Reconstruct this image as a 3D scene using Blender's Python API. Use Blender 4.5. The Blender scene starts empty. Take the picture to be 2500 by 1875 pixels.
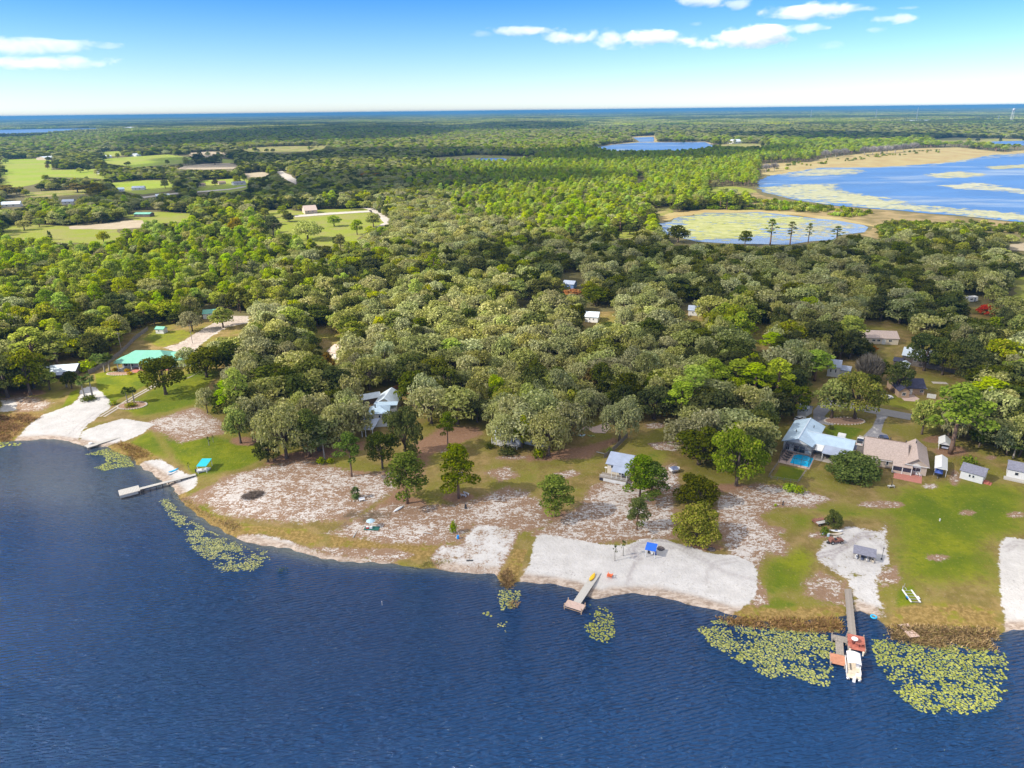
import bpy, math, random
import numpy as np
from mathutils import Matrix, Vector

D = bpy.data
S = bpy.context.scene
COL = S.collection
rad = math.radians

# ------------------------------------------------------------------ camera
IW, IH, FOC = 2500.0, 1875.0, 1736.0            # photograph's pixels, focal length in pixels
CAMH, PITCH, ROLL = 100.0, 21.03, -0.67          # a drone 100 m above the lake
cam = D.objects.new('camera', D.cameras.new('camera'))
COL.objects.link(cam)
cam.data.sensor_width = 36.0
cam.data.lens = 36.0 * FOC / IW
cam.data.clip_start = 1.0
cam.data.clip_end = 200000.0
CM = Matrix.Rotation(rad(90 - PITCH), 4, 'X') @ Matrix.Rotation(rad(ROLL), 4, 'Z')
cam.matrix_world = Matrix.Translation((0, 0, CAMH)) @ CM
S.camera = cam
RM = np.array(CM.to_3x3())

# ------------------------------------------------------------------ sun, sky, exposure
SUN_EL, SUN_AZ = 37.0, (-0.96, -0.28)           # the sun stands to the left and a little behind
_a = np.array(SUN_AZ) / np.hypot(*SUN_AZ)
SUN = np.array([_a[0] * math.cos(rad(SUN_EL)), _a[1] * math.cos(rad(SUN_EL)), math.sin(rad(SUN_EL))])
sun = D.objects.new('sun', D.lights.new('sun', 'SUN'))
COL.objects.link(sun)
sun.data.energy = 5.0
sun.data.angle = rad(0.55)
sun.data.color = (1.0, 0.93, 0.82)
sun.rotation_euler = Vector(-SUN).to_track_quat('-Z', 'Y').to_euler()
sun.location = (0, 0, 3000)

S.view_settings.view_transform = 'Standard'
S.view_settings.look = 'None'
S.view_settings.gamma = 1.0
S.view_settings.use_curve_mapping = False
S.view_settings.exposure = 0.9
HAZE = 8.0e-5                                   # density of the air between the camera and the horizon
S.render.engine = 'CYCLES'
S.cycles.use_denoising = True
S.cycles.max_bounces = 16
S.cycles.diffuse_bounces = 3
S.cycles.glossy_bounces = 3
S.cycles.transmission_bounces = 4
S.cycles.transparent_max_bounces = 12
S.cycles.volume_bounces = 16
S.cycles.caustics_reflective = False
S.cycles.caustics_refractive = False

world = D.worlds.new('World')
S.world = world
world.use_nodes = True
wt = world.node_tree
for n in list(wt.nodes):
    wt.nodes.remove(n)


class NT:
    """small helper round a node tree"""
    def __init__(s, t):
        s.t = t

    def n(s, typ, **kw):
        nd = s.t.nodes.new(typ)
        for k, v in kw.items():
            setattr(nd, k, v)
        return nd

    def link(s, a, b):
        s.t.links.new(a, b)

    def put(s, sock, v):
        if isinstance(v, bpy.types.NodeSocket):
            s.t.links.new(v, sock)
        elif isinstance(v, (tuple, list)) and sock.type == 'RGBA':
            sock.default_value = (*v[:3], 1.0)
        else:
            sock.default_value = v

    def math(s, op, a, b=0.0, c=None, clamp=False):
        nd = s.n('ShaderNodeMath', operation=op)
        nd.use_clamp = clamp
        s.put(nd.inputs[0], a)
        s.put(nd.inputs[1], b)
        if c is not None:
            s.put(nd.inputs[2], c)
        return nd.outputs[0]

    def mix(s, f, a, b, blend='MIX'):
        nd = s.n('ShaderNodeMix', data_type='RGBA', blend_type=blend)
        s.put(nd.inputs[0], f)
        s.put(nd.inputs[6], a)
        s.put(nd.inputs[7], b)
        return nd.outputs[2]

    def noise(s, vec, scale, detail=3.0, rough=0.55, dist=0.0):
        nd = s.n('ShaderNodeTexNoise')
        if vec is not None:
            s.link(vec, nd.inputs['Vector'])
        nd.inputs['Scale'].default_value = scale
        nd.inputs['Detail'].default_value = detail
        nd.inputs['Roughness'].default_value = rough
        nd.inputs['Distortion'].default_value = dist
        return nd.outputs['Fac']

    def step(s, v, lo, hi, a=0.0, b=1.0):
        nd = s.n('ShaderNodeMapRange', interpolation_type='SMOOTHSTEP')
        s.put(nd.inputs['Value'], v)
        s.put(nd.inputs['From Min'], lo)
        s.put(nd.inputs['From Max'], hi)
        s.put(nd.inputs['To Min'], a)
        s.put(nd.inputs['To Max'], b)
        return nd.outputs['Result']

    def attr(s, name, chan=None):
        nd = s.n('ShaderNodeAttribute', attribute_name=name)
        if chan is None:
            return nd.outputs['Fac']
        sp = s.n('ShaderNodeSeparateColor')
        s.link(nd.outputs['Color'], sp.inputs[0])
        return [sp.outputs[0], sp.outputs[1], sp.outputs[2]]

    def mapping(s, vec, scale=(1, 1, 1), rot=(0, 0, 0), loc=(0, 0, 0)):
        nd = s.n('ShaderNodeMapping')
        s.link(vec, nd.inputs['Vector'])
        nd.inputs['Scale'].default_value = scale
        nd.inputs['Rotation'].default_value = rot
        nd.inputs['Location'].default_value = loc
        return nd.outputs['Vector']


w = NT(wt)
sky = w.n('ShaderNodeTexSky', sky_type='NISHITA')
sky.sun_disc = False
sky.sun_elevation = rad(SUN_EL)
sky.sun_rotation = math.atan2(SUN[0], SUN[1])
sky.altitude = 50
sky.air_density = 1.0
sky.dust_density = 0.25
sky.ozone_density = 3.0
geo = w.n('ShaderNodeTexCoord')
sep = w.n('ShaderNodeSeparateXYZ')
w.link(geo.outputs['Generated'], sep.inputs[0])
# the clear November air of the photograph: pale at the horizon, deep blue a few degrees higher
el = w.math('POWER', w.math('DIVIDE', sep.outputs[2], 0.135, clamp=True), 0.8)
tint = w.mix(el, (0.67, 0.735, 0.90), (0.13, 0.35, 0.82))
skyc = w.mix(1.0, sky.outputs[0], tint, 'MULTIPLY')
# higher up, an even veil of broken fair-weather cloud all round (its shadows lie over half the photograph)
skyc = w.mix(w.step(sep.outputs[2], 0.15, 0.45, 0.0, 0.8), skyc, (4.2, 4.2, 4.15))
bg = w.n('ShaderNodeBackground')
bg.inputs['Strength'].default_value = 0.15
w.link(skyc, bg.inputs['Color'])
wo = w.n('ShaderNodeOutputWorld')
w.link(bg.outputs[0], wo.inputs['Surface'])

# ------------------------------------------------------------------ pixel of the photograph -> place on the ground


def ray(px, py):
    px = np.asarray(px, float)
    py = np.asarray(py, float)
    c = np.stack([(px - IW / 2) / FOC, -(py - IH / 2) / FOC, -np.ones_like(px)], -1)
    return c @ RM.T


def at(px, py, z=1.0):
    r = ray(px, py)
    t = (z - CAMH) / r[..., 2]
    return np.stack([r[..., 0] * t, r[..., 1] * t], -1)


def poly(pts, z=1.0):
    a = np.array(pts, float)
    return at(a[:, 0], a[:, 1], z)


def inside(P, Q):
    x, y = P[:, 0], P[:, 1]
    c = np.zeros(len(P), bool)
    x1, y1 = Q[-1]
    for x2, y2 in Q:
        if y1 != y2:
            k = ((y1 > y) != (y2 > y))
            c ^= k & (x < (x2 - x1) * (y - y1) / (y2 - y1) + x1)
        x1, y1 = x2, y2
    return c


def seg_dist(P, A, B):
    d = B - A
    l = d @ d + 1e-12
    t = np.clip(((P - A) @ d) / l, 0, 1)
    return np.hypot(P[:, 0] - A[0] - t * d[0], P[:, 1] - A[1] - t * d[1])


def sdist(P, Q, closed=True):
    """distance to a polygon's outline, positive inside"""
    m = np.full(len(P), 1e9)
    n = len(Q)
    for i in range(n if closed else n - 1):
        m = np.minimum(m, seg_dist(P, Q[i], Q[(i + 1) % n]))
    return np.where(inside(P, Q), m, -m) if closed else m


def smooth(x, a, b):
    t = np.clip((x - a) / (b - a), 0, 1)
    return t * t * (3 - 2 * t)


SHORE = [(-700, 1080), (-200, 1085), (0, 1083), (30, 1077), (60, 1076), (110, 1073), (150, 1077), (190, 1084), (225, 1092),
         (255, 1092), (285, 1103), (318, 1118), (330, 1135), (352, 1148), (378, 1160), (398, 1176), (412, 1192),
         (428, 1205), (440, 1225), (462, 1246), (492, 1268), (531, 1290), (560, 1310), (600, 1323), (680, 1341),
         (750, 1356), (800, 1366), (870, 1374), (950, 1377), (1000, 1384), (1050, 1386), (1100, 1394), (1150, 1403),
         (1205, 1403), (1222, 1422), (1240, 1432), (1262, 1420), (1300, 1425), (1350, 1430), (1400, 1440),
         (1440, 1456), (1462, 1464), (1485, 1462), (1500, 1456), (1560, 1454), (1620, 1461), (1700, 1478),
         (1745, 1492), (1790, 1505), (1850, 1515), (1950, 1520), (2030, 1515), (2062, 1503), (2078, 1492), (2100, 1491),
         (2130, 1501), (2150, 1512), (2165, 1530), (2220, 1552), (2320, 1562), (2400, 1565), (2438, 1560),
         (2447, 1545), (2475, 1541), (2520, 1541), (2700, 1545), (3200, 1560)]
LAND = np.vstack([poly(SHORE, 0.0), [[700, 120], [700, 900], [-700, 900], [-700, 215]]])


def vnoise(x, y, s=0):
    """cheap smooth noise for relief"""
    return (np.sin(x * 0.9 + 1.3 * s + np.sin(y * 0.7 + s)) + np.sin(y * 1.1 + 2.1 * s + np.sin(x * 0.8 + 4 + s))) * 0.5


def gz(P):
    P = np.atleast_2d(np.asarray(P, float))
    d = sdist(P, LAND) + 0.7 * vnoise(P[:, 0] * 0.35, P[:, 1] * 0.35, 2) + 0.35 * vnoise(P[:, 0] * 1.3, P[:, 1] * 1.3, 5)
    h = 1.15 * smooth(d, 0.0, 16.0) + 0.35 * smooth(d, -0.2, 1.6) - 0.35
    h = h + 0.22 * (smooth(d, -0.4, 0.6))
    h = np.where(d > 0, h + 0.12, np.maximum(-1.6, d * 0.16 + h + 0.12))
    return h + 0.05 * vnoise(P[:, 0] * 0.5, P[:, 1] * 0.5, 3) * smooth(d, 1, 6)


def g1(x, y):
    if abs(x) > 300 or y > 360 or y < 60:
        return 1.49
    return float(gz([[x, y]])[0])


def place(px, py):
    """pixel -> (x, y, z) on the ground"""
    z = 1.1
    for _ in range(4):
        p = at(px, py, z)
        z = g1(p[0], p[1])
    return (float(p[0]), float(p[1]), z)


# ------------------------------------------------------------------ objects and meshes


def tag(o, label=None, cat=None, group=None, kind=None):
    if label:
        o['label'] = label
    if cat:
        o['category'] = cat
    if group:
        o['group'] = group
    if kind:
        o['kind'] = kind
    return o


def empty(name, loc, rz=0.0, label=None, cat=None, group=None):
    o = D.objects.new(name, None)
    o.empty_display_size = 0.3
    o.location = loc
    o.rotation_euler = (0, 0, rz)
    COL.objects.link(o)
    return tag(o, label, cat, group)


def obj(name, me, parent=None, loc=None):
    o = D.objects.new(name, me)
    COL.objects.link(o)
    if parent is not None:
        o.parent = parent
    if loc is not None:
        o.location = loc
    return o


def copy_tree(o, parent=None):
    c = o.copy()
    COL.objects.link(c)
    if parent is not None:
        c.parent = parent
    for ch in o.children:
        copy_tree(ch, c)
    return c


def mesh_np(name, V, Fc, mats=(), smooth_=False, midx=None):
    """vertices (n,3), faces either (m,k) array or list of tuples"""
    me = D.meshes.new(name)
    if isinstance(Fc, np.ndarray):
        m, k = Fc.shape
        me.vertices.add(len(V))
        me.vertices.foreach_set('co', np.ascontiguousarray(V, np.float32).ravel())
        me.loops.add(m * k)
        me.loops.foreach_set('vertex_index', np.ascontiguousarray(Fc, np.int32).ravel())
        me.polygons.add(m)
        me.polygons.foreach_set('loop_start', np.arange(0, m * k, k, dtype=np.int32))
        me.polygons.foreach_set('loop_total', np.full(m, k, np.int32))
        me.update(calc_edges=True)
    else:
        me.from_pydata([tuple(v) for v in V], [], Fc)
        me.update()
    for mt in mats:
        me.materials.append(mt)
    if midx is not None:
        me.polygons.foreach_set('material_index', np.asarray(midx, np.int32))
    if smooth_:
        me.polygons.foreach_set('use_smooth', np.ones(len(me.polygons), bool))
    return me


class MB:
    """collects simple shapes into one mesh"""
    def __init__(s):
        s.v = []
        s.f = []

    def add(s, v, f):
        b = len(s.v)
        s.v += [tuple(float(c) for c in p) for p in v]
        s.f += [tuple(b + i for i in q) for q in f]
        return s

    def box(s, x0, x1, y0, y1, z0, z1):
        return s.add([(x0, y0, z0), (x1, y0, z0), (x1, y1, z0), (x0, y1, z0), (x0, y0, z1), (x1, y0, z1), (x1, y1, z1), (x0, y1, z1)],
                     [(0, 3, 2, 1), (4, 5, 6, 7), (0, 1, 5, 4), (1, 2, 6, 5), (2, 3, 7, 6), (3, 0, 4, 7)])

    def bar(s, a, b, w_, h_=None):
        """box section bar from a to b"""
        h_ = h_ or w_
        a, b = Vector(a), Vector(b)
        d = (b - a).normalized()
        u = d.cross(Vector((0, 0, 1)))
        u = Vector((1, 0, 0)) if u.length < 1e-4 else u.normalized()
        v = u.cross(d).normalized()
        q = [a + u * (w_ / 2 * i) + v * (h_ / 2 * j) for i, j in ((-1, -1), (1, -1), (1, 1), (-1, 1))]
        q += [p + (b - a) for p in q]
        return s.add(q, [(0, 1, 2, 3), (7, 6, 5, 4), (0, 4, 5, 1), (1, 5, 6, 2), (2, 6, 7, 3), (3, 7, 4, 0)])

    def tube(s, pts, radii, n=8, cap=True):
        pts = [Vector(p) for p in pts]
        if not isinstance(radii, (list, tuple)):
            radii = [radii] * len(pts)
        rings = []
        for i, p in enumerate(pts):
            d = (pts[min(i + 1, len(pts) - 1)] - pts[max(i - 1, 0)]).normalized()
            u = d.cross(Vector((0.13, 0.21, 0.97)))
            if u.length < 0.2:
                u = d.cross(Vector((0, 1, 0)))
            u.normalize()
            v = d.cross(u)
            rings.append([p + (u * math.cos(2 * math.pi * k / n) + v * math.sin(2 * math.pi * k / n)) * radii[i] for k in range(n)])
        f = []
        for i in range(len(pts) - 1):
            for k in range(n):
                f.append((i * n + k, i * n + (k + 1) % n, (i + 1) * n + (k + 1) % n, (i + 1) * n + k))
        if cap:
            f.append(tuple(range(n))[::-1])
            f.append(tuple((len(pts) - 1) * n + k for k in range(n)))
        return s.add([p for r in rings for p in r], f)

    def prism(s, pts, z0, z1):
        """plan outline (counter-clockwise) extruded upward"""
        n = len(pts)
        v = [(x, y, z0) for x, y in pts] + [(x, y, z1) for x, y in pts]
        return s.add(v, [tuple(range(n))[::-1], tuple(range(n, 2 * n))] + [(i, (i + 1) % n, n + (i + 1) % n, n + i) for i in range(n)])

    def profile(s, pts, y0, y1):
        """outline in x-z extruded along y"""
        n = len(pts)
        v = [(x, y0, z) for x, z in pts] + [(x, y1, z) for x, z in pts]
        return s.add(v, [tuple(range(n)), tuple(range(n, 2 * n))[::-1]] + [((i + 1) % n, i, n + i, n + (i + 1) % n) for i in range(n)])

    def slab(s, q, t=0.12):
        """a quad or triangle given a thickness downward along its normal"""
        q = [Vector(p) for p in q]
        nrm = (q[1] - q[0]).cross(q[2] - q[0]).normalized()
        if nrm.z < 0:
            q = q[::-1]
            nrm = -nrm
        n = len(q)
        lo = [p - nrm * t for p in q]
        return s.add(q + lo, [tuple(range(n)), tuple(range(n, 2 * n))[::-1]] + [((i + 1) % n, i, n + i, n + (i + 1) % n) for i in range(n)])

    def lathe(s, prof, n=12, c=(0, 0, 0)):
        v, f = [], []
        for r, z in prof:
            v += [(c[0] + r * math.cos(2 * math.pi * k / n), c[1] + r * math.sin(2 * math.pi * k / n), c[2] + z) for k in range(n)]
        m = len(prof)
        for i in range(m - 1):
            for k in range(n):
                f.append((i * n + k, i * n + (k + 1) % n, (i + 1) * n + (k + 1) % n, (i + 1) * n + k))
        f.append(tuple(range(n))[::-1])
        f.append(tuple((m - 1) * n + k for k in range(n)))
        return s.add(v, f)

    def build(s, name, mat, parent=None, loc=None, smooth_=False):
        me = D.meshes.new(name)
        me.from_pydata(s.v, [], s.f)
        me.update()
        if mat is not None:
            me.materials.append(mat)
        if smooth_:
            me.polygons.foreach_set('use_smooth', np.ones(len(me.polygons), bool))
        return obj(name, me, parent, loc)


# ------------------------------------------------------------------ materials
M = {}


def mat(name, col, rough=0.7, metal=0.0, var=0.12, scale=1.5, bump=0.0, bscale=8.0, spec=0.35):
    m = D.materials.new(name)
    m.use_nodes = True
    t = NT(m.node_tree)
    b = m.node_tree.nodes['Principled BSDF']
    tc = t.n('ShaderNodeTexCoord')
    nz = t.noise(tc.outputs['Object'], scale, 4.0, 0.6)
    lo = tuple(c * (1 - var) for c in col)
    hi = tuple(min(1.0, c * (1 + var)) for c in col)
    t.link(t.mix(t.step(nz, 0.3, 0.7), lo, hi), b.inputs['Base Color'])
    b.inputs['Roughness'].default_value = rough
    b.inputs['Metallic'].default_value = metal
    b.inputs['Specular IOR Level'].default_value = spec
    if bump:
        bp = t.n('ShaderNodeBump')
        bp.inputs['Strength'].default_value = bump
        bp.inputs['Distance'].default_value = 0.05
        t.link(t.noise(tc.outputs['Object'], bscale, 3.0), bp.inputs['Height'])
        t.link(bp.outputs[0], b.inputs['Normal'])
    M[name] = m
    return m


def leaf_mat(name, cols, trans=0.38, hue=0.018, val=0.28):
    """foliage: colour varies from tree to tree and from leaf to leaf"""
    m = D.materials.new(name)
    m.use_nodes = True
    t = NT(m.node_tree)
    for n in list(m.node_tree.nodes):
        m.node_tree.nodes.remove(n)
    oi = t.n('ShaderNodeObjectInfo')
    tin = t.attr('tint')
    alt = t.attr('alt')
    c = t.mix(tin, cols[0], cols[1])
    c = t.mix(alt, c, cols[2])
    hs = t.n('ShaderNodeHueSaturation')
    t.link(c, hs.inputs['Color'])
    r = oi.outputs['Random']
    t.link(t.math('MULTIPLY_ADD', r, 2 * hue, 0.5 - hue), hs.inputs['Hue'])
    r2 = t.math('FRACT', t.math('MULTIPLY', r, 7.31))
    t.link(t.math('MULTIPLY_ADD', r2, 2 * val, 1.0 - val), hs.inputs['Value'])
    r3 = t.math('FRACT', t.math('MULTIPLY', r, 13.7))
    t.link(t.math('MULTIPLY_ADD', r3, 0.35, 0.82), hs.inputs['Saturation'])
    df = t.n('ShaderNodeBsdfDiffuse')
    tr = t.n('ShaderNodeBsdfTranslucent')
    t.link(hs.outputs[0], df.inputs[0])
    t.link(hs.outputs[0], tr.inputs[0])
    mx = t.n('ShaderNodeMixShader')
    mx.inputs[0].default_value = trans
    t.link(df.outputs[0], mx.inputs[1])
    t.link(tr.outputs[0], mx.inputs[2])
    o = t.n('ShaderNodeOutputMaterial')
    t.link(mx.outputs[0], o.inputs[0])
    M[name] = m
    return m


leaf_mat('oak_leaves', [(0.120, 0.154, 0.012), (0.401, 0.453, 0.043), (0.480, 0.441, 0.079)])
leaf_mat('dark_oak_leaves', [(0.052, 0.068, 0.012), (0.129, 0.147, 0.023), (0.189, 0.189, 0.033)])
leaf_mat('moss_oak_leaves', [(0.185, 0.201, 0.056), (0.427, 0.435, 0.140), (0.550, 0.533, 0.227)], hue=0.02)
leaf_mat('pine_needles', [(0.156, 0.231, 0.006), (0.492, 0.600, 0.023), (0.478, 0.529, 0.048)], hue=0.02)
leaf_mat('dull_pine_needles', [(0.068, 0.101, 0.011), (0.203, 0.257, 0.026), (0.300, 0.300, 0.053)], hue=0.02)
leaf_mat('lone_pine_needles', [(0.065, 0.11, 0.012), (0.18, 0.25, 0.025), (0.24, 0.27, 0.05)], hue=0.02, val=0.12)
leaf_mat('yellow_leaves', [(0.26, 0.17, 0.012), (0.52, 0.36, 0.02), (0.40, 0.36, 0.05)], hue=0.02)
leaf_mat('gold_leaves', [(0.15, 0.11, 0.015), (0.30, 0.22, 0.03), (0.20, 0.2, 0.05)], hue=0.03)
leaf_mat('orange_leaves', [(0.30, 0.11, 0.015), (0.50, 0.22, 0.03), (0.40, 0.25, 0.05)], hue=0.01)
leaf_mat('red_leaves', [(0.45, 0.03, 0.02), (0.70, 0.07, 0.04), (0.5, 0.1, 0.05)], hue=0.005, val=0.05)
leaf_mat('bare_twigs', [(0.19, 0.15, 0.10), (0.34, 0.28, 0.20), (0.4, 0.35, 0.26)], trans=0.1, hue=0.01)
leaf_mat('grey_twigs', [(0.21, 0.19, 0.175), (0.36, 0.33, 0.31), (0.4, 0.35, 0.33)], trans=0.1, hue=0.01)
leaf_mat('lime_leaves', [(0.169, 0.272, 0.012), (0.362, 0.492, 0.020), (0.362, 0.454, 0.050)], hue=0.02)
leaf_mat('palm_fronds', [(0.06, 0.10, 0.02), (0.16, 0.21, 0.05), (0.28, 0.27, 0.13)], hue=0.015)
leaf_mat('hedge_leaves', [(0.06, 0.10, 0.008), (0.20, 0.26, 0.015), (0.27, 0.31, 0.03)], hue=0.01)
leaf_mat('reed_blades', [(0.34, 0.21, 0.10), (0.58, 0.40, 0.20), (0.42, 0.36, 0.09)], hue=0.01, trans=0.2, val=0.05)
leaf_mat('green_reed_blades', [(0.26, 0.24, 0.04), (0.48, 0.42, 0.09), (0.52, 0.40, 0.16)], hue=0.01, trans=0.2, val=0.05)
leaf_mat('lily_leaves', [(0.171, 0.197, 0.047), (0.384, 0.394, 0.122), (0.213, 0.267, 0.122)], hue=0.01, trans=0.05, val=0.08)
mat('bark', (0.13, 0.095, 0.07), 0.95, bump=0.4)
mat('pine_bark', (0.20, 0.125, 0.085), 0.95, bump=0.4)
mat('pale_bark', (0.30, 0.27, 0.23), 0.95, bump=0.3)
# ------------------------------------------------------------------ the ground near the lake
# kinds of ground cover, drawn as outlines where they lie
BEACH_A = [(30, 1074), (60, 1045), (105, 1015), (150, 1000), (178, 988), (192, 975), (197, 955), (215, 946), (232, 948), (255, 965),
           (275, 985), (265, 1003), (235, 1025), (205, 1045), (193, 1060), (192, 1088), (150, 1079), (110, 1075), (60, 1078)]
BEACH_B = [(200, 1052), (240, 1040), (300, 1024), (340, 1030), (378, 1037), (350, 1058), (300, 1075), (262, 1083), (225, 1096), (194, 1088), (194, 1062)]
BEACH_C = [(330, 1136), (345, 1122), (385, 1117), (405, 1127), (430, 1142), (455, 1155), (480, 1160), (478, 1182), (462, 1193),
           (440, 1200), (420, 1203), (395, 1180), (368, 1158)]
BEACH_D = [(1045, 1358), (1075, 1328), (1122, 1327), (1140, 1300), (1160, 1282), (1215, 1285), (1275, 1297), (1252, 1340),
           (1232, 1370), (1212, 1404), (1150, 1408), (1085, 1396)]
BEACH_E = [(1308, 1312), (1330, 1307), (1400, 1320), (1470, 1333), (1530, 1335), (1560, 1322), (1610, 1318), (1660, 1330),
           (1720, 1350), (1800, 1362), (1838, 1375), (1850, 1400), (1848, 1440), (1842, 1460), (1815, 1476), (1775, 1500),
           (1700, 1484), (1600, 1464), (1500, 1462), (1440, 1462), (1380, 1440), (1262, 1418), (1290, 1380), (1297, 1350)]
BEACH_G = [(1986, 1358), (2000, 1338), (2003, 1322), (2030, 1312), (2056, 1288), (2090, 1288), (2125, 1296), (2152, 1298),
           (2157, 1274), (2168, 1275), (2167, 1310), (2171, 1350), (2176, 1380), (2147, 1410), (2148, 1450), (2168, 1488), (2172, 1503),
           (2130, 1505), (2080, 1494), (2080, 1450), (2071, 1414), (2030, 1400), (2000, 1376)]
BEACH_H = [(2440, 1335), (2455, 1314), (2530, 1322), (2560, 1560), (2455, 1550), (2452, 1500), (2437, 1400)]
BEACH_S = [(563, 1310), (585, 1298), (640, 1297), (700, 1312), (800, 1345), (870, 1352), (960, 1362), (1000, 1390), (950, 1388),
           (870, 1386), (790, 1378), (700, 1356), (600, 1332)]
DRIVE_L = [(398, 852), (440, 838), (480, 812), (530, 785), (565, 768), (610, 772), (608, 790), (560, 800), (522, 820), (492, 845), (470, 868), (430, 862)]
GRAVEL_L = [(1985, 1030), (1985, 1005), (2003, 985), (2020, 972), (2046, 985), (2022, 1008), (2012, 1020), (2048, 1032), (2030, 1042), (2000, 1036)]
GRAVEL_R = [(2105, 1068), (2128, 1045), (2138, 1022), (2138, 1008), (2172, 1014), (2160, 1030), (2152, 1058), (2172, 1066), (2150, 1076), (2138, 1078)]
ROADP = [(2040, 975), (2090, 984), (2130, 993), (2226, 1011), (2222, 1026), (2126, 1009), (2085, 1000), (2040, 992)]
CONC = [(2088, 1090), (2098, 1063), (2140, 1077), (2125, 1112), (2100, 1118)]
SHAPES = {'sand_beach': [BEACH_A, BEACH_B, BEACH_C, BEACH_D, BEACH_E, BEACH_G, BEACH_H, BEACH_S]}
A_, L_, U_, B_, W_, G_, M_, T_, Y_ = range(9)     # sand, litter, lush, brown, wet, gravel, mud, track, dry reed bed
ZONES = []


def zone(ch, pts, soft=1.2, k=1.0):
    ZONES.append((ch, poly(pts, 1.1), soft, k))


def spot(ch, x, y, rx, ry, soft=1.5, k=1.0):
    zone(ch, [(x + rx * math.cos(a), y + ry * math.sin(a)) for a in np.linspace(0, 2 * math.pi, 14)[:-1]], soft, k)


for b_ in SHAPES['sand_beach']:
    zone(A_, b_, 1.7, 0.58 if b_ is BEACH_D else 0.70 if b_ in (BEACH_S, BEACH_G) else 1.0)
zone(L_, BEACH_D, 1.0, 0.8)
zone(L_, BEACH_S, 1.0, 0.8)
zone(L_, BEACH_G, 1.0, 0.6)
zone(A_, [(0, 980), (30, 978), (46, 986), (42, 1004), (0, 1010)], 2.0, 0.8)
zone(G_, DRIVE_L, 1.5, 0.55)
zone(A_, DRIVE_L, 2.0, 0.75)
zone(W_, DRIVE_L, 2.0, 0.75)
zone(G_, GRAVEL_L, 0.8)
zone(G_, GRAVEL_R, 0.8, 0.8)
zone(A_, GRAVEL_R, 0.8, 0.4)
zone(W_, [(1500, 1438), (1600, 1420), (1700, 1446), (1790, 1470), (1850, 1470), (1830, 1500), (1700, 1500), (1500, 1475)], 2.5, 0.85)
zone(W_, [(1262, 1395), (1350, 1405), (1450, 1415), (1450, 1470), (1260, 1430)], 2.0, 0.6)
# leaf litter on white sand
zone(L_, [(440, 1215), (500, 1190), (560, 1165), (650, 1140), (740, 1125), (830, 1145), (880, 1160), (960, 1150), (985, 1160), (960, 1205), (900, 1240),
          (870, 1272), (760, 1276), (640, 1270), (540, 1240)], 4.0)
zone(L_, [(500, 1200), (560, 1180), (660, 1190), (700, 1225), (600, 1260), (530, 1240)], 6.0, 1.25)
zone(L_, [(790, 1300), (830, 1290), (900, 1250), (960, 1230), (1100, 1235), (1180, 1215), (1240, 1190), (1320, 1225), (1350, 1290), (1275, 1303), (1160, 1288),
          (1130, 1322), (1060, 1328), (950, 1325), (860, 1312)], 3.5)
zone(L_, [(1130, 1255), (1240, 1200), (1290, 1205), (1250, 1290), (1160, 1280)], 5.0, 1.25)
zone(L_, [(1290, 1310), (1420, 1235), (1440, 1190), (1520, 1165), (1560, 1180), (1600, 1215), (1650, 1240), (1655, 1320), (1560, 1322), (1440, 1332)], 3.0)
zone(L_, [(1455, 1190), (1530, 1172), (1560, 1190), (1500, 1240), (1440, 1235)], 3.0, 1.3)
zone(L_, [(1590, 1215), (1640, 1215), (1650, 1300), (1600, 1290)], 3.0, 1.3)
zone(L_, [(1600, 1150), (1650, 1130), (1660, 1190), (1640, 1230), (1590, 1190)], 2.0, 0.9)
zone(L_, [(1750, 1215), (1850, 1182), (1960, 1198), (2030, 1222), (1985, 1242), (1900, 1240), (1850, 1262), (1920, 1330), (1915, 1360), (1870, 1350),
          (1850, 1392), (1780, 1352), (1755, 1300)], 3.0, 1.1)
zone(L_, [(1870, 1190), (1960, 1200), (2025, 1220), (1985, 1238), (1900, 1225), (1860, 1215)], 2.0, 1.35)
zone(L_, [(340, 1040), (400, 1020), (480, 995), (505, 1010), (540, 1030), (548, 1060), (470, 1078), (440, 1085), (400, 1062)], 4.0)
zone(L_, [(400, 1050), (430, 1035), (480, 1020), (520, 1030), (480, 1060)], 4.0, 1.2)
zone(L_, [(0, 975), (60, 965), (130, 985), (110, 1005), (40, 1010)], 4.0, 0.9)
zone(L_, [(1850, 1400), (1880, 1470), (1850, 1480), (1830, 1470)], 1.5, 0.9)
zone(L_, [(1955, 1420), (2000, 1395), (2070, 1420), (2078, 1480), (2020, 1470), (1960, 1450)], 3.0, 0.8)
zone(L_, [(2140, 1400), (2190, 1380), (2195, 1425), (2150, 1440)], 1.5, 0.8)
zone(L_, [(1640, 1080), (1660, 1085), (1650, 1105), (1600, 1100), (1580, 1085)], 1.0, 1.2)
zone(L_, [(1180, 1155), (1240, 1140), (1270, 1165), (1220, 1180)], 3.0, 0.9)
zone(L_, [(1355, 1158), (1400, 1150), (1420, 1160), (1380, 1172)], 2.0, 1.1)
zone(L_, [(760, 1330), (960, 1335), (1020, 1350), (960, 1365), (800, 1350)], 1.5, 0.9)
for sx, sy, rx, ry in [(2000, 1310, 30, 9), (2360, 1255, 22, 7), (2290, 1365, 30, 9), (1600, 1042, 25, 8), (2270, 1190, 20, 7), (2330, 1170, 14, 20), (2420, 1120, 14, 5),
                       (2150, 1235, 60, 10), (1890, 1300, 30, 12), (2190, 1415, 14, 6), (1100, 1105, 30, 8), (1250, 1120, 40, 6), (2480, 1260, 25, 8)]:
    spot(L_, sx, sy, rx, ry, 1.5, 0.85)
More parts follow.
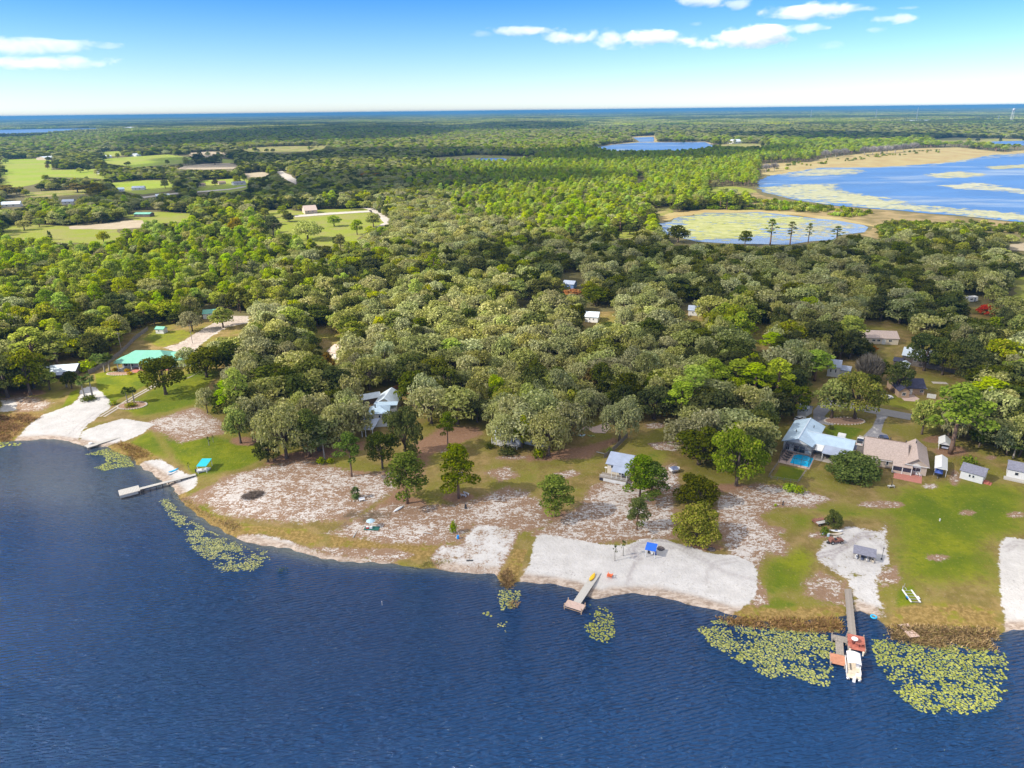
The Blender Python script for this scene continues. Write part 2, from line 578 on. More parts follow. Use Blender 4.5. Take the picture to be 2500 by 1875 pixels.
zone(U_, [(425, 1203), (480, 1222), (560, 1264), (640, 1283), (750, 1290), (750, 1306), (620, 1300), (520, 1272), (440, 1228)], 1.2, 0.75)
# pine straw and bare brown soil
zone(B_, [(1010, 1085), (1080, 1045), (1170, 1045), (1178, 1065), (1090, 1100), (1050, 1115), (1040, 1145), (1010, 1200), (940, 1275), (915, 1255), (1000, 1160)], 4.0)
zone(B_, [(690, 1112), (890, 1080), (890, 1100), (780, 1128), (640, 1138)], 2.5)
zone(B_, [(1270, 1118), (1420, 1092), (1500, 1070), (1510, 1080), (1440, 1122), (1290, 1130)], 3.0, 0.9)
zone(B_, [(880, 1185), (930, 1150), (945, 1165), (905, 1200)], 3.0, 0.7)
for sx, sy, rx, ry in [(1580, 1228, 45, 14), (1560, 1297, 36, 13), (1356, 1262, 45, 14), (1120, 1218, 40, 14), (1000, 1232, 46, 16), (960, 1245, 50, 16), (860, 1163, 45, 12), (1790, 1195, 75, 12),
                       (1700, 1340, 70, 10), (1620, 1165, 20, 25), (2320, 1105, 45, 14), (1500, 1165, 40, 9), (2290, 1075, 40, 10), (1490, 1412, 28, 14), (600, 1080, 40, 12), (1850, 960, 16, 30), (55, 960, 60, 9), (2470, 1085, 40, 12)]:
    spot(B_, sx, sy, rx, ry, 2.5, 0.95)
spot(M_, 900, 1262, 70, 22, 4.0, 0.6)
spot(M_, 830, 1290, 60, 14, 4.0, 0.6)
# watered lawns
zone(U_, [(232, 915), (300, 903), (345, 905), (372, 935), (275, 985), (240, 958)], 0.8)
zone(U_, [(150, 998), (172, 960), (195, 950), (196, 965), (185, 985)], 0.8, 0.8)
zone(U_, [(290, 1000), (400, 935), (480, 905), (545, 905), (505, 950), (480, 990), (400, 1010), (330, 1020)], 3.5, 0.75)
zone(U_, [(365, 1040), (400, 1065), (430, 1120), (480, 1160), (580, 1150), (645, 1122), (628, 1090), (520, 1068), (450, 1080)], 3.5, 1.0)
zone(U_, [(300, 1080), (375, 1050), (400, 1090), (420, 1120), (380, 1112), (330, 1110)], 3.0, 0.7)
zone(U_, [(345, 830), (370, 812), (450, 806), (478, 814), (440, 838), (400, 850), (380, 848)], 2.0, 0.6)
zone(U_, [(1940, 1240), (2140, 1242), (2190, 1190), (2300, 1172), (2520, 1185), (2520, 1310), (2430, 1330), (2436, 1430), (2300, 1440), (2190, 1430),
          (2178, 1385), (2168, 1268), (2060, 1270), (1980, 1250)], 8.0, 0.75)
zone(U_, [(2200, 1230), (2350, 1200), (2500, 1230), (2430, 1300), (2250, 1290)], 9.0, 1.0)
zone(U_, [(1862, 1372), (1960, 1330), (1992, 1352), (2000, 1382), (1960, 1445), (1860, 1455)], 4.0, 0.7)
zone(U_, [(1920, 1255), (2000, 1250), (1990, 1300), (1930, 1300)], 4.0, 0.6)
zone(U_, [(1905, 1138), (1965, 1150), (1950, 1180), (1885, 1170)], 0.8, 0.8)
zone(U_, [(2010, 1050), (2040, 1040), (2110, 1050), (2080, 1075), (2060, 1100), (2040, 1110)], 2.0, 0.9)
zone(U_, [(2150, 975), (2190, 962), (2270, 985), (2220, 1005), (2145, 990)], 1.5, 0.6)
zone(U_, [(1600, 1090), (1640, 1085), (1650, 1120), (1600, 1150), (1560, 1120)], 3.0, 0.5)
zone(U_, [(1200, 1130), (1330, 1120), (1400, 1150), (1300, 1190), (1220, 1170)], 5.0, 0.4)
zone(U_, [(2190, 1440), (2230, 1430), (2240, 1475), (2190, 1480)], 1.5, 0.9)
zone(U_, [(1840, 1465), (1900, 1450), (1960, 1470), (1930, 1490), (1840, 1490)], 2.0, 0.6)
# the marshy lake edge
zone(Y_, [(1745, 1500), (1800, 1470), (1900, 1480), (2060, 1470), (2075, 1500), (2062, 1530), (1900, 1545), (1760, 1515)], 2.0, 0.9)
zone(Y_, [(2160, 1520), (2190, 1480), (2300, 1470), (2430, 1480), (2450, 1530), (2440, 1580), (2300, 1590), (2160, 1550)], 3.0, 0.9)
zone(Y_, [(405, 1195), (450, 1190), (500, 1240), (600, 1275), (740, 1290), (800, 1310), (760, 1330), (640, 1300), (560, 1312), (480, 1275), (430, 1230)], 1.5, 0.7)
zone(Y_, [(800, 1300), (900, 1310), (1040, 1320), (1090, 1335), (1040, 1365), (940, 1360), (800, 1340)], 2.0, 0.75)
zone(Y_, [(0, 1010), (60, 1005), (120, 1012), (60, 1045), (30, 1075), (0, 1090)], 2.0, 1.0)
zone(Y_, [(262, 1085), (300, 1072), (360, 1095), (385, 1115), (330, 1130), (310, 1115)], 1.5, 0.9)
zone(Y_, [(1255, 1340), (1290, 1340), (1270, 1385), (1262, 1425), (1222, 1432), (1215, 1405), (1240, 1370)], 0.8, 0.9)
zone(M_, [(640, 1312), (760, 1330), (880, 1340), (820, 1352), (700, 1330)], 1.5, 0.5)


def track(pts, k=0.8, w_=0.35):
    ZONES.append((T_, poly(pts, 1.1), w_, -k))


def arc(x, y, rx, ry, a0, a1, n=16):
    return [(x + rx * math.cos(rad(a)), y + ry * math.sin(rad(a))) for a in np.linspace(a0, a1, n)]


for q in (0, 9):
    track(arc(1610, 1348, 75 - q, 27 - q * .4, 130, 345))
    track(arc(1600, 1352, 55 - q, 20 - q * .4, 150, 330), 0.5)
    track([(1552, 1372 + q * .4), (1536, 1400), (1532 + q, 1420)], 0.6)
    track([(1660, 1335 + q), (1700, 1355 + q), (1740, 1380 + q * .5), (1770, 1400), (1850, 1420)], 0.5)
    track([(1725, 1420 - q), (1728, 1395), (1745, 1375 + q), (1800, 1365 + q)], 0.4)
    track([(1990, 1358 + q), (2040, 1346 + q), (2070, 1330 + q), (2100, 1305 + q), (2130, 1302 + q)], 0.9)
    track([(2040, 1395), (2032, 1370), (2036 + q, 1350), (2070, 1335 - q), (2110, 1312 - q), (2160, 1340 + q)], 0.6)
    track([(2450 + q, 1340 + q), (2480, 1325 + q), (2520, 1330 + q)], 0.6)
    track([(1318, 1250 - q), (1290, 1300), (1262 + q, 1340), (1245 + q, 1390)], 0.5)
    track([(1250 + q, 1330), (1330 + q, 1230), (1400 + q, 1150), (1480 + q, 1100)], 0.5)
    track([(150, 1075 - q), (250, 1010 - q), (270, 1000 - q)], 0.4, 0.3)

xs = np.linspace(-300, 300, 861)
ys = [84.0]
while ys[-1] < 360:
    ys.append(ys[-1] + 0.34 + 0.62 * smooth(np.array(ys[-1]), 100, 330).item())
ys = np.array(ys)
GX, GY = np.meshgrid(xs, ys)
GP = np.stack([GX.ravel(), GY.ravel()], 1)
SD = sdist(GP, LAND)
GH = gz(GP)
CH = np.zeros((9, len(GP)))
for ch, Q, soft, k in ZONES:
    lo, hi = Q.min(0) - soft * 2 - 2, Q.max(0) + soft * 2 + 2
    ii = np.where((GP[:, 0] > lo[0]) & (GP[:, 0] < hi[0]) & (GP[:, 1] > lo[1]) & (GP[:, 1] < hi[1]))[0]
    if not len(ii):
        continue
    if k < 0:
        d = sdist(GP[ii], Q, closed=False)
        CH[ch, ii] = np.maximum(CH[ch, ii], -k * np.clip(1.4 - d / soft * 0.8, 0, 1))
    else:
        d = sdist(GP[ii], Q)
        CH[ch, ii] = np.maximum(CH[ch, ii], k * smooth(d, -soft, soft))
CH[W_] = np.maximum(CH[W_], 1 - smooth(SD, 1.0, 5.0))
CH[M_] = np.maximum(CH[M_], 0.8 * (1 - smooth(SD, -1.0, 1.2)))
nx, ny = len(xs), len(ys)
keep_v = SD > -9.0
q0 = (np.arange(ny - 1)[:, None] * nx + np.arange(nx - 1)[None, :]).ravel()
QF = np.stack([q0, q0 + 1, q0 + nx + 1, q0 + nx], 1)
QF = QF[keep_v[QF].all(1)]
QC = GP[QF].mean(1)
GV = np.column_stack([GP, GH])


def ground_mat():
    m = D.materials.new('ground_cover')
    m.use_nodes = True
    t = NT(m.node_tree)
    b = m.node_tree.nodes['Principled BSDF']
    pos = t.n('ShaderNodeNewGeometry').outputs['Position']
    sand, lit, lush = t.attr('zone_a', True)
    brown, wet, grav = t.attr('zone_b', True)
    mud, trk, dry = t.attr('zone_c', True)
    n_big = t.noise(pos, 0.06, 4, 0.6)
    n_mid = t.noise(pos, 0.33, 4, 0.62)
    n_sm = t.noise(pos, 1.3, 4, 0.65)
    n_fine = t.noise(pos, 2.2, 3, 0.7, 0.6)
    strk = t.noise(t.mapping(pos, (0.55, 1.1, 1), (0, 0, 0.12)), 1.15, 3, 0.65, 0.8)

    def edge(v, amt=0.55, lo=0.38, hi=0.62, extra=None):
        j = t.math('MULTIPLY_ADD', t.math('SUBTRACT', n_mid, 0.5), amt, v)
        j = t.math('MULTIPLY_ADD', t.math('SUBTRACT', n_sm, 0.5), amt * 0.8, j)
        return t.step(j, lo, hi)
    # rough grass
    g = t.mix(t.step(n_mid, 0.35, 0.68), (0.165, 0.125, 0.035), (0.27, 0.19, 0.075))
    g = t.mix(t.step(n_big, 0.42, 0.62, 0.0, 0.8), g, (0.17, 0.165, 0.020))
    g = t.mix(t.step(n_fine, 0.56, 0.72), g, (0.27, 0.215, 0.11))
    g = t.mix(t.step(n_sm, 0.58, 0.75, 0.0, 0.6), g, (0.07, 0.08, 0.014))
    # lush grass
    lg = t.mix(t.step(n_mid, 0.3, 0.7), (0.125, 0.155, 0.005), (0.225, 0.235, 0.012))
    lg = t.mix(t.step(n_big, 0.4, 0.65), lg, (0.095, 0.135, 0.007))
    lg = t.mix(t.step(n_mid, 0.52, 0.70, 0.0, 0.7), lg, (0.075, 0.115, 0.010))
    lg = t.mix(t.step(n_sm, 0.54, 0.74, 0.0, 0.6), lg, (0.29, 0.24, 0.05))
    c = t.mix(edge(lush, 0.7, 0.25, 0.75), g, lg)
    # brown straw
    bs = t.mix(n_sm, (0.17, 0.09, 0.05), (0.33, 0.20, 0.125))
    bs = t.mix(t.step(n_fine, 0.6, 0.72), bs, (0.36, 0.27, 0.20))
    c = t.mix(edge(brown, 0.8, 0.3, 0.75), c, bs)
    # reed bed soil
    db = t.mix(t.step(n_sm, 0.35, 0.7), (0.18, 0.12, 0.035), (0.33, 0.225, 0.08))
    db = t.mix(t.step(n_mid, 0.52, 0.68), db, (0.19, 0.175, 0.022))
    c = t.mix(edge(dry, 0.8, 0.3, 0.7), c, db)
    # litter: leaves and tufts strewn over white sand
    ls = t.mix(t.step(n_mid, 0.3, 0.7), (0.47, 0.425, 0.38), (0.58, 0.55, 0.52))
    leafc = t.mix(n_sm, (0.17, 0.10, 0.06), (0.31, 0.205, 0.13))
    thr = t.math('MULTIPLY_ADD', lit, 0.10, 0.367)
    thr = t.math('MULTIPLY_ADD', t.math('SUBTRACT', n_mid, 0.5), -0.30, thr)
    thr = t.math('MULTIPLY_ADD', t.math('SUBTRACT', n_big, 0.5), -0.30, thr)
    dl = t.math('SUBTRACT', t.mix(0.5, n_fine, strk), thr)
    lc = t.mix(t.step(dl, -0.03, 0.05), ls, leafc)
    lf = t.step(t.math('MULTIPLY_ADD', t.math('SUBTRACT', n_sm, 0.5), 1.3, t.math('MULTIPLY_ADD', t.math('SUBTRACT', n_mid, 0.5), 0.8, lit)), 0.30, 0.68)
    c = t.mix(lf, c, lc)
    # gravel
    gc = t.mix(n_fine, (0.17, 0.165, 0.18), (0.33, 0.32, 0.33))
    c = t.mix(edge(grav, 0.35), c, gc)
    # clean white sand
    sc = t.mix(t.step(n_mid, 0.25, 0.75), (0.445, 0.425, 0.40), (0.55, 0.53, 0.505))
    sc = t.mix(t.step(n_sm, 0.62, 0.74, 0.0, 0.5), sc, (0.42, 0.39, 0.38))
    sc = t.mix(t.math('MULTIPLY', t.step(n_fine, 0.60, 0.68, 0.0, 0.8), t.step(n_big, 0.40, 0.62)), sc, (0.17, 0.15, 0.125))
    sc = t.mix(t.math('MULTIPLY', t.step(strk, 0.58, 0.68, 0.0, 0.55), t.step(n_mid, 0.42, 0.6)), sc, (0.33, 0.29, 0.26))
    sc = t.mix(t.step(wet, 0.25, 0.95), sc, t.mix(t.step(strk, 0.35, 0.65), (0.27, 0.205, 0.155), (0.47, 0.39, 0.32)))
    sc = t.mix(t.math('MULTIPLY', trk, t.step(n_sm, 0.25, 0.6)), sc, (0.29, 0.255, 0.25))
    c = t.mix(edge(sand, 1.0, 0.42, 0.62), c, sc)
    # mud and drowned grass at the waterline
    mc = t.mix(n_sm, (0.055, 0.042, 0.022), (0.15, 0.115, 0.075))
    c = t.mix(edge(mud, 0.9, 0.35, 0.8), c, mc)
    t.link(c, b.inputs['Base Color'])
    b.inputs['Roughness'].default_value = 0.95
    b.inputs['Specular IOR Level'].default_value = 0.1
    bp = t.n('ShaderNodeBump')
    bp.inputs['Strength'].default_value = 0.55
    bp.inputs['Distance'].default_value = 0.35
    t.link(t.math('ADD', n_sm, t.math('MULTIPLY', n_fine, 0.6)), bp.inputs['Height'])
    t.link(bp.outputs[0], b.inputs['Normal'])
    return m


GROUND = ground_mat()


def ground_part(name, faces):
    used, inv = np.unique(faces, return_inverse=True)
    me = mesh_np(name, GV[used], inv.reshape(faces.shape), [GROUND], True)
    for an, chs in (('zone_a', (A_, L_, U_)), ('zone_b', (B_, W_, G_)), ('zone_c', (M_, T_, Y_))):
        at_ = me.attributes.new(an, 'FLOAT_COLOR', 'POINT')
        dat = np.ones((len(used), 4), np.float32)
        for i, ch in enumerate(chs):
            dat[:, i] = CH[ch, used]
        at_.data.foreach_set('color', dat.ravel())
    return tag(obj(name, me), kind='structure')


left = np.ones(len(QF), bool)
NAMED = [('sand_beach', b_) for b_ in SHAPES['sand_beach']] + [('driveway', DRIVE_L), ('driveway', GRAVEL_L), ('driveway', GRAVEL_R)]
for nm_, b_ in NAMED:
    k = left & inside(QC, poly(b_, 1.1))
    if k.any():
        ground_part(nm_, QF[k])
    left &= ~k
ground_part('ground', QF[left])


def simple_mat(name, fn, rough=0.95, bump=None):
    m = D.materials.new(name)
    m.use_nodes = True
    t = NT(m.node_tree)
    b = m.node_tree.nodes['Principled BSDF']
    pos = t.n('ShaderNodeNewGeometry').outputs['Position']
    t.link(fn(t, pos), b.inputs['Base Color'])
    b.inputs['Roughness'].default_value = rough
    b.inputs['Specular IOR Level'].default_value = 0.15
    M[name] = m
    return m


simple_mat('forest_floor', lambda t, p: t.mix(t.noise(p, 0.05, 4), t.mix(t.noise(t.mapping(p, (.4, 1, 1)), 0.0005, 5, .6), (0.05, 0.05, 0.02), (0.16, 0.15, 0.05)), (0.15, 0.125, 0.055)))
FARL = 80000.0
ZF = 1.5
v, f = [], []
for x0, x1, y0, y1 in [(-FARL, -300, 215, 360), (300, FARL, 120, 360), (-FARL, FARL, 360, FARL)]:
    b0 = len(v)
    v += [(x0, y0, ZF), (x1, y0, ZF), (x1, y1, ZF), (x0, y1, ZF)]
    f.append((b0, b0 + 1, b0 + 2, b0 + 3))
tag(obj('land', mesh_np('land', v, f, [M['forest_floor']])), kind='structure')


def far_sheet(name, pts, matl, dz=0.05, kind='structure', wob=0.0, z=ZF):
    Q = poly(pts, z)
    if wob:
        out = []
        for i in range(len(Q)):
            a, b2 = Q[i], Q[(i + 1) % len(Q)]
            L = np.linalg.norm(b2 - a)
            n = int(min(40, max(1, L / (wob * 2.5))))
            nn = np.array([-(b2 - a)[1], (b2 - a)[0]]) / (L + 1e-9)
            for k in range(n):
                p = a + (b2 - a) * k / n
                out.append(p + nn * wob * (0.6 * math.sin(p[0] * 0.9 / wob + p[1] * 0.31 / wob) + 0.5 * math.sin(p[0] * 0.37 / wob + 1.7)))
        Q = np.array(out)
    me = mesh_np(name, [(x, y, z + dz) for x, y in Q], [tuple(range(len(Q)))], [matl])
    return tag(obj(name, me), kind=kind)


simple_mat('pasture', lambda t, p: t.mix(t.step(t.noise(p, 0.012, 4), 0.35, 0.65), t.mix(t.noise(p, 0.15, 4), (0.17, 0.25, 0.012), (0.25, 0.31, 0.02)), (0.25, 0.27, 0.05)))
simple_mat('dry_pasture', lambda t, p: t.mix(t.step(t.noise(p, 0.03, 4), 0.4, 0.6), (0.17, 0.19, 0.03), (0.27, 0.225, 0.09)))
simple_mat('meadow', lambda t, p: t.mix(t.step(t.noise(p, 0.04, 4), 0.4, 0.62), t.mix(t.noise(p, 0.4, 4), (0.16, 0.20, 0.015), (0.23, 0.255, 0.03)), (0.22, 0.215, 0.055)))
simple_mat('bare_soil', lambda t, p: t.mix(t.noise(p, 0.08, 5), (0.26, 0.205, 0.12), (0.46, 0.39, 0.29)))
simple_mat('pale_track', lambda t, p: t.mix(t.noise(p, 0.3, 4), (0.36, 0.32, 0.27), (0.52, 0.48, 0.43)))
simple_mat('marsh_grass', lambda t, p: t.mix(t.step(t.noise(p, 0.03, 5), 0.35, 0.65), (0.30, 0.22, 0.09), t.mix(t.noise(p, 0.3, 4), (0.42, 0.34, 0.19), (0.27, 0.24, 0.06))))
simple_mat('brown_marsh', lambda t, p: t.mix(t.step(t.noise(p, 0.06, 5), 0.35, 0.65), (0.15, 0.12, 0.045), (0.28, 0.21, 0.10)))
simple_mat('asphalt', lambda t, p: t.mix(t.noise(p, 0.8, 5), (0.20, 0.19, 0.185), (0.30, 0.285, 0.27)))
simple_mat('concrete', lambda t, p: t.mix(t.noise(p, 0.7, 5), (0.36, 0.32, 0.27), (0.48, 0.43, 0.38)))


def pads_far(t, p):
    n1 = t.noise(t.mapping(p, (1, 0.5, 1)), 0.03, 6, 0.7)
    return t.mix(t.step(n1, 0.42, 0.58), (0.34, 0.38, 0.20), (0.44, 0.46, 0.33))


simple_mat('distant_lily_mat', pads_far, 0.6)
FIELDS = [
    ('pasture', [(0, 391), (60, 388), (124, 385), (127, 415), (200, 414), (236, 412), (258, 437), (200, 434), (120, 432), (85, 450), (45, 458), (0, 458)]),
    ('pasture', [(250, 371), (295, 369), (297, 380), (252, 383)]),
    ('pasture', [(247, 388), (330, 382), (410, 377), (470, 385), (466, 396), (420, 402), (330, 408), (262, 399)]),
    ('pasture', [(540, 388), (570, 390), (574, 397), (545, 399)]),
    ('bare_soil', [(430, 407), (500, 400), (560, 398), (582, 404), (576, 412), (500, 414), (430, 413)]),
    ('bare_soil', [(455, 374), (510, 370), (560, 372), (540, 384), (470, 384)]),
    ('dry_pasture', [(590, 364), (640, 359), (700, 357), (772, 356), (768, 367), (700, 375), (650, 373), (600, 369)]),
    ('dry_pasture', [(760, 357), (790, 355), (800, 362), (775, 366)]),
    ('pasture', [(268, 447), (330, 441), (410, 440), (428, 458), (405, 468), (345, 475), (290, 466)]),
    ('pasture', [(492, 441), (560, 437), (604, 436), (606, 462), (560, 470), (480, 468)]),
    ('bare_soil', [(595, 424), (640, 420), (662, 425), (640, 432), (600, 433)]),
    ('pale_track', [(345, 481), (420, 472), (560, 461), (600, 454), (602, 457), (560, 464), (420, 475), (350, 484)]),
    ('pale_track', [(672, 418), (690, 418), (728, 440), (722, 450), (700, 440)]),
    ('meadow', [(0, 553), (60, 548), (180, 553), (290, 558), (300, 590), (250, 596), (150, 592), (60, 588), (0, 580)]),
    ('bare_soil', [(165, 553), (230, 548), (320, 538), (380, 540), (345, 556), (290, 560), (180, 560)]),
    ('meadow', [(295, 527), (380, 517), (466, 522), (466, 541), (400, 545), (335, 540)]),
    ('meadow', [(632, 515), (700, 512), (745, 518), (770, 512), (860, 510), (905, 509), (912, 520), (950, 537), (955, 545), (900, 560), (870, 590), (838, 604),
                (780, 600), (735, 590), (700, 572), (660, 577), (650, 560), (690, 545), (640, 530)]),
    ('meadow', [(1485, 572), (1520, 566), (1562, 568), (1560, 580), (1510, 582)]),
    ('meadow', [(1728, 457), (1790, 455), (1838, 462), (1850, 470), (1790, 474), (1735, 470)]),
    ('meadow', [(2468, 680), (2540, 672), (2540, 745), (2480, 735)]),
    ('bare_soil', [(2455, 600), (2520, 588), (2520, 612), (2462, 612)]),
    ('dry_pasture', [(1590, 515), (1620, 505), (1640, 512), (1640, 528), (1615, 545), (1600, 540)]),
    ('dry_pasture', [(2270, 340), (2330, 336), (2400, 338), (2520, 340), (2520, 349), (2400, 347), (2300, 346)]),
    ('bare_soil', [(1640, 347), (1720, 346), (1745, 352), (1680, 352)]),
    ('dry_pasture', [(1740, 354), (1800, 350), (1870, 352), (1860, 360), (1780, 360)]),
    ('dry_pasture', [(1040, 386), (1170, 378), (1300, 383), (1330, 385), (1200, 388), (1060, 390)]),
    ('dry_pasture', [(60, 470), (150, 465), (230, 462), (225, 472), (120, 480), (60, 482)]),
]
CLEAR = []
for k_, (mt_, pts) in enumerate(FIELDS):
    far_sheet('field' if 'track' not in mt_ else 'road', pts, M[mt_], (0.03 if 'meadow' in mt_ else 0.06 if 'soil' not in mt_ else 0.12) + 0.002 * k_ + (0.12 if 'track' in mt_ else 0), wob=2.0)
    CLEAR.append(pts)
for pts in ([(880, 506), (900, 503), (925, 516), (952, 534), (958, 545), (935, 556), (915, 557), (938, 544), (925, 530), (900, 514)],
            [(720, 526), (800, 520), (905, 514), (908, 518), (800, 525), (722, 531)]):
    far_sheet('driveway', pts, M['pale_track'], 0.28, wob=0.8)
far_sheet('road', ROADP, M['asphalt'], 0.075)
far_sheet('concrete_slab', CONC, M['concrete'], 0.09)
MARSH = [
    ('marsh_grass', [(1858, 425), (1860, 400), (1980, 396), (2010, 386), (2130, 372), (2240, 362), (2340, 360), (2450, 372), (2520, 365), (2520, 380), (2400, 395), (2250, 405),
                     (2136, 412), (2000, 412), (1900, 430)]),
    ('marsh_grass', [(1450, 362), (1490, 353), (1560, 346), (1640, 347), (1640, 350), (1560, 350), (1480, 360)]),
    ('marsh_grass', [(1615, 545), (1600, 530), (1640, 520), (1720, 512), (1850, 513), (1960, 518), (2060, 530), (2140, 548), (2150, 565), (2100, 572), (2140, 556), (2050, 540), (1950, 527),
                     (1850, 521), (1720, 521), (1660, 529)]),
    ('brown_marsh', [(1840, 470), (1900, 488), (1990, 500), (2146, 512), (2250, 521), (2400, 536), (2520, 548), (2520, 575), (2400, 560), (2260, 552), (2200, 560), (2150, 585), (2100, 572),
                     (2140, 552), (2050, 532), (1950, 520), (1860, 512), (1830, 490)]),
    ('marsh_grass', [(1540, 334), (1600, 331), (1606, 347), (1596, 347), (1596, 334), (1545, 337)]),
]
for k_, (mt_, pts) in enumerate(MARSH):
    far_sheet('marsh', pts, M[mt_], 0.11 + 0.012 * k_, wob=2.5)
    CLEAR.append(pts)

# ------------------------------------------------------------------ water


def water_mat(name, deep, shallow, wave, scale=1.0, rough=0.09, spec=0.5):
    m = D.materials.new(name)
    m.use_nodes = True
    t = NT(m.node_tree)
    b = m.node_tree.nodes['Principled BSDF']
    pos = t.n('ShaderNodeNewGeometry').outputs['Position']
    wv = t.mapping(pos, (0.26 * scale, 1.0 * scale, 1), (0, 0, rad(-24)))
    n1 = t.noise(wv, 1.8, 2.0, 0.5, 0.6)
    wv2 = t.mapping(pos, (0.5 * scale, 1.0 * scale, 1), (0, 0, rad(8)))
    n2 = t.noise(wv2, 3.0, 3.0, 0.6, 0.3)
    gust = t.noise(t.mapping(pos, (0.5, 1, 1), (0, 0, rad(-20))), 0.022, 3, 0.55)
    wq = t.n('ShaderNodeTexWave', wave_type='BANDS', bands_direction='Y', wave_profile='SIN')
    t.link(t.mapping(pos, (0.55 * scale, 1.0 * scale, 1), (0, 0, rad(-24))), wq.inputs['Vector'])
    for k_, v_ in (('Scale', 0.40), ('Distortion', 8.0), ('Detail', 3.0), ('Detail Scale', 0.55), ('Detail Roughness', 0.6)):
        wq.inputs[k_].default_value = v_
    h = t.math('ADD', n1, t.math('MULTIPLY', n2, 0.30))
    h = t.math('MULTIPLY_ADD', wq.outputs['Fac'], 0.28, h)
    sh = t.attr('shallow')
    c = t.mix(t.step(gust, 0.35, 0.68), deep, tuple(x * 1.25 for x in deep))
    if name != 'lake_water':          # weed beds just under the surface show as pale veils
        wn = t.noise(t.mapping(pos, (0.35, 1.0, 1)), 0.011, 5, 0.62, 0.5)
        c = t.mix(t.step(wn, 0.50, 0.66, 0.0, 0.75), c, (0.27, 0.31, 0.30))
    c = t.mix(sh, c, shallow)
    t.link(c, b.inputs['Base Color'])
    b.inputs['Roughness'].default_value = rough
    b.inputs['IOR'].default_value = 1.333
    b.inputs['Specular IOR Level'].default_value = spec
    bp = t.n('ShaderNodeBump')
    bp.inputs['Distance'].default_value = 1.5
    t.link(t.math('MULTIPLY', t.step(gust, 0.25, 0.7, 0.65, 1.1), wave), bp.inputs['Strength'])
    t.link(h, bp.inputs['Height'])
    t.link(bp.outputs[0], b.inputs['Normal'])
    M[name] = m
    return m


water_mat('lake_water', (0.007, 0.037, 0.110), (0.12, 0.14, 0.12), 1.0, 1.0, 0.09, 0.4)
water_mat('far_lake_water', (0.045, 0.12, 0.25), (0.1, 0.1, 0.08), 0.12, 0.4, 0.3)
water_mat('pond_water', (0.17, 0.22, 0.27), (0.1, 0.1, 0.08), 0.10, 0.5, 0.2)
wx = np.concatenate([[-6000, -1500], np.arange(-300, 301, 2.0), [1500, 6000]])
wy = np.concatenate([[-6000, -1000], np.arange(40, 262, 2.0)])
WX, WY = np.meshgrid(wx, wy)
WP = np.stack([WX.ravel(), WY.ravel()], 1)
q0 = (np.arange(len(wy) - 1)[:, None] * len(wx) + np.arange(len(wx) - 1)[None, :]).ravel()
wf = np.stack([q0, q0 + 1, q0 + len(wx) + 1, q0 + len(wx)], 1)
me = mesh_np('lake', np.column_stack([WP, np.zeros(len(WP))]), wf, [M['lake_water']], True)
wsd = sdist(WP, LAND)
sh_ = 0.85 * smooth(wsd, -5.0, 0.5) ** 2 * (0.35 + 0.65 * smooth(-WP[:, 0], -20, 40))
bay = poly([(-400, 1090), (60, 1085), (200, 1100), (330, 1150), (400, 1200), (330, 1260), (150, 1250), (-300, 1180)], 0.0)
sh_ = np.maximum(sh_, 0.36 * smooth(sdist(WP, bay), -16, 14))
at_ = me.attributes.new('shallow', 'FLOAT', 'POINT')
at_.data.foreach_set('value', sh_.astype(np.float32))
tag(obj('lake', me), kind='structure')
LAKES = [
    [(-300, 318), (0, 317), (130, 314.5), (285, 313), (270, 318), (200, 322), (150, 326), (70, 332), (0, 334), (-300, 338)],
    [(400, 306.5), (620, 304), (800, 302), (830, 303), (700, 307), (420, 308.5)],
    [(1452, 360), (1500, 353), (1560, 348), (1720, 347), (1748, 357), (1700, 366), (1600, 370), (1500, 369)],
    [(1545, 336), (1596, 334), (1597, 346), (1562, 347)],
    [(1160, 387), (1230, 385.5), (1240, 392), (1170, 393)],
    [(1855, 440), (1870, 432), (1900, 426), (2000, 410), (2136, 409), (2250, 402), (2330, 395), (2420, 379), (2540, 372), (2560, 549), (2500, 543), (2400, 533), (2345, 528),
     (2250, 519), (2146, 511), (2050, 503), (1950, 490), (1870, 472), (1848, 460)],
    [(2410, 346), (2540, 343), (2540, 356), (2430, 353)],
]
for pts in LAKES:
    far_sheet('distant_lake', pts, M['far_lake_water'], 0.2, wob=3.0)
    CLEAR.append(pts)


def pond_col(t, p):
    pads = t.noise(t.mapping(p, (1, 0.7, 1)), 0.035, 5, 0.65)
    return t.mix(t.step(pads, 0.40, 0.6), (0.24, 0.29, 0.055), (0.40, 0.42, 0.19))


simple_mat('pond_pads', pond_col, 0.8)
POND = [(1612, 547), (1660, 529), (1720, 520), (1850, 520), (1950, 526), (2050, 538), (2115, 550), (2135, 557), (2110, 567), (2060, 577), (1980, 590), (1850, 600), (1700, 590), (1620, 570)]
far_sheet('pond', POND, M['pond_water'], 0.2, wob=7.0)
CLEAR.append(POND)


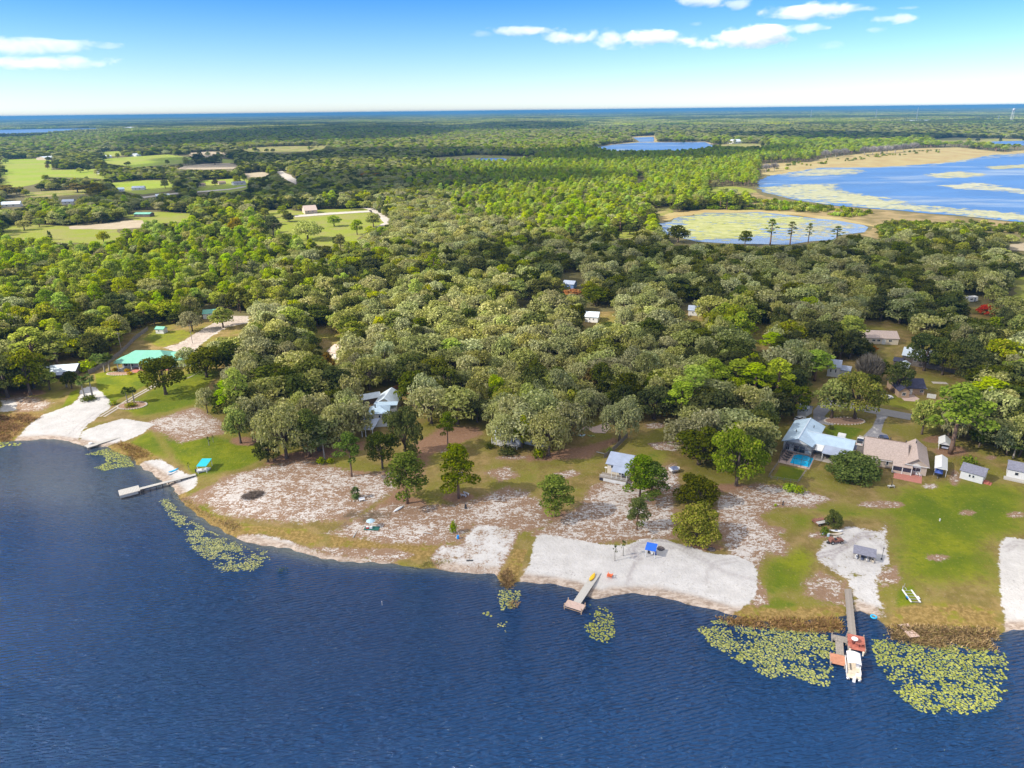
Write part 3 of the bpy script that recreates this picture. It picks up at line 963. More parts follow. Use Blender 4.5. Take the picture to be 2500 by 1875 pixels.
def mat_of_pads(name, outline, n, rmin, rmax, seed, thick=0.5, label=None, z=ZF + 0.24, matl='lily_leaves'):
    """a floating carpet of far lily pads: many small irregular leaves and rafts of leaves"""
    rng = np.random.default_rng(seed)
    Q = poly(outline, z)
    lo, hi = Q.min(0), Q.max(0)
    P = rng.uniform(lo, hi, (n * 6, 2))
    P = P[inside(P, Q)]
    d = sdist(P, Q)
    w_ = (hi - lo).min() * 0.18
    keep = rng.random(len(P)) < np.clip(d / w_, 0.15, 1) * (0.35 + 0.65 * (vnoise(P[:, 0] / rmax * .25, P[:, 1] / rmax * .4, 1) > thick - 0.7))
    P = P[keep][:n]
    k = 7
    a = np.linspace(0, 2 * np.pi, k, endpoint=False)[None, :] + rng.random((len(P), 1)) * 6
    r = rng.uniform(rmin, rmax, (len(P), 1)) * rng.uniform(0.6, 1.15, (len(P), k))
    V = np.stack([P[:, :1] + 1.9 * r * np.cos(a), P[:, 1:] + r * np.sin(a), np.full(r.shape, z) + rng.random((len(P), 1)) * 0.03], -1).reshape(-1, 3)
    F = np.arange(len(P) * k).reshape(-1, k)
    me = mesh_np(name, V, F, [M[matl]])
    for an in ('tint', 'alt'):
        t_ = me.attributes.new(an, 'FLOAT', 'FACE')
        t_.data.foreach_set('value', (rng.random(len(P)) * (1 if an == 'tint' else 0.35)).astype(np.float32))
    o = obj(name, me)
    return tag(o, label, 'water plants' if label else None, None, 'stuff')


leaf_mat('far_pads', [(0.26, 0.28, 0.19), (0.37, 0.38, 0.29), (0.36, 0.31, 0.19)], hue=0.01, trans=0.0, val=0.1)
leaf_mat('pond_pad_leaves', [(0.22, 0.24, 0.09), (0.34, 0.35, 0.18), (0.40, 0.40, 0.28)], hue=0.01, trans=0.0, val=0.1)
FP = [
    ([(1852, 458), (1920, 450), (2045, 448), (2060, 465), (2150, 480), (2250, 500), (2400, 512), (2540, 525), (2540, 547), (2400, 532), (2250, 517), (2146, 509), (1990, 495), (1880, 474)], 5200, 0.8, 2.8),
    ([(1895, 428), (1990, 412), (2110, 412), (2110, 422), (2050, 428), (1940, 432)], 600, 1.5, 4.5),
    ([(2140, 409), (2300, 395), (2430, 375), (2530, 370), (2530, 378), (2420, 388), (2330, 400), (2250, 405)], 650, 2.0, 6.0),
    ([(2240, 426), (2340, 418), (2410, 425), (2390, 433), (2290, 435)], 300, 1.5, 5.0),
    ([(2290, 453), (2390, 445), (2480, 460), (2540, 470), (2520, 476), (2420, 466), (2330, 460)], 420, 1.5, 4.0),
    ([(2400, 408), (2540, 398), (2540, 408), (2430, 414)], 350, 3, 6.0),
]
for i, (q, n, a_, b_) in enumerate(FP):
    mat_of_pads('lily_mat', q, n, a_, b_, 40 + i, 0.6, 'pale carpet of lily pads floating on the wide blue lake beyond the forest', matl='far_pads')
mat_of_pads('pond_mat', [(1614, 548), (1660, 531), (1720, 521), (1850, 521), (1960, 529), (2000, 540), (1960, 556), (1850, 585), (1700, 588), (1620, 570)], 1500, 1.2, 3.2, 51, 0.7,
            'yellow green carpet of pads covering most of the pond behind the forest', matl='pond_pad_leaves')
mat_of_pads('pond_mat', [(1900, 535), (2000, 535), (2110, 553), (2080, 572), (1960, 588), (1880, 590)], 500, 0.8, 2.2, 52, 0.3,
            'scattered pads on the open right end of the pond behind the forest', matl='far_pads')
# ------------------------------------------------------------------ trees
UNIT = np.array([[-0.5, -0.5], [0.5, -0.5], [0.62, 0.35], [0.0, 0.72], [-0.6, 0.3]])


def leaf_cloud(lobes, dens, leaf, rng, jit=0.75, up=0.4, lowcut=-0.5, fill=0.2, alt=0.2, elong=1.0):
    """leaf clumps spread over (and a few within) lobes (x, y, z, rx, ry, rz); returns vertices, faces, tint, alt"""
    Ps, Ns, Lt = [], [], []
    for (x, y, z, a, b, c) in lobes:
        n = max(6, int(dens * (a * b + a * c + b * c) / 3))
        d = rng.normal(size=(n, 3))
        d /= np.linalg.norm(d, axis=1)[:, None]
        d = d[d[:, 2] > lowcut]
        r = np.where(rng.random(len(d)) < fill, rng.uniform(0.3, 0.9, len(d)), rng.uniform(0.86, 1.08, len(d)))
        Ps.append(np.array([x, y, z]) + d * np.array([a, b, c]) * r[:, None])
        nn = d / np.array([a, b, c])
        Ns.append(nn / np.linalg.norm(nn, axis=1)[:, None])
        Lt.append(np.full(len(d), rng.random()))
    P, N = np.vstack(Ps), np.vstack(Ns)
    n = len(P)
    N = N + rng.normal(size=(n, 3)) * jit + np.array([0, 0, up])
    N /= np.linalg.norm(N, axis=1)[:, None]
    t = np.cross(N, rng.normal(size=(n, 3)))
    t /= np.linalg.norm(t, axis=1)[:, None] + 1e-9
    b = np.cross(N, t)
    s = (leaf * rng.uniform(0.65, 1.4, n))[:, None, None]
    V = P[:, None, :] + s * (elong * UNIT[None, :, :1] * t[:, None, :] + UNIT[None, :, 1:] * b[:, None, :])
    k = len(UNIT)
    F = np.arange(n * k).reshape(n, k)
    return V.reshape(-1, 3), F, 0.6 * np.concatenate(Lt) + 0.4 * rng.random(n), (rng.random(n) < alt) * rng.uniform(0.4, 1.0, n)


def finish_leaves(name, V, F, tint, alt, matl):
    me = mesh_np(name, V, F, [M[matl]])
    for an, dv in (('tint', tint), ('alt', alt)):
        a = me.attributes.new(an, 'FLOAT', 'FACE')
        a.data.foreach_set('value', np.ascontiguousarray(dv, np.float32))
    return me


def trunk_mesh(name, H, r0, limbs, matl, n=7, lean=(0, 0), flare=1.5):
    mb = MB()
    mb.tube([(0, 0, -0.3), (lean[0] * .1, lean[1] * .1, H * 0.12), (lean[0] * .5, lean[1] * .5, H * 0.55), (lean[0], lean[1], H)],
            [r0 * flare, r0 * 1.05, r0 * 0.8, r0 * 0.35], n)
    for (z0, end, rr) in limbs:
        s = z0 / H
        a = Vector((lean[0] * s, lean[1] * s, z0))
        e = Vector(end)
        m_ = a.lerp(e, 0.5) + Vector((0, 0, -0.06 * (e - a).length))
        mb.tube([a, m_, e], [rr, rr * 0.75, rr * 0.3], 5)
    me = D.meshes.new(name)
    me.from_pydata(mb.v, [], mb.f)
    me.materials.append(M[matl])
    me.polygons.foreach_set('use_smooth', np.ones(len(me.polygons), bool))
    return me


PROTO = {}        # kind -> list of (crown mesh, trunk mesh, height, half width)


def add_proto(kind, crown, trunk, h, r):
    PROTO.setdefault(kind, []).append((crown, trunk, h, r))


def make_oak(kind, matl, seed, H=11.0, R=5.6, dens=46, leaf=0.42, alt=0.18, base=0.34, bark='bark', droop=0, flat=0.62, nl=31):
    rng = np.random.default_rng(seed)
    lobes, limbs = [], []
    zc = H * base
    el_ = rng.uniform(0.88, 1.12)
    ht = H - zc
    for i in range(nl):
        u = (i + 0.5) / nl
        ph = i * 2.39996 + rng.uniform(-0.5, 0.5)
        rr = math.sqrt(u) * R * rng.uniform(0.72, 1.18) * 0.84
        z = zc + ht * (0.20 + 0.58 * (1 - (rr / R) ** 2.4) + rng.uniform(-0.24, 0.14)) * 0.95
        s = R * rng.uniform(0.17, 0.36)
        lobes.append((rr * math.cos(ph) * el_, rr * math.sin(ph) / el_, max(z, zc + 0.3), s, s, s * flat * rng.uniform(0.8, 1.2)))
        if i % 3 == 1:
            limbs.append((H * rng.uniform(0.2, 0.36), (rr * .9 * math.cos(ph), rr * .9 * math.sin(ph), max(z, zc) - 0.3), 0.028 * H * 0.6))
    for i in range(6):
        ph = i * 1.05 + rng.uniform(-0.3, 0.3)
        lobes.append((R * .66 * math.cos(ph), R * .66 * math.sin(ph), zc + ht * .08, R * .3, R * .3, ht * .2))
    V, F, ti, al = leaf_cloud(lobes, dens, leaf, rng, alt=alt)
    if droop:                                  # hanging moss: slim vertical strands below the lobes
        m = droop
        j = rng.integers(0, len(lobes), m)
        L = np.array(lobes)[j]
        a = rng.uniform(0, 6.28, m)
        px = L[:, 0] + L[:, 3] * 0.95 * np.cos(a)
        py = L[:, 1] + L[:, 4] * 0.95 * np.sin(a)
        z1 = L[:, 2] + rng.uniform(-0.2, 0.3, m) * L[:, 5]
        ln = rng.uniform(0.6, 1.7, m)
        ww = rng.uniform(0.10, 0.22, m)
        tx, ty = -np.sin(a), np.cos(a)
        Q = np.stack([np.stack([px - tx * ww, py - ty * ww, z1], 1), np.stack([px + tx * ww, py + ty * ww, z1], 1),
                      np.stack([px + tx * ww * .8, py + ty * ww * .8, z1 - ln * .6], 1), np.stack([px, py, z1 - ln], 1), np.stack([px - tx * ww * .8, py - ty * ww * .8, z1 - ln * .5], 1)], 1)
        b0 = len(V)
        V = np.vstack([V, Q.reshape(-1, 3)])
        F = np.vstack([F, b0 + np.arange(m * 5).reshape(m, 5)])
        ti = np.concatenate([ti, rng.random(m)])
        al = np.concatenate([al, rng.uniform(0.6, 1.0, m)])
    add_proto(kind, finish_leaves('crown', V, F, ti, al, matl), trunk_mesh('trunk', H * 0.62, 0.035 * H, limbs, bark), H, R)


def make_pine(kind, matl, seed, H=15.0, R=3.4, dens=80, leaf=0.30, bare=0.5, nl=17, bark='pine_bark', open_=0.0):
    rng = np.random.default_rng(seed)
    lobes, limbs = [], []
    z0 = H * bare
    for i in range(nl):
        u = (i + 0.5) / nl
        z = z0 + (H - z0) * (u ** 0.85) - 0.4
        wid = R * (0.50 + 0.62 * math.sin(math.pi * min(1, 0.18 + u * 0.86))) * (1 - 0.45 * u)
        ph = i * 2.39996 + rng.uniform(-0.6, 0.6)
        rr = wid * rng.uniform(0.35, 1.0)
        s = R * rng.uniform(0.27, 0.44) * (1 - open_)
        lobes.append((rr * math.cos(ph), rr * math.sin(ph), z, s, s, s * rng.uniform(0.6, 0.85)))
        limbs.append((max(1.0, z - 0.9), (rr * math.cos(ph), rr * math.sin(ph), z - 0.1), 0.07))
    lobes.append((0, 0, H - 0.9, R * .42, R * .42, R * .36))
    V, F, ti, al = leaf_cloud(lobes, dens, leaf, rng, jit=0.7, up=0.35, lowcut=-0.6, fill=0.25, alt=0.15, elong=1.15)
    add_proto(kind, finish_leaves('crown', V, F, ti, al, matl), trunk_mesh('trunk', H * 0.97, 0.017 * H, limbs, bark, flare=1.25), H, R)


def make_palm(kind, seed, H=6.5, n=30, fl=1.9, matl='palm_fronds'):
    rng = np.random.default_rng(seed)
    V, F, ti, al = [], [], [], []
    for i in range(n):
        ph = i * 2.39996
        el = rad(rng.uniform(-48, 72))
        L = fl * rng.uniform(0.8, 1.1)
        ca, sa = math.cos(ph), math.sin(ph)
        p0 = np.array([0, 0, H])
        d = np.array([ca * math.cos(el), sa * math.cos(el), math.sin(el)])
        side = np.array([-sa, ca, 0])
        for k in range(7):                      # segments of a fan frond, spread like fingers
            a = (k - 3) / 3.0
            tip = p0 + d * L * (1 - 0.22 * abs(a)) + side * a * L * 0.42 + np.array([0, 0, -0.30 * L * (0.5 + abs(a) * 0.5)])
            root = p0 + d * L * 0.34
            mid = root * 0.45 + tip * 0.55 + np.array([0, 0, 0.06])
            wv = side * 0.085 * L
            b = len(V)
            V += [root - wv * .4, root + wv * .4, mid + wv, tip, mid - wv]
            F.append((b, b + 1, b + 2, b + 3, b + 4))
            ti.append(rng.random())
            al.append(0.8 if el < rad(-25) else 0.0)
        b = len(V)
        V += [p0 + side * .03, p0 - side * .03, p0 + d * L * .2 - side * .03, p0 + d * L * .36, p0 + d * L * .2 + side * .03]
        F.append((b, b + 1, b + 2, b + 3, b + 4))
        ti.append(0.5)
        al.append(0.5)
    add_proto(kind, finish_leaves('crown', np.array(V), np.array(F), np.array(ti), np.array(al), matl), trunk_mesh('trunk', H, 0.2, [], 'pale_bark', 8, (0.15, 0.1), 1.2), H + fl * .6, fl)


def make_bare(kind, matl, seed, H=9.0, R=4.5, n=420, bark='pale_bark', dome=False):
    rng = np.random.default_rng(seed)
    mb = MB()
    limbs = []
    for i in range(11):
        ph = i * 2.39996
        rr = R * math.sqrt((i + .6) / 11)
        z = H * (0.45 + 0.5 * math.sqrt(max(0, 1 - (rr / R * .93) ** 2)))
        limbs.append((H * rng.uniform(0.18, 0.4), (rr * .8 * math.cos(ph), rr * .8 * math.sin(ph), z * .92), 0.13))
    V, F, ti = [], [], []
    for i in range(n):
        ph, u = rng.uniform(0, 6.28), rng.random()
        rr = R * math.sqrt(u)
        z = H * (0.40 + 0.58 * math.sqrt(max(0.0, 1 - (rr / R * .95) ** 2))) * rng.uniform(0.84, 1.0)
        e = np.array([rr * math.cos(ph), rr * math.sin(ph), z])
        a = e * np.array([0.55, 0.55, 0.62]) + rng.normal(size=3) * 0.35
        s = np.cross(e - a, rng.normal(size=3))
        s /= np.linalg.norm(s)
        wd = 0.055 if not dome else 0.085
        m_ = (a + e) / 2 + rng.normal(size=3) * 0.2
        b = len(V)
        V += [a - s * wd, a + s * wd, m_ + s * wd, e, m_ - s * wd]
        F.append((b, b + 1, b + 2, b + 3, b + 4))
        ti.append(rng.random())
    add_proto(kind, finish_leaves('crown', np.array(V), np.array(F), np.array(ti), np.zeros(len(F)), matl), trunk_mesh('trunk', H * .62, 0.026 * H, limbs, bark), H, R)


def make_bush(kind, matl, seed, H=2.0, R=1.4, dens=70, leaf=0.22, nl=10, alt=0.2):
    rng = np.random.default_rng(seed)
    lobes = []
    for i in range(nl):
        ph = i * 2.39996
        rr = R * .68 * math.sqrt((i + .3) / nl)
        s = R * rng.uniform(0.38, 0.52)
        lobes.append((rr * math.cos(ph), rr * math.sin(ph), H * rng.uniform(0.42, 0.68) * (1.1 - 0.5 * rr / R), s, s, H * .36))
    V, F, ti, al = leaf_cloud(lobes, dens, leaf, rng, alt=alt, lowcut=-0.9)
    V[:, 2] = np.maximum(V[:, 2], 0.02)
    add_proto(kind, finish_leaves('foliage', V, F, ti, al, matl), trunk_mesh('stem', H * .5, 0.05 * H, [], 'bark', 5), H, R)


for s_ in range(5):
    make_oak('oak', 'oak_leaves', 10 + s_, H=10.5 + s_ * .6, R=5.2 + 0.35 * (s_ % 3))
    make_oak('moss', 'moss_oak_leaves', 30 + s_, H=10 + s_ * .5, R=5.6 + 0.3 * (s_ % 3), dens=40, leaf=0.38, alt=0.30, droop=150, nl=26)
    make_pine('pine', 'pine_needles', 50 + s_, H=15 + s_ * .8, R=3.3 + 0.25 * (s_ % 3), bare=0.42 + .04 * s_)
for s_ in range(4):
    make_oak('dark', 'dark_oak_leaves', 70 + s_, H=10.5 + s_ * .7, R=5.2 + 0.3 * (s_ % 3))
    make_pine('dullpine', 'dull_pine_needles', 90 + s_, H=15 + s_ * .8, R=3.1 + 0.25 * (s_ % 3), bare=0.35 + .05 * s_)
make_pine('lone', 'lone_pine_needles', 61, H=15, R=4.1, bare=0.28, nl=24, dens=120, leaf=0.26)
make_pine('lone', 'dull_pine_needles', 62, H=15, R=4.0, bare=0.30, nl=24, dens=120, leaf=0.26)
make_pine('lone', 'lone_pine_needles', 63, H=15, R=3.6, bare=0.50, nl=18, dens=120, leaf=0.26)
make_pine('sparse', 'dull_pine_needles', 64, H=19, R=2.9, bare=0.45, nl=13, open_=0.2)
make_oak('gold', 'gold_leaves', 101, H=10, R=4.3)
make_oak('yellow', 'yellow_leaves', 102, H=9, R=4.0)
make_oak('orange', 'orange_leaves', 103, H=9.5, R=4.2)
make_oak('red', 'red_leaves', 104, H=7, R=3.6, base=.2)
make_oak('lime', 'lime_leaves', 105, H=10, R=4.4)
make_oak('lime', 'lime_leaves', 107, H=9, R=4.0)
make_oak('hero_oak', 'dark_oak_leaves', 110, H=11, R=6, dens=90, leaf=0.30, nl=30)
make_oak('hero_oak', 'oak_leaves', 111, H=11, R=6, dens=90, leaf=0.30, nl=30)
make_oak('hero_moss', 'moss_oak_leaves', 112, H=11, R=6.2, dens=80, leaf=0.28, alt=0.32, droop=300, nl=34)
make_oak('hero_moss', 'moss_oak_leaves', 113, H=10, R=6.2, dens=80, leaf=0.28, alt=0.28, droop=200, nl=30)
make_oak('round', 'dark_oak_leaves', 114, H=8, R=4.6, dens=120, leaf=0.26, base=0.12, nl=34, flat=0.75)
make_oak('round', 'hedge_leaves', 116, H=8, R=4.6, dens=130, leaf=0.26, base=0.04, nl=38, flat=0.8)
make_oak('round', 'oak_leaves', 115, H=8, R=4.6, dens=120, leaf=0.26, base=0.10, nl=34, flat=0.75, alt=0.3)
make_bare('bare', 'bare_twigs', 120, dome=True, n=900)
make_bare('deadtree', 'grey_twigs', 121, n=330)
make_bare('deadtree', 'grey_twigs', 122, n=300, H=10, R=3.6)
make_palm('palm', 130)
make_palm('palm', 131, H=5.5, n=26, fl=1.7)
make_palm('shortpalm', 132, H=1.3, n=34, fl=1.9)
make_palm('youngpalm', 133, H=2.6, n=9, fl=1.5)
make_bush('bush', 'oak_leaves', 140)
make_bush('bush', 'hedge_leaves', 141)
make_bush('limebush', 'lime_leaves', 142)
make_bush('goldbush', 'yellow_leaves', 143)
make_bush('darkbush', 'dark_oak_leaves', 144)

KINDNAME = {'oak': 'oak_tree', 'dark': 'oak_tree', 'moss': 'mossy_oak_tree', 'pine': 'pine_tree', 'dullpine': 'pine_tree', 'lone': 'pine_tree', 'sparse': 'pine_tree',
            'gold': 'maple_tree', 'yellow': 'maple_tree', 'orange': 'maple_tree', 'red': 'maple_tree', 'lime': 'broadleaf_tree', 'hero_oak': 'oak_tree', 'hero_moss': 'mossy_oak_tree',
            'round': 'round_tree', 'bare': 'bare_tree', 'deadtree': 'dead_tree', 'palm': 'palm_tree', 'shortpalm': 'palm_tree', 'youngpalm': 'young_palm',
            'bush': 'shrub', 'limebush': 'shrub', 'goldbush': 'shrub', 'darkbush': 'shrub'}
KINDCAT = {'oak_tree': 'oak tree', 'mossy_oak_tree': 'mossy oak', 'pine_tree': 'pine tree', 'maple_tree': 'maple tree', 'broadleaf_tree': 'tree', 'round_tree': 'tree', 'bare_tree': 'bare tree',
           'dead_tree': 'dead tree', 'palm_tree': 'palm tree', 'young_palm': 'palm tree', 'shrub': 'shrub'}


def put_tree(kind, vi, loc, sx, sz, rz, label, group=None):
    cr, tr, h, r = PROTO[kind][vi % len(PROTO[kind])]
    nm = KINDNAME[kind]
    e = empty(nm, loc, rz, label, KINDCAT[nm], group)
    e.scale = (sx, sx, sz)
    obj(cr.name.split('.')[0], cr, e)
    obj(tr.name.split('.')[0], tr, e)
    return e


def tree_px(kind, vi, bx, by, ty, wpx, label, group=None, rz=None):
    """a tree standing at pixel (bx, by) whose top shows at row ty, crown wpx wide"""
    x, y, z = place(bx, by)
    cr, tr, h, r = PROTO[kind][vi % len(PROTO[kind])]
    # height: where the vertical line above the base meets the view ray of the top
    rr = ray(bx, ty)
    k = y / rr[1]
    H = CAMH + rr[2] * k - z
    rng_ = math.dist((x, y, z), (0, 0, CAMH))
    wm = wpx * rng_ / FOC * (0.86 if kind in ('oak', 'dark', 'moss', 'hero_oak', 'hero_moss', 'round') else 1.0)
    e = put_tree(kind, vi, (x, y, z), wm / (2 * r), H / h, (bx * 0.37 + by) % 6.28 if rz is None else rz, label, group)
    HAND.append((x, y, wm / 2))
    return e


HAND = []
T = tree_px
T('lone', 2, 859, 1163, 1060, 62, 'slender pine with long bare trunk standing alone on dry grass beside the dark oak clump')
T('lone', 0, 755, 1116, 1004, 72, 'tall pine leaning out of the oak wood just left of a lone cabbage palm')
T('lone', 1, 995, 1229, 1111, 96, 'bushy pine on brown straw behind the overturned canoe')
T('lone', 1, 1120, 1216, 1091, 92, 'full crowned pine with two white benches at its foot')
T('lone', 1, 1356, 1261, 1165, 90, 'wide pine standing alone where the sandy track meets the open yard')
T('lone', 2, 1094, 1094, 1009, 44, 'thin pine with a small bright crown on the shaded brown slope')
T('lone', 1, 1562, 1216, 1116, 80, 'darker pine of the pair in front of the white two storey cottage', rz=1.0)
T('lone', 0, 1590, 1221, 1134, 78, 'brighter pine of the pair in front of the white two storey cottage', rz=2.0)
T('lone', 1, 1555, 1292, 1219, 52, 'small thin pine on brown straw behind the white beach with the blue canopy')
T('round', 0, 1700, 1228, 1157, 112, 'dense dark round tree just behind the olive green round tree')
T('round', 2, 1699, 1316, 1232, 126, 'olive green round tree at the back edge of the white beach')
T('round', 0, 2034, 1286, 1245, 42, 'small dark round tree beside the rusty tractor')
T('round', 1, 2083, 1160, 1113, 140, 'broad low dark green tree in front of the tan shingled house')
T('hero_oak', 1, 1797, 1186, 1052, 138, 'big spreading oak at the wood edge left of the pool house')
T('hero_oak', 0, 405, 963, 867, 114, 'dark spreading oak casting a long shadow on the lawn of the green roofed house')
T('hero_oak', 0, 934, 1143, 1052, 82, 'left dark oak of the clump hiding the light blue roofed house')
T('hero_oak', 0, 990, 1118, 990, 108, 'tallest dark oak of the clump hiding the light blue roofed house')
T('bush', 0, 1005, 1120, 1083, 46, 'small round oak shrub at the right foot of the dark oak clump')
T('hero_moss', 1, 1232, 1092, 1008, 100, 'moss draped oak spreading over the roof of the white cottage')
T('hero_moss', 0, 1340, 1112, 1004, 134, 'widest moss draped oak right of the white cottage under the trees')
T('hero_moss', 1, 1512, 1078, 974, 114, 'pale grey moss draped oak behind the pinkish patio')
T('hero_moss', 0, 700, 1118, 985, 140, 'large grey green oak at the wood edge behind the tall leaning pine')
T('dark', 1, 655, 1128, 1075, 72, 'low dark oak bush at the corner of the bright lawn')
T('hero_moss', 0, 620, 1070, 965, 110, 'grey green oak rising behind the low oak bush at the lawn corner')
T('moss', 1, 828, 1085, 985, 86, 'grey oak left of the small light blue porch roof')
T('moss', 2, 775, 1065, 960, 110, 'grey oak in the second row behind the leaning pine')
T('pine', 1, 590, 1040, 902, 62, 'tallest bright yellow green pine at the lawn edge')
T('pine', 2, 566, 1025, 930, 54, 'bright pine left of the tallest one at the lawn edge')
T('oak', 2, 588, 1082, 985, 76, 'olive oak standing on the bright lawn edge below the tall bright pines')
T('moss', 0, 507, 1008, 946, 46, 'small grey green tree at the top of the sandy lawn')
T('dark', 2, 505, 920, 848, 100, 'dark oak right of the green roofed house')
T('moss', 3, 462, 912, 845, 56, 'leaning thin oak by the right end of the green roofed house')
T('dark', 0, 556, 905, 835, 96, 'dark oak behind the curved walk right of the green roofed house')
T('moss', 1, 470, 808, 760, 60, 'grey oak by the white shed with a green roof')
T('oak', 1, 545, 800, 748, 66, 'thin branching oak over the sandy driveway')
T('oak', 4, 75, 965, 850, 80, 'dark oak at the left corner in front of the pale metal roofed house')
T('dark', 1, 20, 970, 870, 100, 'dark oak at the left edge of the picture near the reed bed')
T('oak', 2, 122, 952, 900, 44, 'small oak in front of the left half of the pale metal roofed house')
T('dark', 3, 176, 948, 905, 40, 'small dark oak in front of the right end of the pale metal roofed house')
T('pine', 0, 143, 900, 810, 70, 'bright pine behind the pale metal roofed house')
T('pine', 3, 90, 905, 800, 70, 'dull bright pine left of the one behind the pale metal roofed house')
T('hero_oak', 1, 2086, 1022, 912, 122, 'large oak standing in the right end of the mulched bed')
T('oak', 3, 2030, 1020, 925, 90, 'oak standing in the left end of the mulched bed')
T('pine', 2, 2320, 1108, 946, 112, 'tallest bright pine with a long bare trunk beside the open white carport')
T('oak', 0, 2250, 1060, 975, 66, 'olive tree left of the tallest bright pine')
T('bare', 0, 2117, 935, 857, 66, 'round leafless tree with a brown dome of twigs')
T('dark', 3, 2190, 960, 880, 60, 'dark oak left of the navy roofed house')
T('hero_oak', 0, 2255, 905, 812, 92, 'dark oak covering the middle of the long pale roof')
T('hero_oak', 0, 2300, 915, 830, 78, 'dark oak with a grey trunk beside the wooden fence')
T('orange', 0, 1398, 735, 705, 50, 'orange autumn tree in the middle of the oak wood')
T('orange', 0, 2118, 862, 843, 40, 'small orange tree behind the leafless dome tree')
T('red', 0, 2408, 768, 742, 36, 'bright red tree near the white camper')
T('yellow', 0, 193, 802, 767, 36, 'small golden tree in the left oak wood')
T('gold', 0, 800, 925, 858, 42, 'golden green tree by the tan roofed cottage')
T('dark', 2, 765, 925, 870, 40, 'dark green tree left of the golden green one')
T('gold', 0, 1440, 965, 898, 66, 'rust brown oak crown in the grey oak wood')
T('palm', 0, 1513, 985, 928, 34, 'dark cabbage palm deep in the oak wood')
T('pine', 4, 1797, 1110, 1035, 0.1 + 70, 'bright green tree at the left edge of the pool house yard')
for i_, (a, b, c, d, l) in enumerate([(1690, 1010, 895, 72, 'leftmost of the bright pines at the right wood edge'), (1735, 985, 880, 60, 'second bright pine of the row at the right wood edge'),
                                      (1660, 1030, 935, 60, 'lowest bright pine of the row at the right wood edge'), (1795, 975, 880, 64, 'third bright pine of the row at the right wood edge'),
                                      (1838, 985, 890, 64, 'fourth bright pine of the row at the right wood edge'), (1893, 990, 880, 58, 'rightmost bright pine of the row at the right wood edge'),
                                      (1988, 930, 858, 62, 'bright pine left of the white gabled house'), (2070, 850, 774, 52, 'bright pine beside the tan shingled bungalow in the wood'),
                                      (1885, 870, 813, 52, 'bright pine by the brown clearing in the right wood'), (2000, 800, 758, 40, 'single duller pine amid the right oaks'),
                                      (1104, 905, 830, 58, 'single bright round pine in the middle of the grey oak wood'), (1482, 850, 801, 54, 'single bright pine right of the white house with a pool'),
                                      (965, 835, 762, 60, 'dull bright pine behind the middle grey oaks'), (865, 845, 786, 50, 'dull pine left of the middle grey oaks'),
                                      (2400, 1010, 925, 60, 'bright pine behind the tallest bright pine')]):
    T('pine' if 'dull' not in l else 'dullpine', i_, a, b, c, d * 1.25, l)
T('palm', 0, 793, 1122, 1060, 34, 'lone cabbage palm with shrubs at its foot at the wood edge')
for a, b, c, d, l in [(312, 985, 947, 24, 'left palm of the pair in the ringed bed beside the path'), (328, 983, 946, 25, 'right palm of the pair in the ringed bed beside the path'),
                      (208, 974, 920, 30, 'left palm of the clump at the top of the white beach'), (227, 972, 914, 30, 'right palm of the clump at the top of the white beach'),
                      (268, 906, 864, 32, 'palm by the left corner of the green roofed house'), (256, 909, 872, 30, 'outer palm by the left corner of the green roofed house'),
                      (163, 945, 920, 26, 'palm in front of the pale metal roofed house')]:
    T('palm', int(a) % 2, a, b, c, d, l, 'cabbage palms round the green roofed house')
T('shortpalm', 0, 868, 1216, 1191, 30, 'short bushy palm on a sandy mound beside a white bench')
T('youngpalm', 0, 511, 1088, 1067, 12, 'young palm on the bright lawn, nearer of two')
T('youngpalm', 0, 521, 1080, 1063, 9, 'thinner young palm on the bright lawn, farther of two')
T('youngpalm', 0, 462, 1148, 1129, 9, 'slim young palm left of the turquoise canopy')
T('youngpalm', 0, 1501, 1369, 1331, 14, 'windblown young palm on the white beach, left of two')
T('youngpalm', 0, 1521, 1357, 1319, 16, 'windblown young palm on the white beach, right of two')
T('palm', 1, 2473, 1120, 1080, 30, 'moss hung palm beside the shed at the right edge')
T('limebush', 0, 1107, 1301, 1271, 18, 'upright yellow green shrub beside the blue barrel')
T('limebush', 0, 1927, 1197, 1180, 34, 'yellow green hedge shrub below the fenced lawn, left half')
T('limebush', 0, 1950, 1202, 1186, 28, 'yellow green hedge shrub below the fenced lawn, right half')
T('limebush', 0, 1893, 1236, 1229, 7, 'tiny yellow shrub on the littered sand')
T('bush', 1, 2012, 1304, 1285, 22, 'small green shrub in front of the dark round tree')
T('bush', 1, 2363, 1138, 1112, 30, 'green shrub behind the shed with the grey roof')
T('bush', 0, 783, 1132, 1116, 24, 'green shrub left of the lone cabbage palm')
T('bush', 0, 806, 1130, 1118, 22, 'green shrub right of the lone cabbage palm')
T('darkbush', 0, 1195, 1094, 1082, 26, 'dark shrub at the left corner of the white cottage')
T('darkbush', 0, 1240, 1106, 1092, 52, 'dark hedge along the front of the white cottage')
T('bush', 0, 1315, 1118, 1094, 34, 'shrub under the widest moss draped oak')
T('darkbush', 0, 2028, 1048, 1036, 13, 'round shrub on the lawn beside the pale blue roof')
T('bush', 1, 1488, 1108, 1092, 18, 'shrub behind the grey roofed white cottage')
T('darkbush', 0, 218, 976, 966, 34, 'dry shrub in the palm clump at the top of the white beach')
T('bush', 0, 276, 988, 977, 20, 'round shrub beside the beach end of the path')
T('bush', 0, 320, 993, 982, 26, 'shrubs under the palm pair in the ringed bed')
for a, b in ((310, 907), (318, 914), (282, 905)):
    T('goldbush', 0, a, b, b - 7, 14, 'yellow flowering shrub along the front of the green roofed house', 'yellow shrubs in front of the green roofed house')
T('limebush', 0, 245, 890, 862, 40, 'bright green shrub left of the wooden fence')
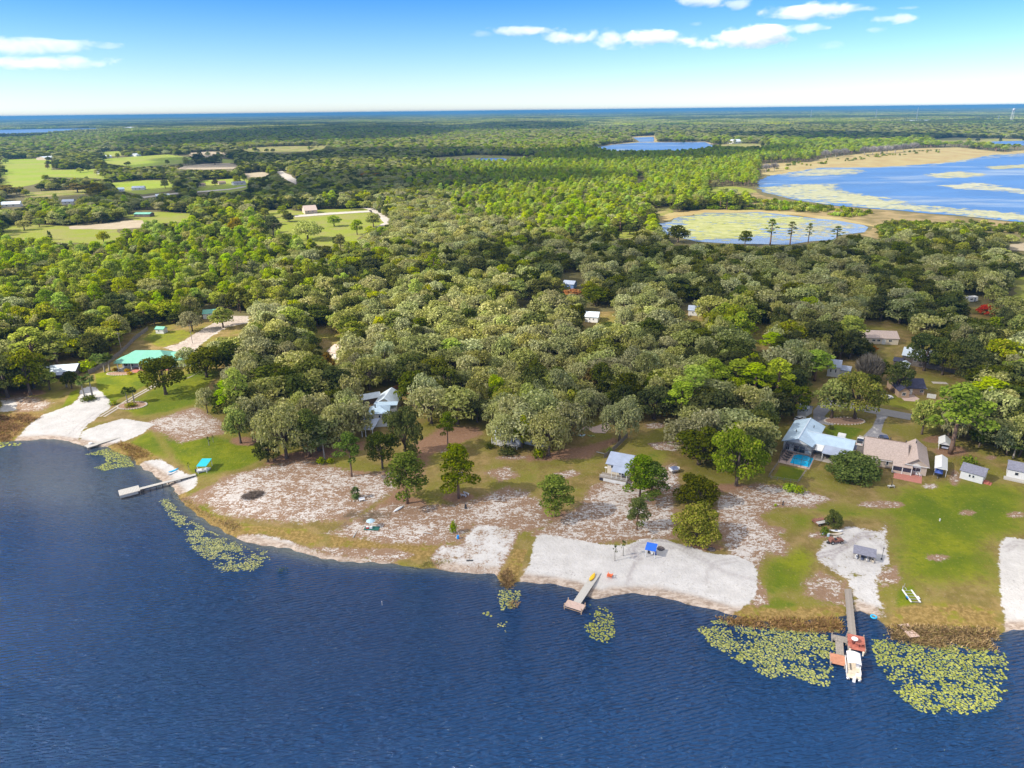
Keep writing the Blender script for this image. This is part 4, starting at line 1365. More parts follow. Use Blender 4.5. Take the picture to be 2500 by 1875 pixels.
T('limebush', 0, 210, 905, 880, 40, 'bright green shrub behind the white beach palms')
# single trees in the far meadows
for k_, v_, a, b, c, d, l in [('oak', 0, 254, 593, 563, 32, 'round tree alone in the far left meadow'), ('shortpalm', 0, 123, 586, 565, 13, 'dark palm alone in the far left meadow'),
                              ('dark', 1, 668, 575, 525, 46, 'dark tree at the left edge of the meadow with the tan house'), ('hero_moss', 0, 752, 586, 537, 84, 'wide grey oak in the meadow with the tan house'),
                              ('lime', 0, 816, 553, 524, 34, 'olive tree in the middle of the meadow with the tan house'), ('lime', 1, 872, 573, 534, 30, 'slim olive tree right of the middle of the meadow'),
                              ('oak', 2, 912, 554, 518, 44, 'dark oak beside the curved driveway of the tan house'), ('moss', 2, 905, 585, 561, 42, 'low grey tree at the lower right of the meadow'),
                              ('oak', 1, 832, 608, 570, 32, 'olive tree at the lower edge of the meadow'), ('yellow', 0, 578, 585, 530, 40, 'large golden tree beside the meadow with the tan house'),
                              ('moss', 3, 60, 562, 536, 36, 'round grey tree at the left of the far meadow'), ('gold', 0, 240, 488, 445, 46, 'golden tree left of the far houses'),
                              ('gold', 0, 190, 470, 446, 36, 'orange tinted tree left of the golden tree'), ('gold', 0, 15, 482, 450, 40, 'orange tinted tree at the far left edge'),
                              ('orange', 0, 921, 442, 421, 20, 'small orange tree in the shaded far wood'), ('orange', 0, 892, 440, 421, 22, 'rust coloured tree in the shaded far wood'),
                              ('dark', 2, 485, 398, 373, 34, 'dark tree alone in the far green field, left'), ('dark', 0, 525, 402, 376, 30, 'dark tree alone in the far green field, right'),
                              ('sparse', 0, 1880, 598, 535, 30, 'tall thin pine against the pond, left of three'), ('sparse', 0, 1928, 600, 541, 26, 'tall thin pine against the pond, middle of three'),
                              ('sparse', 0, 1972, 598, 545, 20, 'tall thin pine against the pond, right of three'), ('sparse', 0, 2040, 598, 552, 30, 'dark thin pine at the right shore of the pond'),
                              ('dark', 1, 1818, 600, 562, 36, 'dark tree against the left part of the pond'), ('dark', 3, 1655, 592, 548, 60, 'dark tree at the near left shore of the pond')]:
    T(k_, v_, a, b, c, d, l)
for i_, (a, b) in enumerate([(2015, 386), (2040, 384), (2060, 382), (2110, 378), (2130, 377), (2150, 376), (2165, 375), (2185, 373), (2205, 371), (2230, 368), (1890, 418), (1870, 420)]):
    T('deadtree', i_, a, b, b - 24, 24, 'grey leafless tree standing in the marsh at the far lake shore', 'grey dead trees along the far lake shore')

# ------------------------------------------------------------------ the woods
YARD = [(-40, 1010), (0, 974), (60, 962), (130, 957), (180, 947), (200, 930), (225, 915), (275, 868), (330, 815), (365, 800), (420, 797), (440, 795), (500, 780), (560, 765), (612, 770), (606, 795),
        (545, 815), (522, 832), (484, 852), (472, 872), (462, 892), (485, 905), (545, 895), (548, 925), (505, 950), (485, 1000), (540, 1010), (562, 1055), (622, 1090), (640, 1126),
        (700, 1120), (760, 1115), (850, 1085), (892, 1075), (890, 1100), (930, 1146), (1000, 1100), (1030, 1062), (1075, 1042), (1150, 1040), (1188, 1060), (1190, 1095), (1260, 1115), (1400, 1110),
        (1420, 1085), (1425, 1042), (1460, 1032), (1560, 1030), (1600, 1030), (1652, 1050), (1640, 1080), (1642, 1130), (1720, 1165), (1800, 1195), (1872, 1190), (1890, 1120), (1905, 1085), (1930, 1050), (1960, 1010),
        (1985, 972), (2050, 975), (2130, 992), (2190, 995), (2225, 1000), (2222, 1040), (2285, 1062), (2300, 1090), (2340, 1112), (2400, 1122), (2560, 1132), (2560, 1900), (-40, 1900)]
CLEAR.append(YARD)
CLEAR += [
    [(2150, 925), (2180, 922), (2285, 925), (2345, 948), (2345, 972), (2275, 990), (2225, 1005), (2190, 1000), (2145, 990), (2170, 965)],
    [(2165, 880), (2230, 895), (2300, 902), (2335, 925), (2310, 945), (2250, 938), (2190, 925)],
    [(2150, 842), (2212, 842), (2205, 880), (2180, 885), (2160, 868)],
    [(2098, 788), (2150, 785), (2225, 805), (2240, 830), (2190, 850), (2140, 840), (2100, 825)],
    [(2195, 835), (2260, 838), (2330, 880), (2330, 905), (2200, 900)],
    [(2015, 880), (2070, 885), (2080, 915), (2030, 925), (2012, 905)],
    [(778, 800), (822, 812), (832, 870), (818, 905), (805, 880), (785, 842)],
    [(880, 965), (940, 950), (985, 960), (985, 1010), (900, 1075), (880, 1060), (890, 1010), (885, 985)],
    [(1365, 672), (1420, 665), (1430, 700), (1375, 715)],
    [(1425, 762), (1500, 755), (1490, 785), (1430, 792)],
    [(1262, 726), (1302, 722), (1302, 738), (1262, 740)],
    [(1675, 748), (1716, 745), (1716, 775), (1675, 770)],
    [(1830, 800), (1862, 790), (1870, 850), (1845, 870), (1825, 860)],
    [(2352, 715), (2388, 712), (2388, 745), (2352, 740)],
    [(2388, 744), (2432, 744), (2436, 776), (2384, 776)],
    [(112, 890), (190, 882), (195, 925), (120, 932)],
    [(490, 760), (540, 752), (550, 775), (500, 780)],
    [(10, 487), (55, 478), (60, 505), (5, 510)], [(150, 480), (180, 478), (185, 500), (150, 502)], [(320, 515), (375, 512), (375, 532), (322, 532)],
    [(1555, 440), (1570, 436), (1572, 446), (1556, 448)],
    [(1640, 590), (1652, 570), (1700, 585), (1690, 600)],
]
CLEARW = [poly(c, 1.1) for c in CLEAR]
CLEARB = [(q.min(0), q.max(0)) for q in CLEARW]


def in_clear(P):
    r = np.zeros(len(P), bool)
    for q, (lo, hi) in zip(CLEARW, CLEARB):
        k = np.where(~r & (P[:, 0] > lo[0]) & (P[:, 0] < hi[0]) & (P[:, 1] > lo[1]) & (P[:, 1] < hi[1]))[0]
        if len(k):
            r[k] = inside(P[k], q)
    return r


def visible_blocked(P, h, r):
    """would a tree of height h and crown radius r at P stand on, or hide from the lake, open ground seen in the photograph?"""
    bad = in_clear(P)
    dist = np.linalg.norm(P, axis=1)
    side = np.stack([P[:, 1], -P[:, 0]], 1) / dist[:, None]
    f = h / (CAMH - h)
    for t, wd in ((0.0, .45), (0.0, -.45), (0.35, .8), (0.35, -.8), (0.6, .75), (0.6, -.75), (0.85, .5), (0.85, -.5), (0.97, 0)):
        Q = P * (1 + t * f)[:, None] + side * (r * wd)[:, None]
        bad |= in_clear(Q)
    return bad


def project(P, z):
    c = (np.column_stack([P, np.full(len(P), z)]) - np.array([0, 0, CAMH])) @ RM
    return IW / 2 - FOC * c[:, 0] / c[:, 2], IH / 2 + FOC * c[:, 1] / c[:, 2]


RNG = np.random.default_rng(7)
# regions of the canopy, by where they lie: (centre px, radius px, weights oak/dark/moss/pine/dullpine/lime/gold/dead)
REG = [
    (200, 660, 330, 110, (40, 10, 8, 30, 5, 16, 1.2, 0.5)), (560, 640, 300, 90, (38, 13, 8, 28, 5, 14, 1.5, 0.3)), (700, 720, 220, 90, (36, 12, 20, 20, 4, 10, .5, 0.3)),
    (150, 800, 250, 110, (40, 26, 12, 14, 4, 4, 1, .3)), (640, 850, 220, 100, (25, 22, 45, 4, 2, 2, .5, .5)), (900, 690, 200, 70, (50, 10, 20, 9, 4, 9, 1, .3)),
    (1000, 780, 250, 80, (22, 6, 60, 4, 2, 4, .5, .5)), (1150, 880, 320, 110, (14, 8, 72, 1.2, 1, 1, .6, 1)), (1250, 670, 220, 60, (34, 34, 25, 2, 3, 2, .2, .2)),
    (1000, 560, 260, 60, (25, 6, 55, 4, 2, 8, .5, .5)), (1300, 500, 170, 55, (20, 8, 15, 45, 3, 8, .5, .5)), (1500, 540, 130, 40, (20, 15, 10, 45, 8, 2, 0, .5)),
    (1350, 430, 350, 35, (15, 3, 5, 60, 6, 8, .5, .3)), (1700, 420, 200, 30, (10, 6, 2, 65, 15, 2, 0, 1)), (1600, 680, 250, 90, (18, 34, 42, 1, 3, 1, .5, 2)),
    (2000, 650, 300, 80, (16, 26, 52, 1, 3, 1, .6, 2.5)), (2150, 610, 260, 40, (14, 45, 20, 2, 14, 1, 0, 2)), (2350, 700, 220, 90, (18, 32, 44, 1, 3, 1, .4, 1.5)), (2300, 850, 250, 120, (24, 36, 32, 4, 2, 2, .5, 1)),
    (1850, 850, 230, 100, (34, 22, 30, 7, 3, 3, 2, 1)), (1600, 860, 180, 90, (18, 18, 58, 2, 2, 1, 1, 1)), (1300, 990, 300, 60, (20, 22, 55, 0, 1, 0, .5, .5)), (950, 430, 300, 60, (34, 26, 24, 4, 5, 4, 1, .3)),
    (500, 480, 350, 60, (40, 28, 18, 3, 2, 4, 3, .3)), (200, 520, 250, 50, (42, 22, 20, 2, 2, 6, 4, .3)), (350, 400, 400, 30, (34, 38, 18, 2, 4, 2, 1.5, .2)), (1750, 500, 200, 30, (30, 20, 4, 30, 6, 8, 1, .5)),
    (600, 340, 900, 30, (34, 16, 24, 16, 8, 3, 1, 0)), (1900, 370, 400, 25, (8, 8, 1, 55, 25, 0, 0, 3)), (1900, 320, 500, 25, (30, 30, 25, 6, 8, 0, 1, .3)), (1100, 340, 400, 25, (25, 10, 35, 22, 5, 2, 1, .2)),
]
RK = ['oak', 'dark', 'moss', 'pine', 'dullpine', 'lime', 'gold', 'deadtree']


def species(px, py, rng):
    Wt = np.zeros((len(px), 8))
    for cx, cy, rx, ry, wts in REG:
        wts = np.array(wts, float)
        q = np.exp(-0.5 * (((px - cx) / (rx * .6)) ** 2 + ((py - cy) / (ry * .6)) ** 2)) + 1e-9
        Wt += q[:, None] * (wts / wts.sum())[None, :]
    # clumps: neighbours tend to be of one kind
    Wt /= Wt.sum(1)[:, None]
    return Wt


def woods(r0, r1, step, jit, hs, rs):
    """candidate trees in the ring of distances r0..r1 in front of the lake"""
    L = r1 * 0.80 + 60
    gx = np.arange(-L, L, step)
    gy = np.arange(max(80, r0 * 0.6), r1, step)
    X, Y = np.meshgrid(gx, gy)
    X[1::2] += step / 2
    P = np.stack([X.ravel(), Y.ravel()], 1) + RNG.uniform(-jit, jit, (X.size, 2)) * step
    d = np.linalg.norm(P, axis=1)
    P = P[(d >= r0) & (d < r1) & (np.abs(P[:, 0]) < P[:, 1] * 0.80 + 45) & (P[:, 1] > 0)]
    n = len(P)
    h = hs[0] + RNG.random(n) * hs[1]
    r = rs * RNG.uniform(0.8, 1.2, n)
    ok = ~visible_blocked(P, h, r)
    sd = np.full(n, 99.0)
    near = np.linalg.norm(P, axis=1) < 420
    sd[near] = sdist(P[near], LAND)
    ok &= sd > 9
    for x, y, rr in HAND:
        ok &= np.hypot(P[:, 0] - x, P[:, 1] - y) > max(2.0, rr * 0.75)
    P, h = P[ok], h[ok]
    px, py = project(P, 5.0)
    Wt = species(px, py, RNG)
    cl = (vnoise(P[:, 0] * .07, P[:, 1] * .07, 3) * .5 + vnoise(P[:, 0] * .19, P[:, 1] * .19, 9) * .35 + 1) / 2
    u = np.clip(0.62 * RNG.random(len(P)) + 0.38 * np.clip(cl, 0, 1), 0, 0.9999)
    kinds = (np.cumsum(Wt, 1) < u[:, None]).sum(1).clip(0, 7)
    return P, h, kinds, px, py


MARKS = [(345, 890, 'the green roofed house'), (145, 905, 'the pale metal roofed house'), (390, 808, 'the white shed with green roof'), (512, 772, 'the green roofed outbuilding'), (193, 785, 'the small golden tree'),
         (405, 915, 'the dark lawn oak'), (480, 840, 'the sandy driveway'), (590, 970, 'the tallest bright lawn pine'), (940, 990, 'the white gabled outbuilding'), (905, 1040, 'the light blue roofed house'),
         (818, 862, 'the tan roofed cottage'), (1104, 870, 'the single bright round pine'), (1482, 825, 'the bright white house pine'), (1445, 778, 'the turquoise forest pool'), (1388, 695, 'the blue walled cottage'),
         (1398, 718, 'the orange autumn tree'), (1232, 1060, 'the white cottage'), (1512, 1030, 'the pale grey mossy oak'), (1440, 935, 'the rust brown oak'), (1513, 955, 'the dark forest palm'), (1510, 1120, 'the cream deck cottage'),
         (1695, 762, 'the lone white forest house'), (1797, 1110, 'the pool house oak'), (1735, 930, 'the bright pine row'), (1885, 840, 'the brown forest clearing'), (1950, 1050, 'the pool house'), (2040, 900, 'the white gabled house'),
         (2117, 895, 'the leafless dome tree'), (2150, 820, 'the tan shingled bungalow'), (2245, 870, 'the dark walled house'), (2230, 950, 'the navy roofed bungalow'), (2320, 1010, 'the tallest bright pine'), (2375, 1150, 'the slate roofed shed'),
         (2408, 755, 'the bright red tree'), (2366, 730, 'the white camper'), (2480, 1150, 'the right edge building'), (1800, 560, 'the pond'), (2200, 560, 'the brown marsh'), (1520, 575, 'the small yellow glade'), (775, 550, 'the tan meadow house'),
         (578, 560, 'the large golden tree'), (150, 575, 'the left meadow'), (390, 530, 'the bare soil patch'), (2480, 710, 'the right edge lawn'), (870, 600, 'the curved meadow drive'), (60, 980, 'the left reed bed'), (1000, 670, 'the middle woodland'),
         (300, 680, 'the left woodland'), (650, 720, 'the sunny woodland'), (1200, 760, 'the grey oak woodland'), (1600, 640, 'the woodland below the pond'), (2000, 680, 'the right woodland'), (700, 900, 'the wood behind the lawn'),
         (1150, 960, 'the wood behind the cottages'), (1330, 880, 'the pale mossy woodland'), (1620, 870, 'the grey wood by bright pines'), (2250, 740, 'the wood by the camper')]


def region_of(px, py):
    """where a tree of the wood stands, told by the nearest thing one can find"""
    d = [math.hypot((px - a) , (py - b) * 1.5) for a, b, _ in MARKS]
    k = int(np.argmin(d))
    a, b, nm = MARKS[k]
    dx, dy = px - a, (py - b) * 1.5
    near = 'just ' if d[k] < 55 else 'well ' if d[k] > 130 else ''
    ang = math.degrees(math.atan2(-dy, dx)) % 360
    w_ = ['right of', 'behind and right of', 'behind', 'behind and left of', 'left of', 'in front and left of', 'in front of', 'in front and right of'][int(((ang + 22.5) % 360) // 45)]
    return near + w_ + ' ' + nm


LOOK = {'oak': 'olive green oak', 'dark': 'dark green oak', 'moss': 'grey green mossy oak', 'pine': 'bright green pine', 'dullpine': 'dull green pine', 'lime': 'light green tree', 'gold': 'rust and gold tree',
        'deadtree': 'grey leafless tree'}
LIMIT = {'oak': 170, 'dark': 110, 'moss': 280, 'pine': 200, 'dullpine': 70, 'lime': 60, 'gold': 40, 'deadtree': 30}
count = {k: 0 for k in RK}
rest = {k: [] for k in RK}
P1, h1, k1, px1, py1 = woods(150, 900, 6.4, 0.42, (6.0, 8.5), 4.6)
for i in np.argsort(np.linalg.norm(P1, axis=1)):
    kd = RK[k1[i]]
    vi = int(RNG.integers(0, 50))
    pr = PROTO[kd][vi % len(PROTO[kd])]
    hh = h1[i] * (1.28 if 'pine' in kd else 0.9 if kd == 'deadtree' else 1.0)
    sz = hh / pr[2]
    sx = min(1.5, max(0.5, (0.58 + 0.85 * RNG.random() ** 1.3) * (0.4 + 0.6 * hh / 10.5)))
    rz = float(RNG.uniform(0, 6.28))
    in_frame = -30 < px1[i] < IW + 30
    if in_frame and count[kd] < LIMIT[kd]:
        count[kd] += 1
        rg = region_of(px1[i], py1[i])
        look = ('tall ' if sz > 1.12 else 'low ' if sz < .86 else '') + ('broad ' if sx > 1.02 else 'narrow ' if sx < .80 else '') + LOOK[kd]
        lab = look + ' ' + rg
        lab = lab if len(lab.split()) <= 16 else LOOK[kd] + ' ' + rg
        e_ = put_tree(kd, vi, (P1[i, 0], P1[i, 1], g1(*P1[i]) - 0.05), sx, sz, rz, lab, LOOK[kd] + 's of the lake wood')
        e_.rotation_euler = (RNG.uniform(-.09, .09), RNG.uniform(-.09, .09), rz)
    else:
        rest[kd].append((P1[i, 0], P1[i, 1], 1.1, rz, sx, sz, vi % len(PROTO[kd])))
P2, h2, k2, px2, py2 = woods(900, 1900, 10.0, 0.36, (8.5, 5.0), 5.5)
for i in range(len(P2)):
    kd = RK[k2[i]]
    vi = int(RNG.integers(0, len(PROTO[kd])))
    hh = h2[i] * (1.3 if 'pine' in kd else 1.0)
    rest[kd].append((P2[i, 0], P2[i, 1], 1.1, float(RNG.uniform(0, 6.28)), 1.0 + .4 * RNG.random(), hh / PROTO[kd][vi][2], vi))
P3, h3, k3, px3, py3 = woods(1900, 4600, 17.0, 0.38, (8.5, 6.0), 8.0)
for i in range(len(P3)):
    kd = RK[k3[i]]
    vi = int(RNG.integers(0, len(PROTO[kd])))
    rest[kd].append((P3[i, 0], P3[i, 1], 1.1, float(RNG.uniform(0, 6.28)), (1.7 if kd != 'pine' else 2.2) + .5 * RNG.random(), h3[i] * (1.25 if 'pine' in kd else 1.0) / PROTO[kd][vi][2], vi))


for mt_, pts in FIELDS:                          # loose trees standing in and along the far fields
    if 'track' in mt_:
        continue
    Q = poly(pts, 1.1)
    area = 0.5 * abs(np.dot(Q[:, 0], np.roll(Q[:, 1], 1)) - np.dot(Q[:, 1], np.roll(Q[:, 0], 1)))
    if Q[:, 1].mean() < 600:
        continue
    C = RNG.uniform(Q.min(0) - 15, Q.max(0) + 15, (int(min(4000, area / 45)), 2))
    dq = sdist(C, Q)
    pk = np.where(dq > -12, np.clip(0.16 * np.exp(-np.abs(dq) / 11.0) + 0.002, 0, 1), 0) * (vnoise(C[:, 0] * .03, C[:, 1] * .03, 6) > -.1)
    for p_ in C[RNG.random(len(C)) < pk]:
        kd = ('oak', 'dark', 'moss', 'oak', 'gold')[int(RNG.choice(5, p=[.36, .34, .2, .06, .04]))]
        rest[kd].append((p_[0], p_[1], 1.1, float(RNG.uniform(0, 6.28)), .8 + .5 * RNG.random(), .75 + .4 * RNG.random(), int(RNG.integers(0, len(PROTO[kd])))))


def joined(crown, trunk):
    """one mesh of crown and trunk, for the far trees that are only instanced"""
    V, F, mi, ti, al = [], [], [], [], []
    b = 0
    for k, me in enumerate((crown, trunk)):
        co = np.empty(len(me.vertices) * 3)
        me.vertices.foreach_get('co', co)
        V.append(co.reshape(-1, 3))
        for p in me.polygons:
            F.append(tuple(b + i for i in p.vertices))
            mi.append(k)
        for an, dst in (('tint', ti), ('alt', al)):
            a = np.zeros(len(me.polygons))
            if an in me.attributes:
                me.attributes[an].data.foreach_get('value', a)
            dst.append(a)
        b += len(me.vertices)
    me = mesh_np('tree', np.vstack(V), F, [crown.materials[0], trunk.materials[0]], midx=mi)
    for an, dst in (('tint', ti), ('alt', al)):
        a = me.attributes.new(an, 'FLOAT', 'FACE')
        a.data.foreach_set('value', np.concatenate(dst).astype(np.float32))
    return me


def scatter(name, rows, meshes, label=None, cat=None):
    """many trees as one object: a point per tree carrying its turn, size and kind"""
    R_ = np.array(rows, float)
    me = D.meshes.new(name)
    me.vertices.add(len(R_))
    me.vertices.foreach_set('co', R_[:, :3].astype(np.float32).ravel())
    for an, tp, dv in (('turn', 'FLOAT', R_[:, 3]), ('size', 'FLOAT_VECTOR', R_[:, [4, 4, 5]]), ('which', 'INT', R_[:, 6])):
        a = me.attributes.new(an, tp, 'POINT')
        if tp == 'FLOAT_VECTOR':
            a.data.foreach_set('vector', dv.astype(np.float32).ravel())
        else:
            a.data.foreach_set('value', dv.astype(np.int32 if tp == 'INT' else np.float32))
    o = obj(name, me)
    pc = D.collections.new(name + ' kinds')
    for i, m_ in enumerate(meshes):
        pc.objects.link(D.objects.new('%s %02d' % (name, i), m_))
    ng = D.node_groups.new(name, 'GeometryNodeTree')
    ng.interface.new_socket('Geometry', in_out='INPUT', socket_type='NodeSocketGeometry')
    ng.interface.new_socket('Geometry', in_out='OUTPUT', socket_type='NodeSocketGeometry')
    t = NT(ng)
    gi, go = t.n('NodeGroupInput'), t.n('NodeGroupOutput')
    ip = t.n('GeometryNodeInstanceOnPoints')
    ci = t.n('GeometryNodeCollectionInfo')
    ci.inputs['Collection'].default_value = pc
    ci.inputs['Separate Children'].default_value = True
    ci.inputs['Reset Children'].default_value = True

    def na(nm, tp):
        q = t.n('GeometryNodeInputNamedAttribute', data_type=tp)
        q.inputs['Name'].default_value = nm
        return q.outputs['Attribute']
    t.link(gi.outputs[0], ip.inputs['Points'])
    t.link(ci.outputs[0], ip.inputs['Instance'])
    ip.inputs['Pick Instance'].default_value = True
    t.link(na('which', 'INT'), ip.inputs['Instance Index'])
    cx = t.n('ShaderNodeCombineXYZ')
    t.link(na('turn', 'FLOAT'), cx.inputs['Z'])
    er = t.n('FunctionNodeEulerToRotation')
    t.link(cx.outputs[0], er.inputs[0])
    t.link(er.outputs[0], ip.inputs['Rotation'])
    t.link(na('size', 'FLOAT_VECTOR'), ip.inputs['Scale'])
    t.link(ip.outputs[0], go.inputs[0])
    md = o.modifiers.new('trees', 'NODES')
    md.node_group = ng
    return tag(o, label, cat, None, 'stuff')


for kd in RK:
    if rest[kd]:
        scatter({'oak': 'oak_wood', 'dark': 'dark_oak_wood', 'moss': 'mossy_oak_wood', 'pine': 'pine_wood', 'dullpine': 'dull_pine_wood', 'lime': 'light_wood', 'gold': 'golden_wood', 'deadtree': 'bare_wood'}[kd],
                rest[kd], [joined(c, t) for c, t, h, r in PROTO[kd]], 'far woodland of many ' + LOOK[kd] + 's seen as one mass', 'woodland')


for nm_, ks, Qp, n_, sc_, lb_ in (
        ('marsh_shrubs', ('bush', 'limebush', 'bush'), [(1700, 482), (1800, 480), (1900, 492), (2060, 513), (2130, 522), (2080, 532), (1950, 521), (1850, 514), (1700, 512), (1640, 512)], 420, 2.6, 'low yellow green shrubs between the pond and the far lake'),
        ('marsh_shrubs', ('bush', 'darkbush'), [(2140, 552), (2250, 535), (2400, 545), (2540, 556), (2540, 585), (2400, 575), (2250, 570), (2150, 590)], 520, 2.2, 'dark shrubs on the brown marsh right of the pond'),
        ('marsh_shrubs', ('bush', 'bush'), [(1862, 424), (1880, 402), (2000, 392), (2140, 376), (2300, 364), (2300, 372), (2140, 386), (2000, 402)], 160, 2.4, 'low bushes on the tan marsh of the far lake shore')):
    Qw = poly(Qp, 1.5)
    C = RNG.uniform(Qw.min(0), Qw.max(0), (n_ * 8, 2))
    C = C[inside(C, Qw)]
    C = C[(vnoise(C[:, 0] * .06, C[:, 1] * .08, 2) + RNG.uniform(-.6, .6, len(C))) > 0][:n_]
    pr_ = [x for k in ks for x in PROTO[k]]
    scatter(nm_, [(c[0], c[1], 1.55, RNG.uniform(0, 6), sc_ * RNG.uniform(.5, 1.3), sc_ * RNG.uniform(.4, 1.1), int(RNG.integers(0, len(pr_)))) for c in C], [joined(a, b) for a, b, h, r in pr_], lb_, 'shrubs')


def canopy_patch(seed, matl, size=170.0, n=190):
    """a piece of closed forest far away: low rounded crowns side by side"""
    rng = np.random.default_rng(seed)
    V, F, ti = [], [], []
    k, rings = 7, 3
    for i in range(n):
        x, y = rng.uniform(-size / 2, size / 2, 2)
        r, h = rng.uniform(5, 9.5), rng.uniform(8, 16)
        b = len(V)
        for j in range(rings):
            a = j / rings * 1.45
            for q in range(k):
                an = 2 * math.pi * q / k + j * .4
                rr = r * math.cos(a) * rng.uniform(0.8, 1.1)
                V.append((x + rr * math.cos(an), y + rr * math.sin(an), h * (0.35 + 0.65 * math.sin(a)) + rng.uniform(-.8, .8)))
        V.append((x, y, h))
        t_ = rng.random()
        for j in range(rings - 1):
            for q in range(k):
                F.append((b + j * k + q, b + j * k + (q + 1) % k, b + (j + 1) * k + (q + 1) % k, b + (j + 1) * k + q))
                ti.append(t_ * .7 + .3 * rng.random())
        for q in range(k):
            F.append((b + (rings - 1) * k + q, b + (rings - 1) * k + (q + 1) % k, b + rings * k))
            ti.append(t_)
    me = mesh_np('canopy', np.array(V), F, [M[matl]])
    a = me.attributes.new('tint', 'FLOAT', 'FACE')
    a.data.foreach_set('value', np.array(ti, np.float32))
    me.attributes.new('alt', 'FLOAT', 'FACE')
    return me


pats = [canopy_patch(200 + i, m_) for i, m_ in enumerate(['oak_leaves', 'dark_oak_leaves', 'moss_oak_leaves', 'dull_pine_needles', 'oak_leaves'])]
rows = []
for r0, r1, st, sc in ((4600, 11000, 140.0, 1.0), (11000, 25200, 330.0, 2.4)):
    gx, gy = np.meshgrid(np.arange(-r1 * .8, r1 * .8, st), np.arange(r0 * .6, r1, st))
    P = np.stack([gx.ravel(), gy.ravel()], 1) + RNG.uniform(-.2, .2, (gx.size, 2)) * st
    d = np.linalg.norm(P, axis=1)
    P = P[(d >= r0) & (d < r1) & (np.abs(P[:, 0]) < P[:, 1] * .8 + 400) & (P[:, 1] < 24800)]
    P = P[~in_clear(P)]
    zs = vnoise(P[:, 0] * .0012, P[:, 1] * .0016, 4)
    for p, q in zip(P, zs):
        rows.append((p[0], p[1], 1.0, RNG.uniform(0, 6.28), sc, 1.0 + .3 * RNG.random(), (1 if RNG.random() < .8 else 3) if q > .3 else int(RNG.integers(0, 3)) if q > -.1 else int(RNG.integers(2, 5))))
scatter('far_forest', rows, pats, 'closed forest running to the horizon', 'woodland')
# ------------------------------------------------------------------ building materials
mat('roof_green', (0.15, 0.39, 0.29), 0.45, var=0.06, scale=.4)
mat('roof_blue', (0.40, 0.52, 0.62), 0.4, var=0.08, scale=.4)
mat('roof_grey_blue', (0.33, 0.38, 0.48), 0.5, var=0.1, scale=.4)
mat('roof_pale', (0.55, 0.62, 0.68), 0.4, var=0.1, scale=.5)
mat('roof_tan', (0.43, 0.34, 0.29), 0.9, var=0.14, scale=2.2, bump=.4)
mat('roof_slate', (0.20, 0.20, 0.245), 0.9, var=0.16, scale=2.2, bump=.4)
mat('roof_navy', (0.055, 0.055, 0.095), 0.85, var=0.2, scale=1.5, bump=.4)
mat('roof_brown', (0.24, 0.17, 0.13), 0.9, var=0.15, scale=2)
mat('white_wall', (0.62, 0.62, 0.60), 0.7, var=0.05)
mat('cream_wall', (0.66, 0.58, 0.44), 0.8, var=0.06)
mat('tan_wall', (0.48, 0.39, 0.31), 0.85, var=0.08)
mat('brick_wall', (0.46, 0.32, 0.22), 0.9, var=0.12, scale=5)
mat('brown_wall', (0.13, 0.105, 0.09), 0.9, var=0.15)
mat('blue_wall', (0.13, 0.22, 0.42), 0.8)
mat('white_trim', (0.66, 0.66, 0.64), 0.5, var=0.03)
mat('window_glass', (0.025, 0.032, 0.045), 0.08, spec=0.6, var=0.2)
mat('dark_screen', (0.035, 0.035, 0.055), 0.6, var=0.2)
mat('red_brick_paving', (0.42, 0.17, 0.13), 0.9, var=0.14, scale=3)
mat('pink_paving', (0.50, 0.37, 0.31), 0.9, var=0.1, scale=2)
mat('grey_wood', (0.27, 0.235, 0.20), 0.9, var=0.2, scale=3)
mat('white_wood', (0.45, 0.43, 0.39), 0.8, var=0.1, scale=3)
mat('new_wood', (0.46, 0.33, 0.22), 0.85, var=0.15, scale=3)
mat('fence_wood', (0.20, 0.175, 0.155), 0.95, var=0.2, scale=2)
mat('red_wood', (0.40, 0.13, 0.09), 0.85, var=0.22, scale=2)
mat('rust_wood', (0.44, 0.20, 0.12), 0.85, var=0.12, scale=2)
mat('dark_metal', (0.05, 0.05, 0.055), 0.5, 0.3)
mat('silver_metal', (0.55, 0.56, 0.58), 0.35, 0.7)
mat('rust_metal', (0.25, 0.11, 0.075), 0.85, var=0.3, scale=3)
mat('tyre_rubber', (0.025, 0.025, 0.025), 0.8)
mat('white_paint', (0.74, 0.74, 0.74), 0.25, var=0.03, spec=.5)
mat('navy_paint', (0.02, 0.035, 0.10), 0.2, spec=.5)
mat('silver_paint', (0.42, 0.44, 0.47), 0.25, 0.4)
mat('turquoise_cloth', (0.02, 0.46, 0.52), 0.6, var=0.05)
mat('blue_cloth', (0.02, 0.13, 0.62), 0.6, var=0.06)
mat('tarp_blue', (0.05, 0.10, 0.36), 0.5, var=0.2, scale=2)
mat('grey_blue_cloth', (0.15, 0.18, 0.28), 0.6, var=0.15)
mat('light_blue_cloth', (0.38, 0.52, 0.60), 0.6)
mat('yellow_plastic', (0.80, 0.46, 0.01), 0.4, var=0.05)
mat('blue_plastic', (0.03, 0.28, 0.70), 0.4, var=0.05)
mat('sky_blue_plastic', (0.02, 0.42, 0.72), 0.4, var=0.05)
mat('orange_plastic', (0.85, 0.16, 0.04), 0.45, var=0.05)
mat('red_plastic', (0.60, 0.05, 0.04), 0.5)
mat('green_plastic', (0.28, 0.33, 0.10), 0.5)
mat('dark_green_mat', (0.02, 0.11, 0.09), 0.8)
mat('white_plastic', (0.72, 0.72, 0.71), 0.4, var=0.03)
mat('beige_vinyl', (0.52, 0.45, 0.35), 0.6)
mat('pool_water', (0.01, 0.46, 0.78), 0.08, var=0.08, spec=.5)
mat('teal_pool', (0.02, 0.42, 0.42), 0.1)
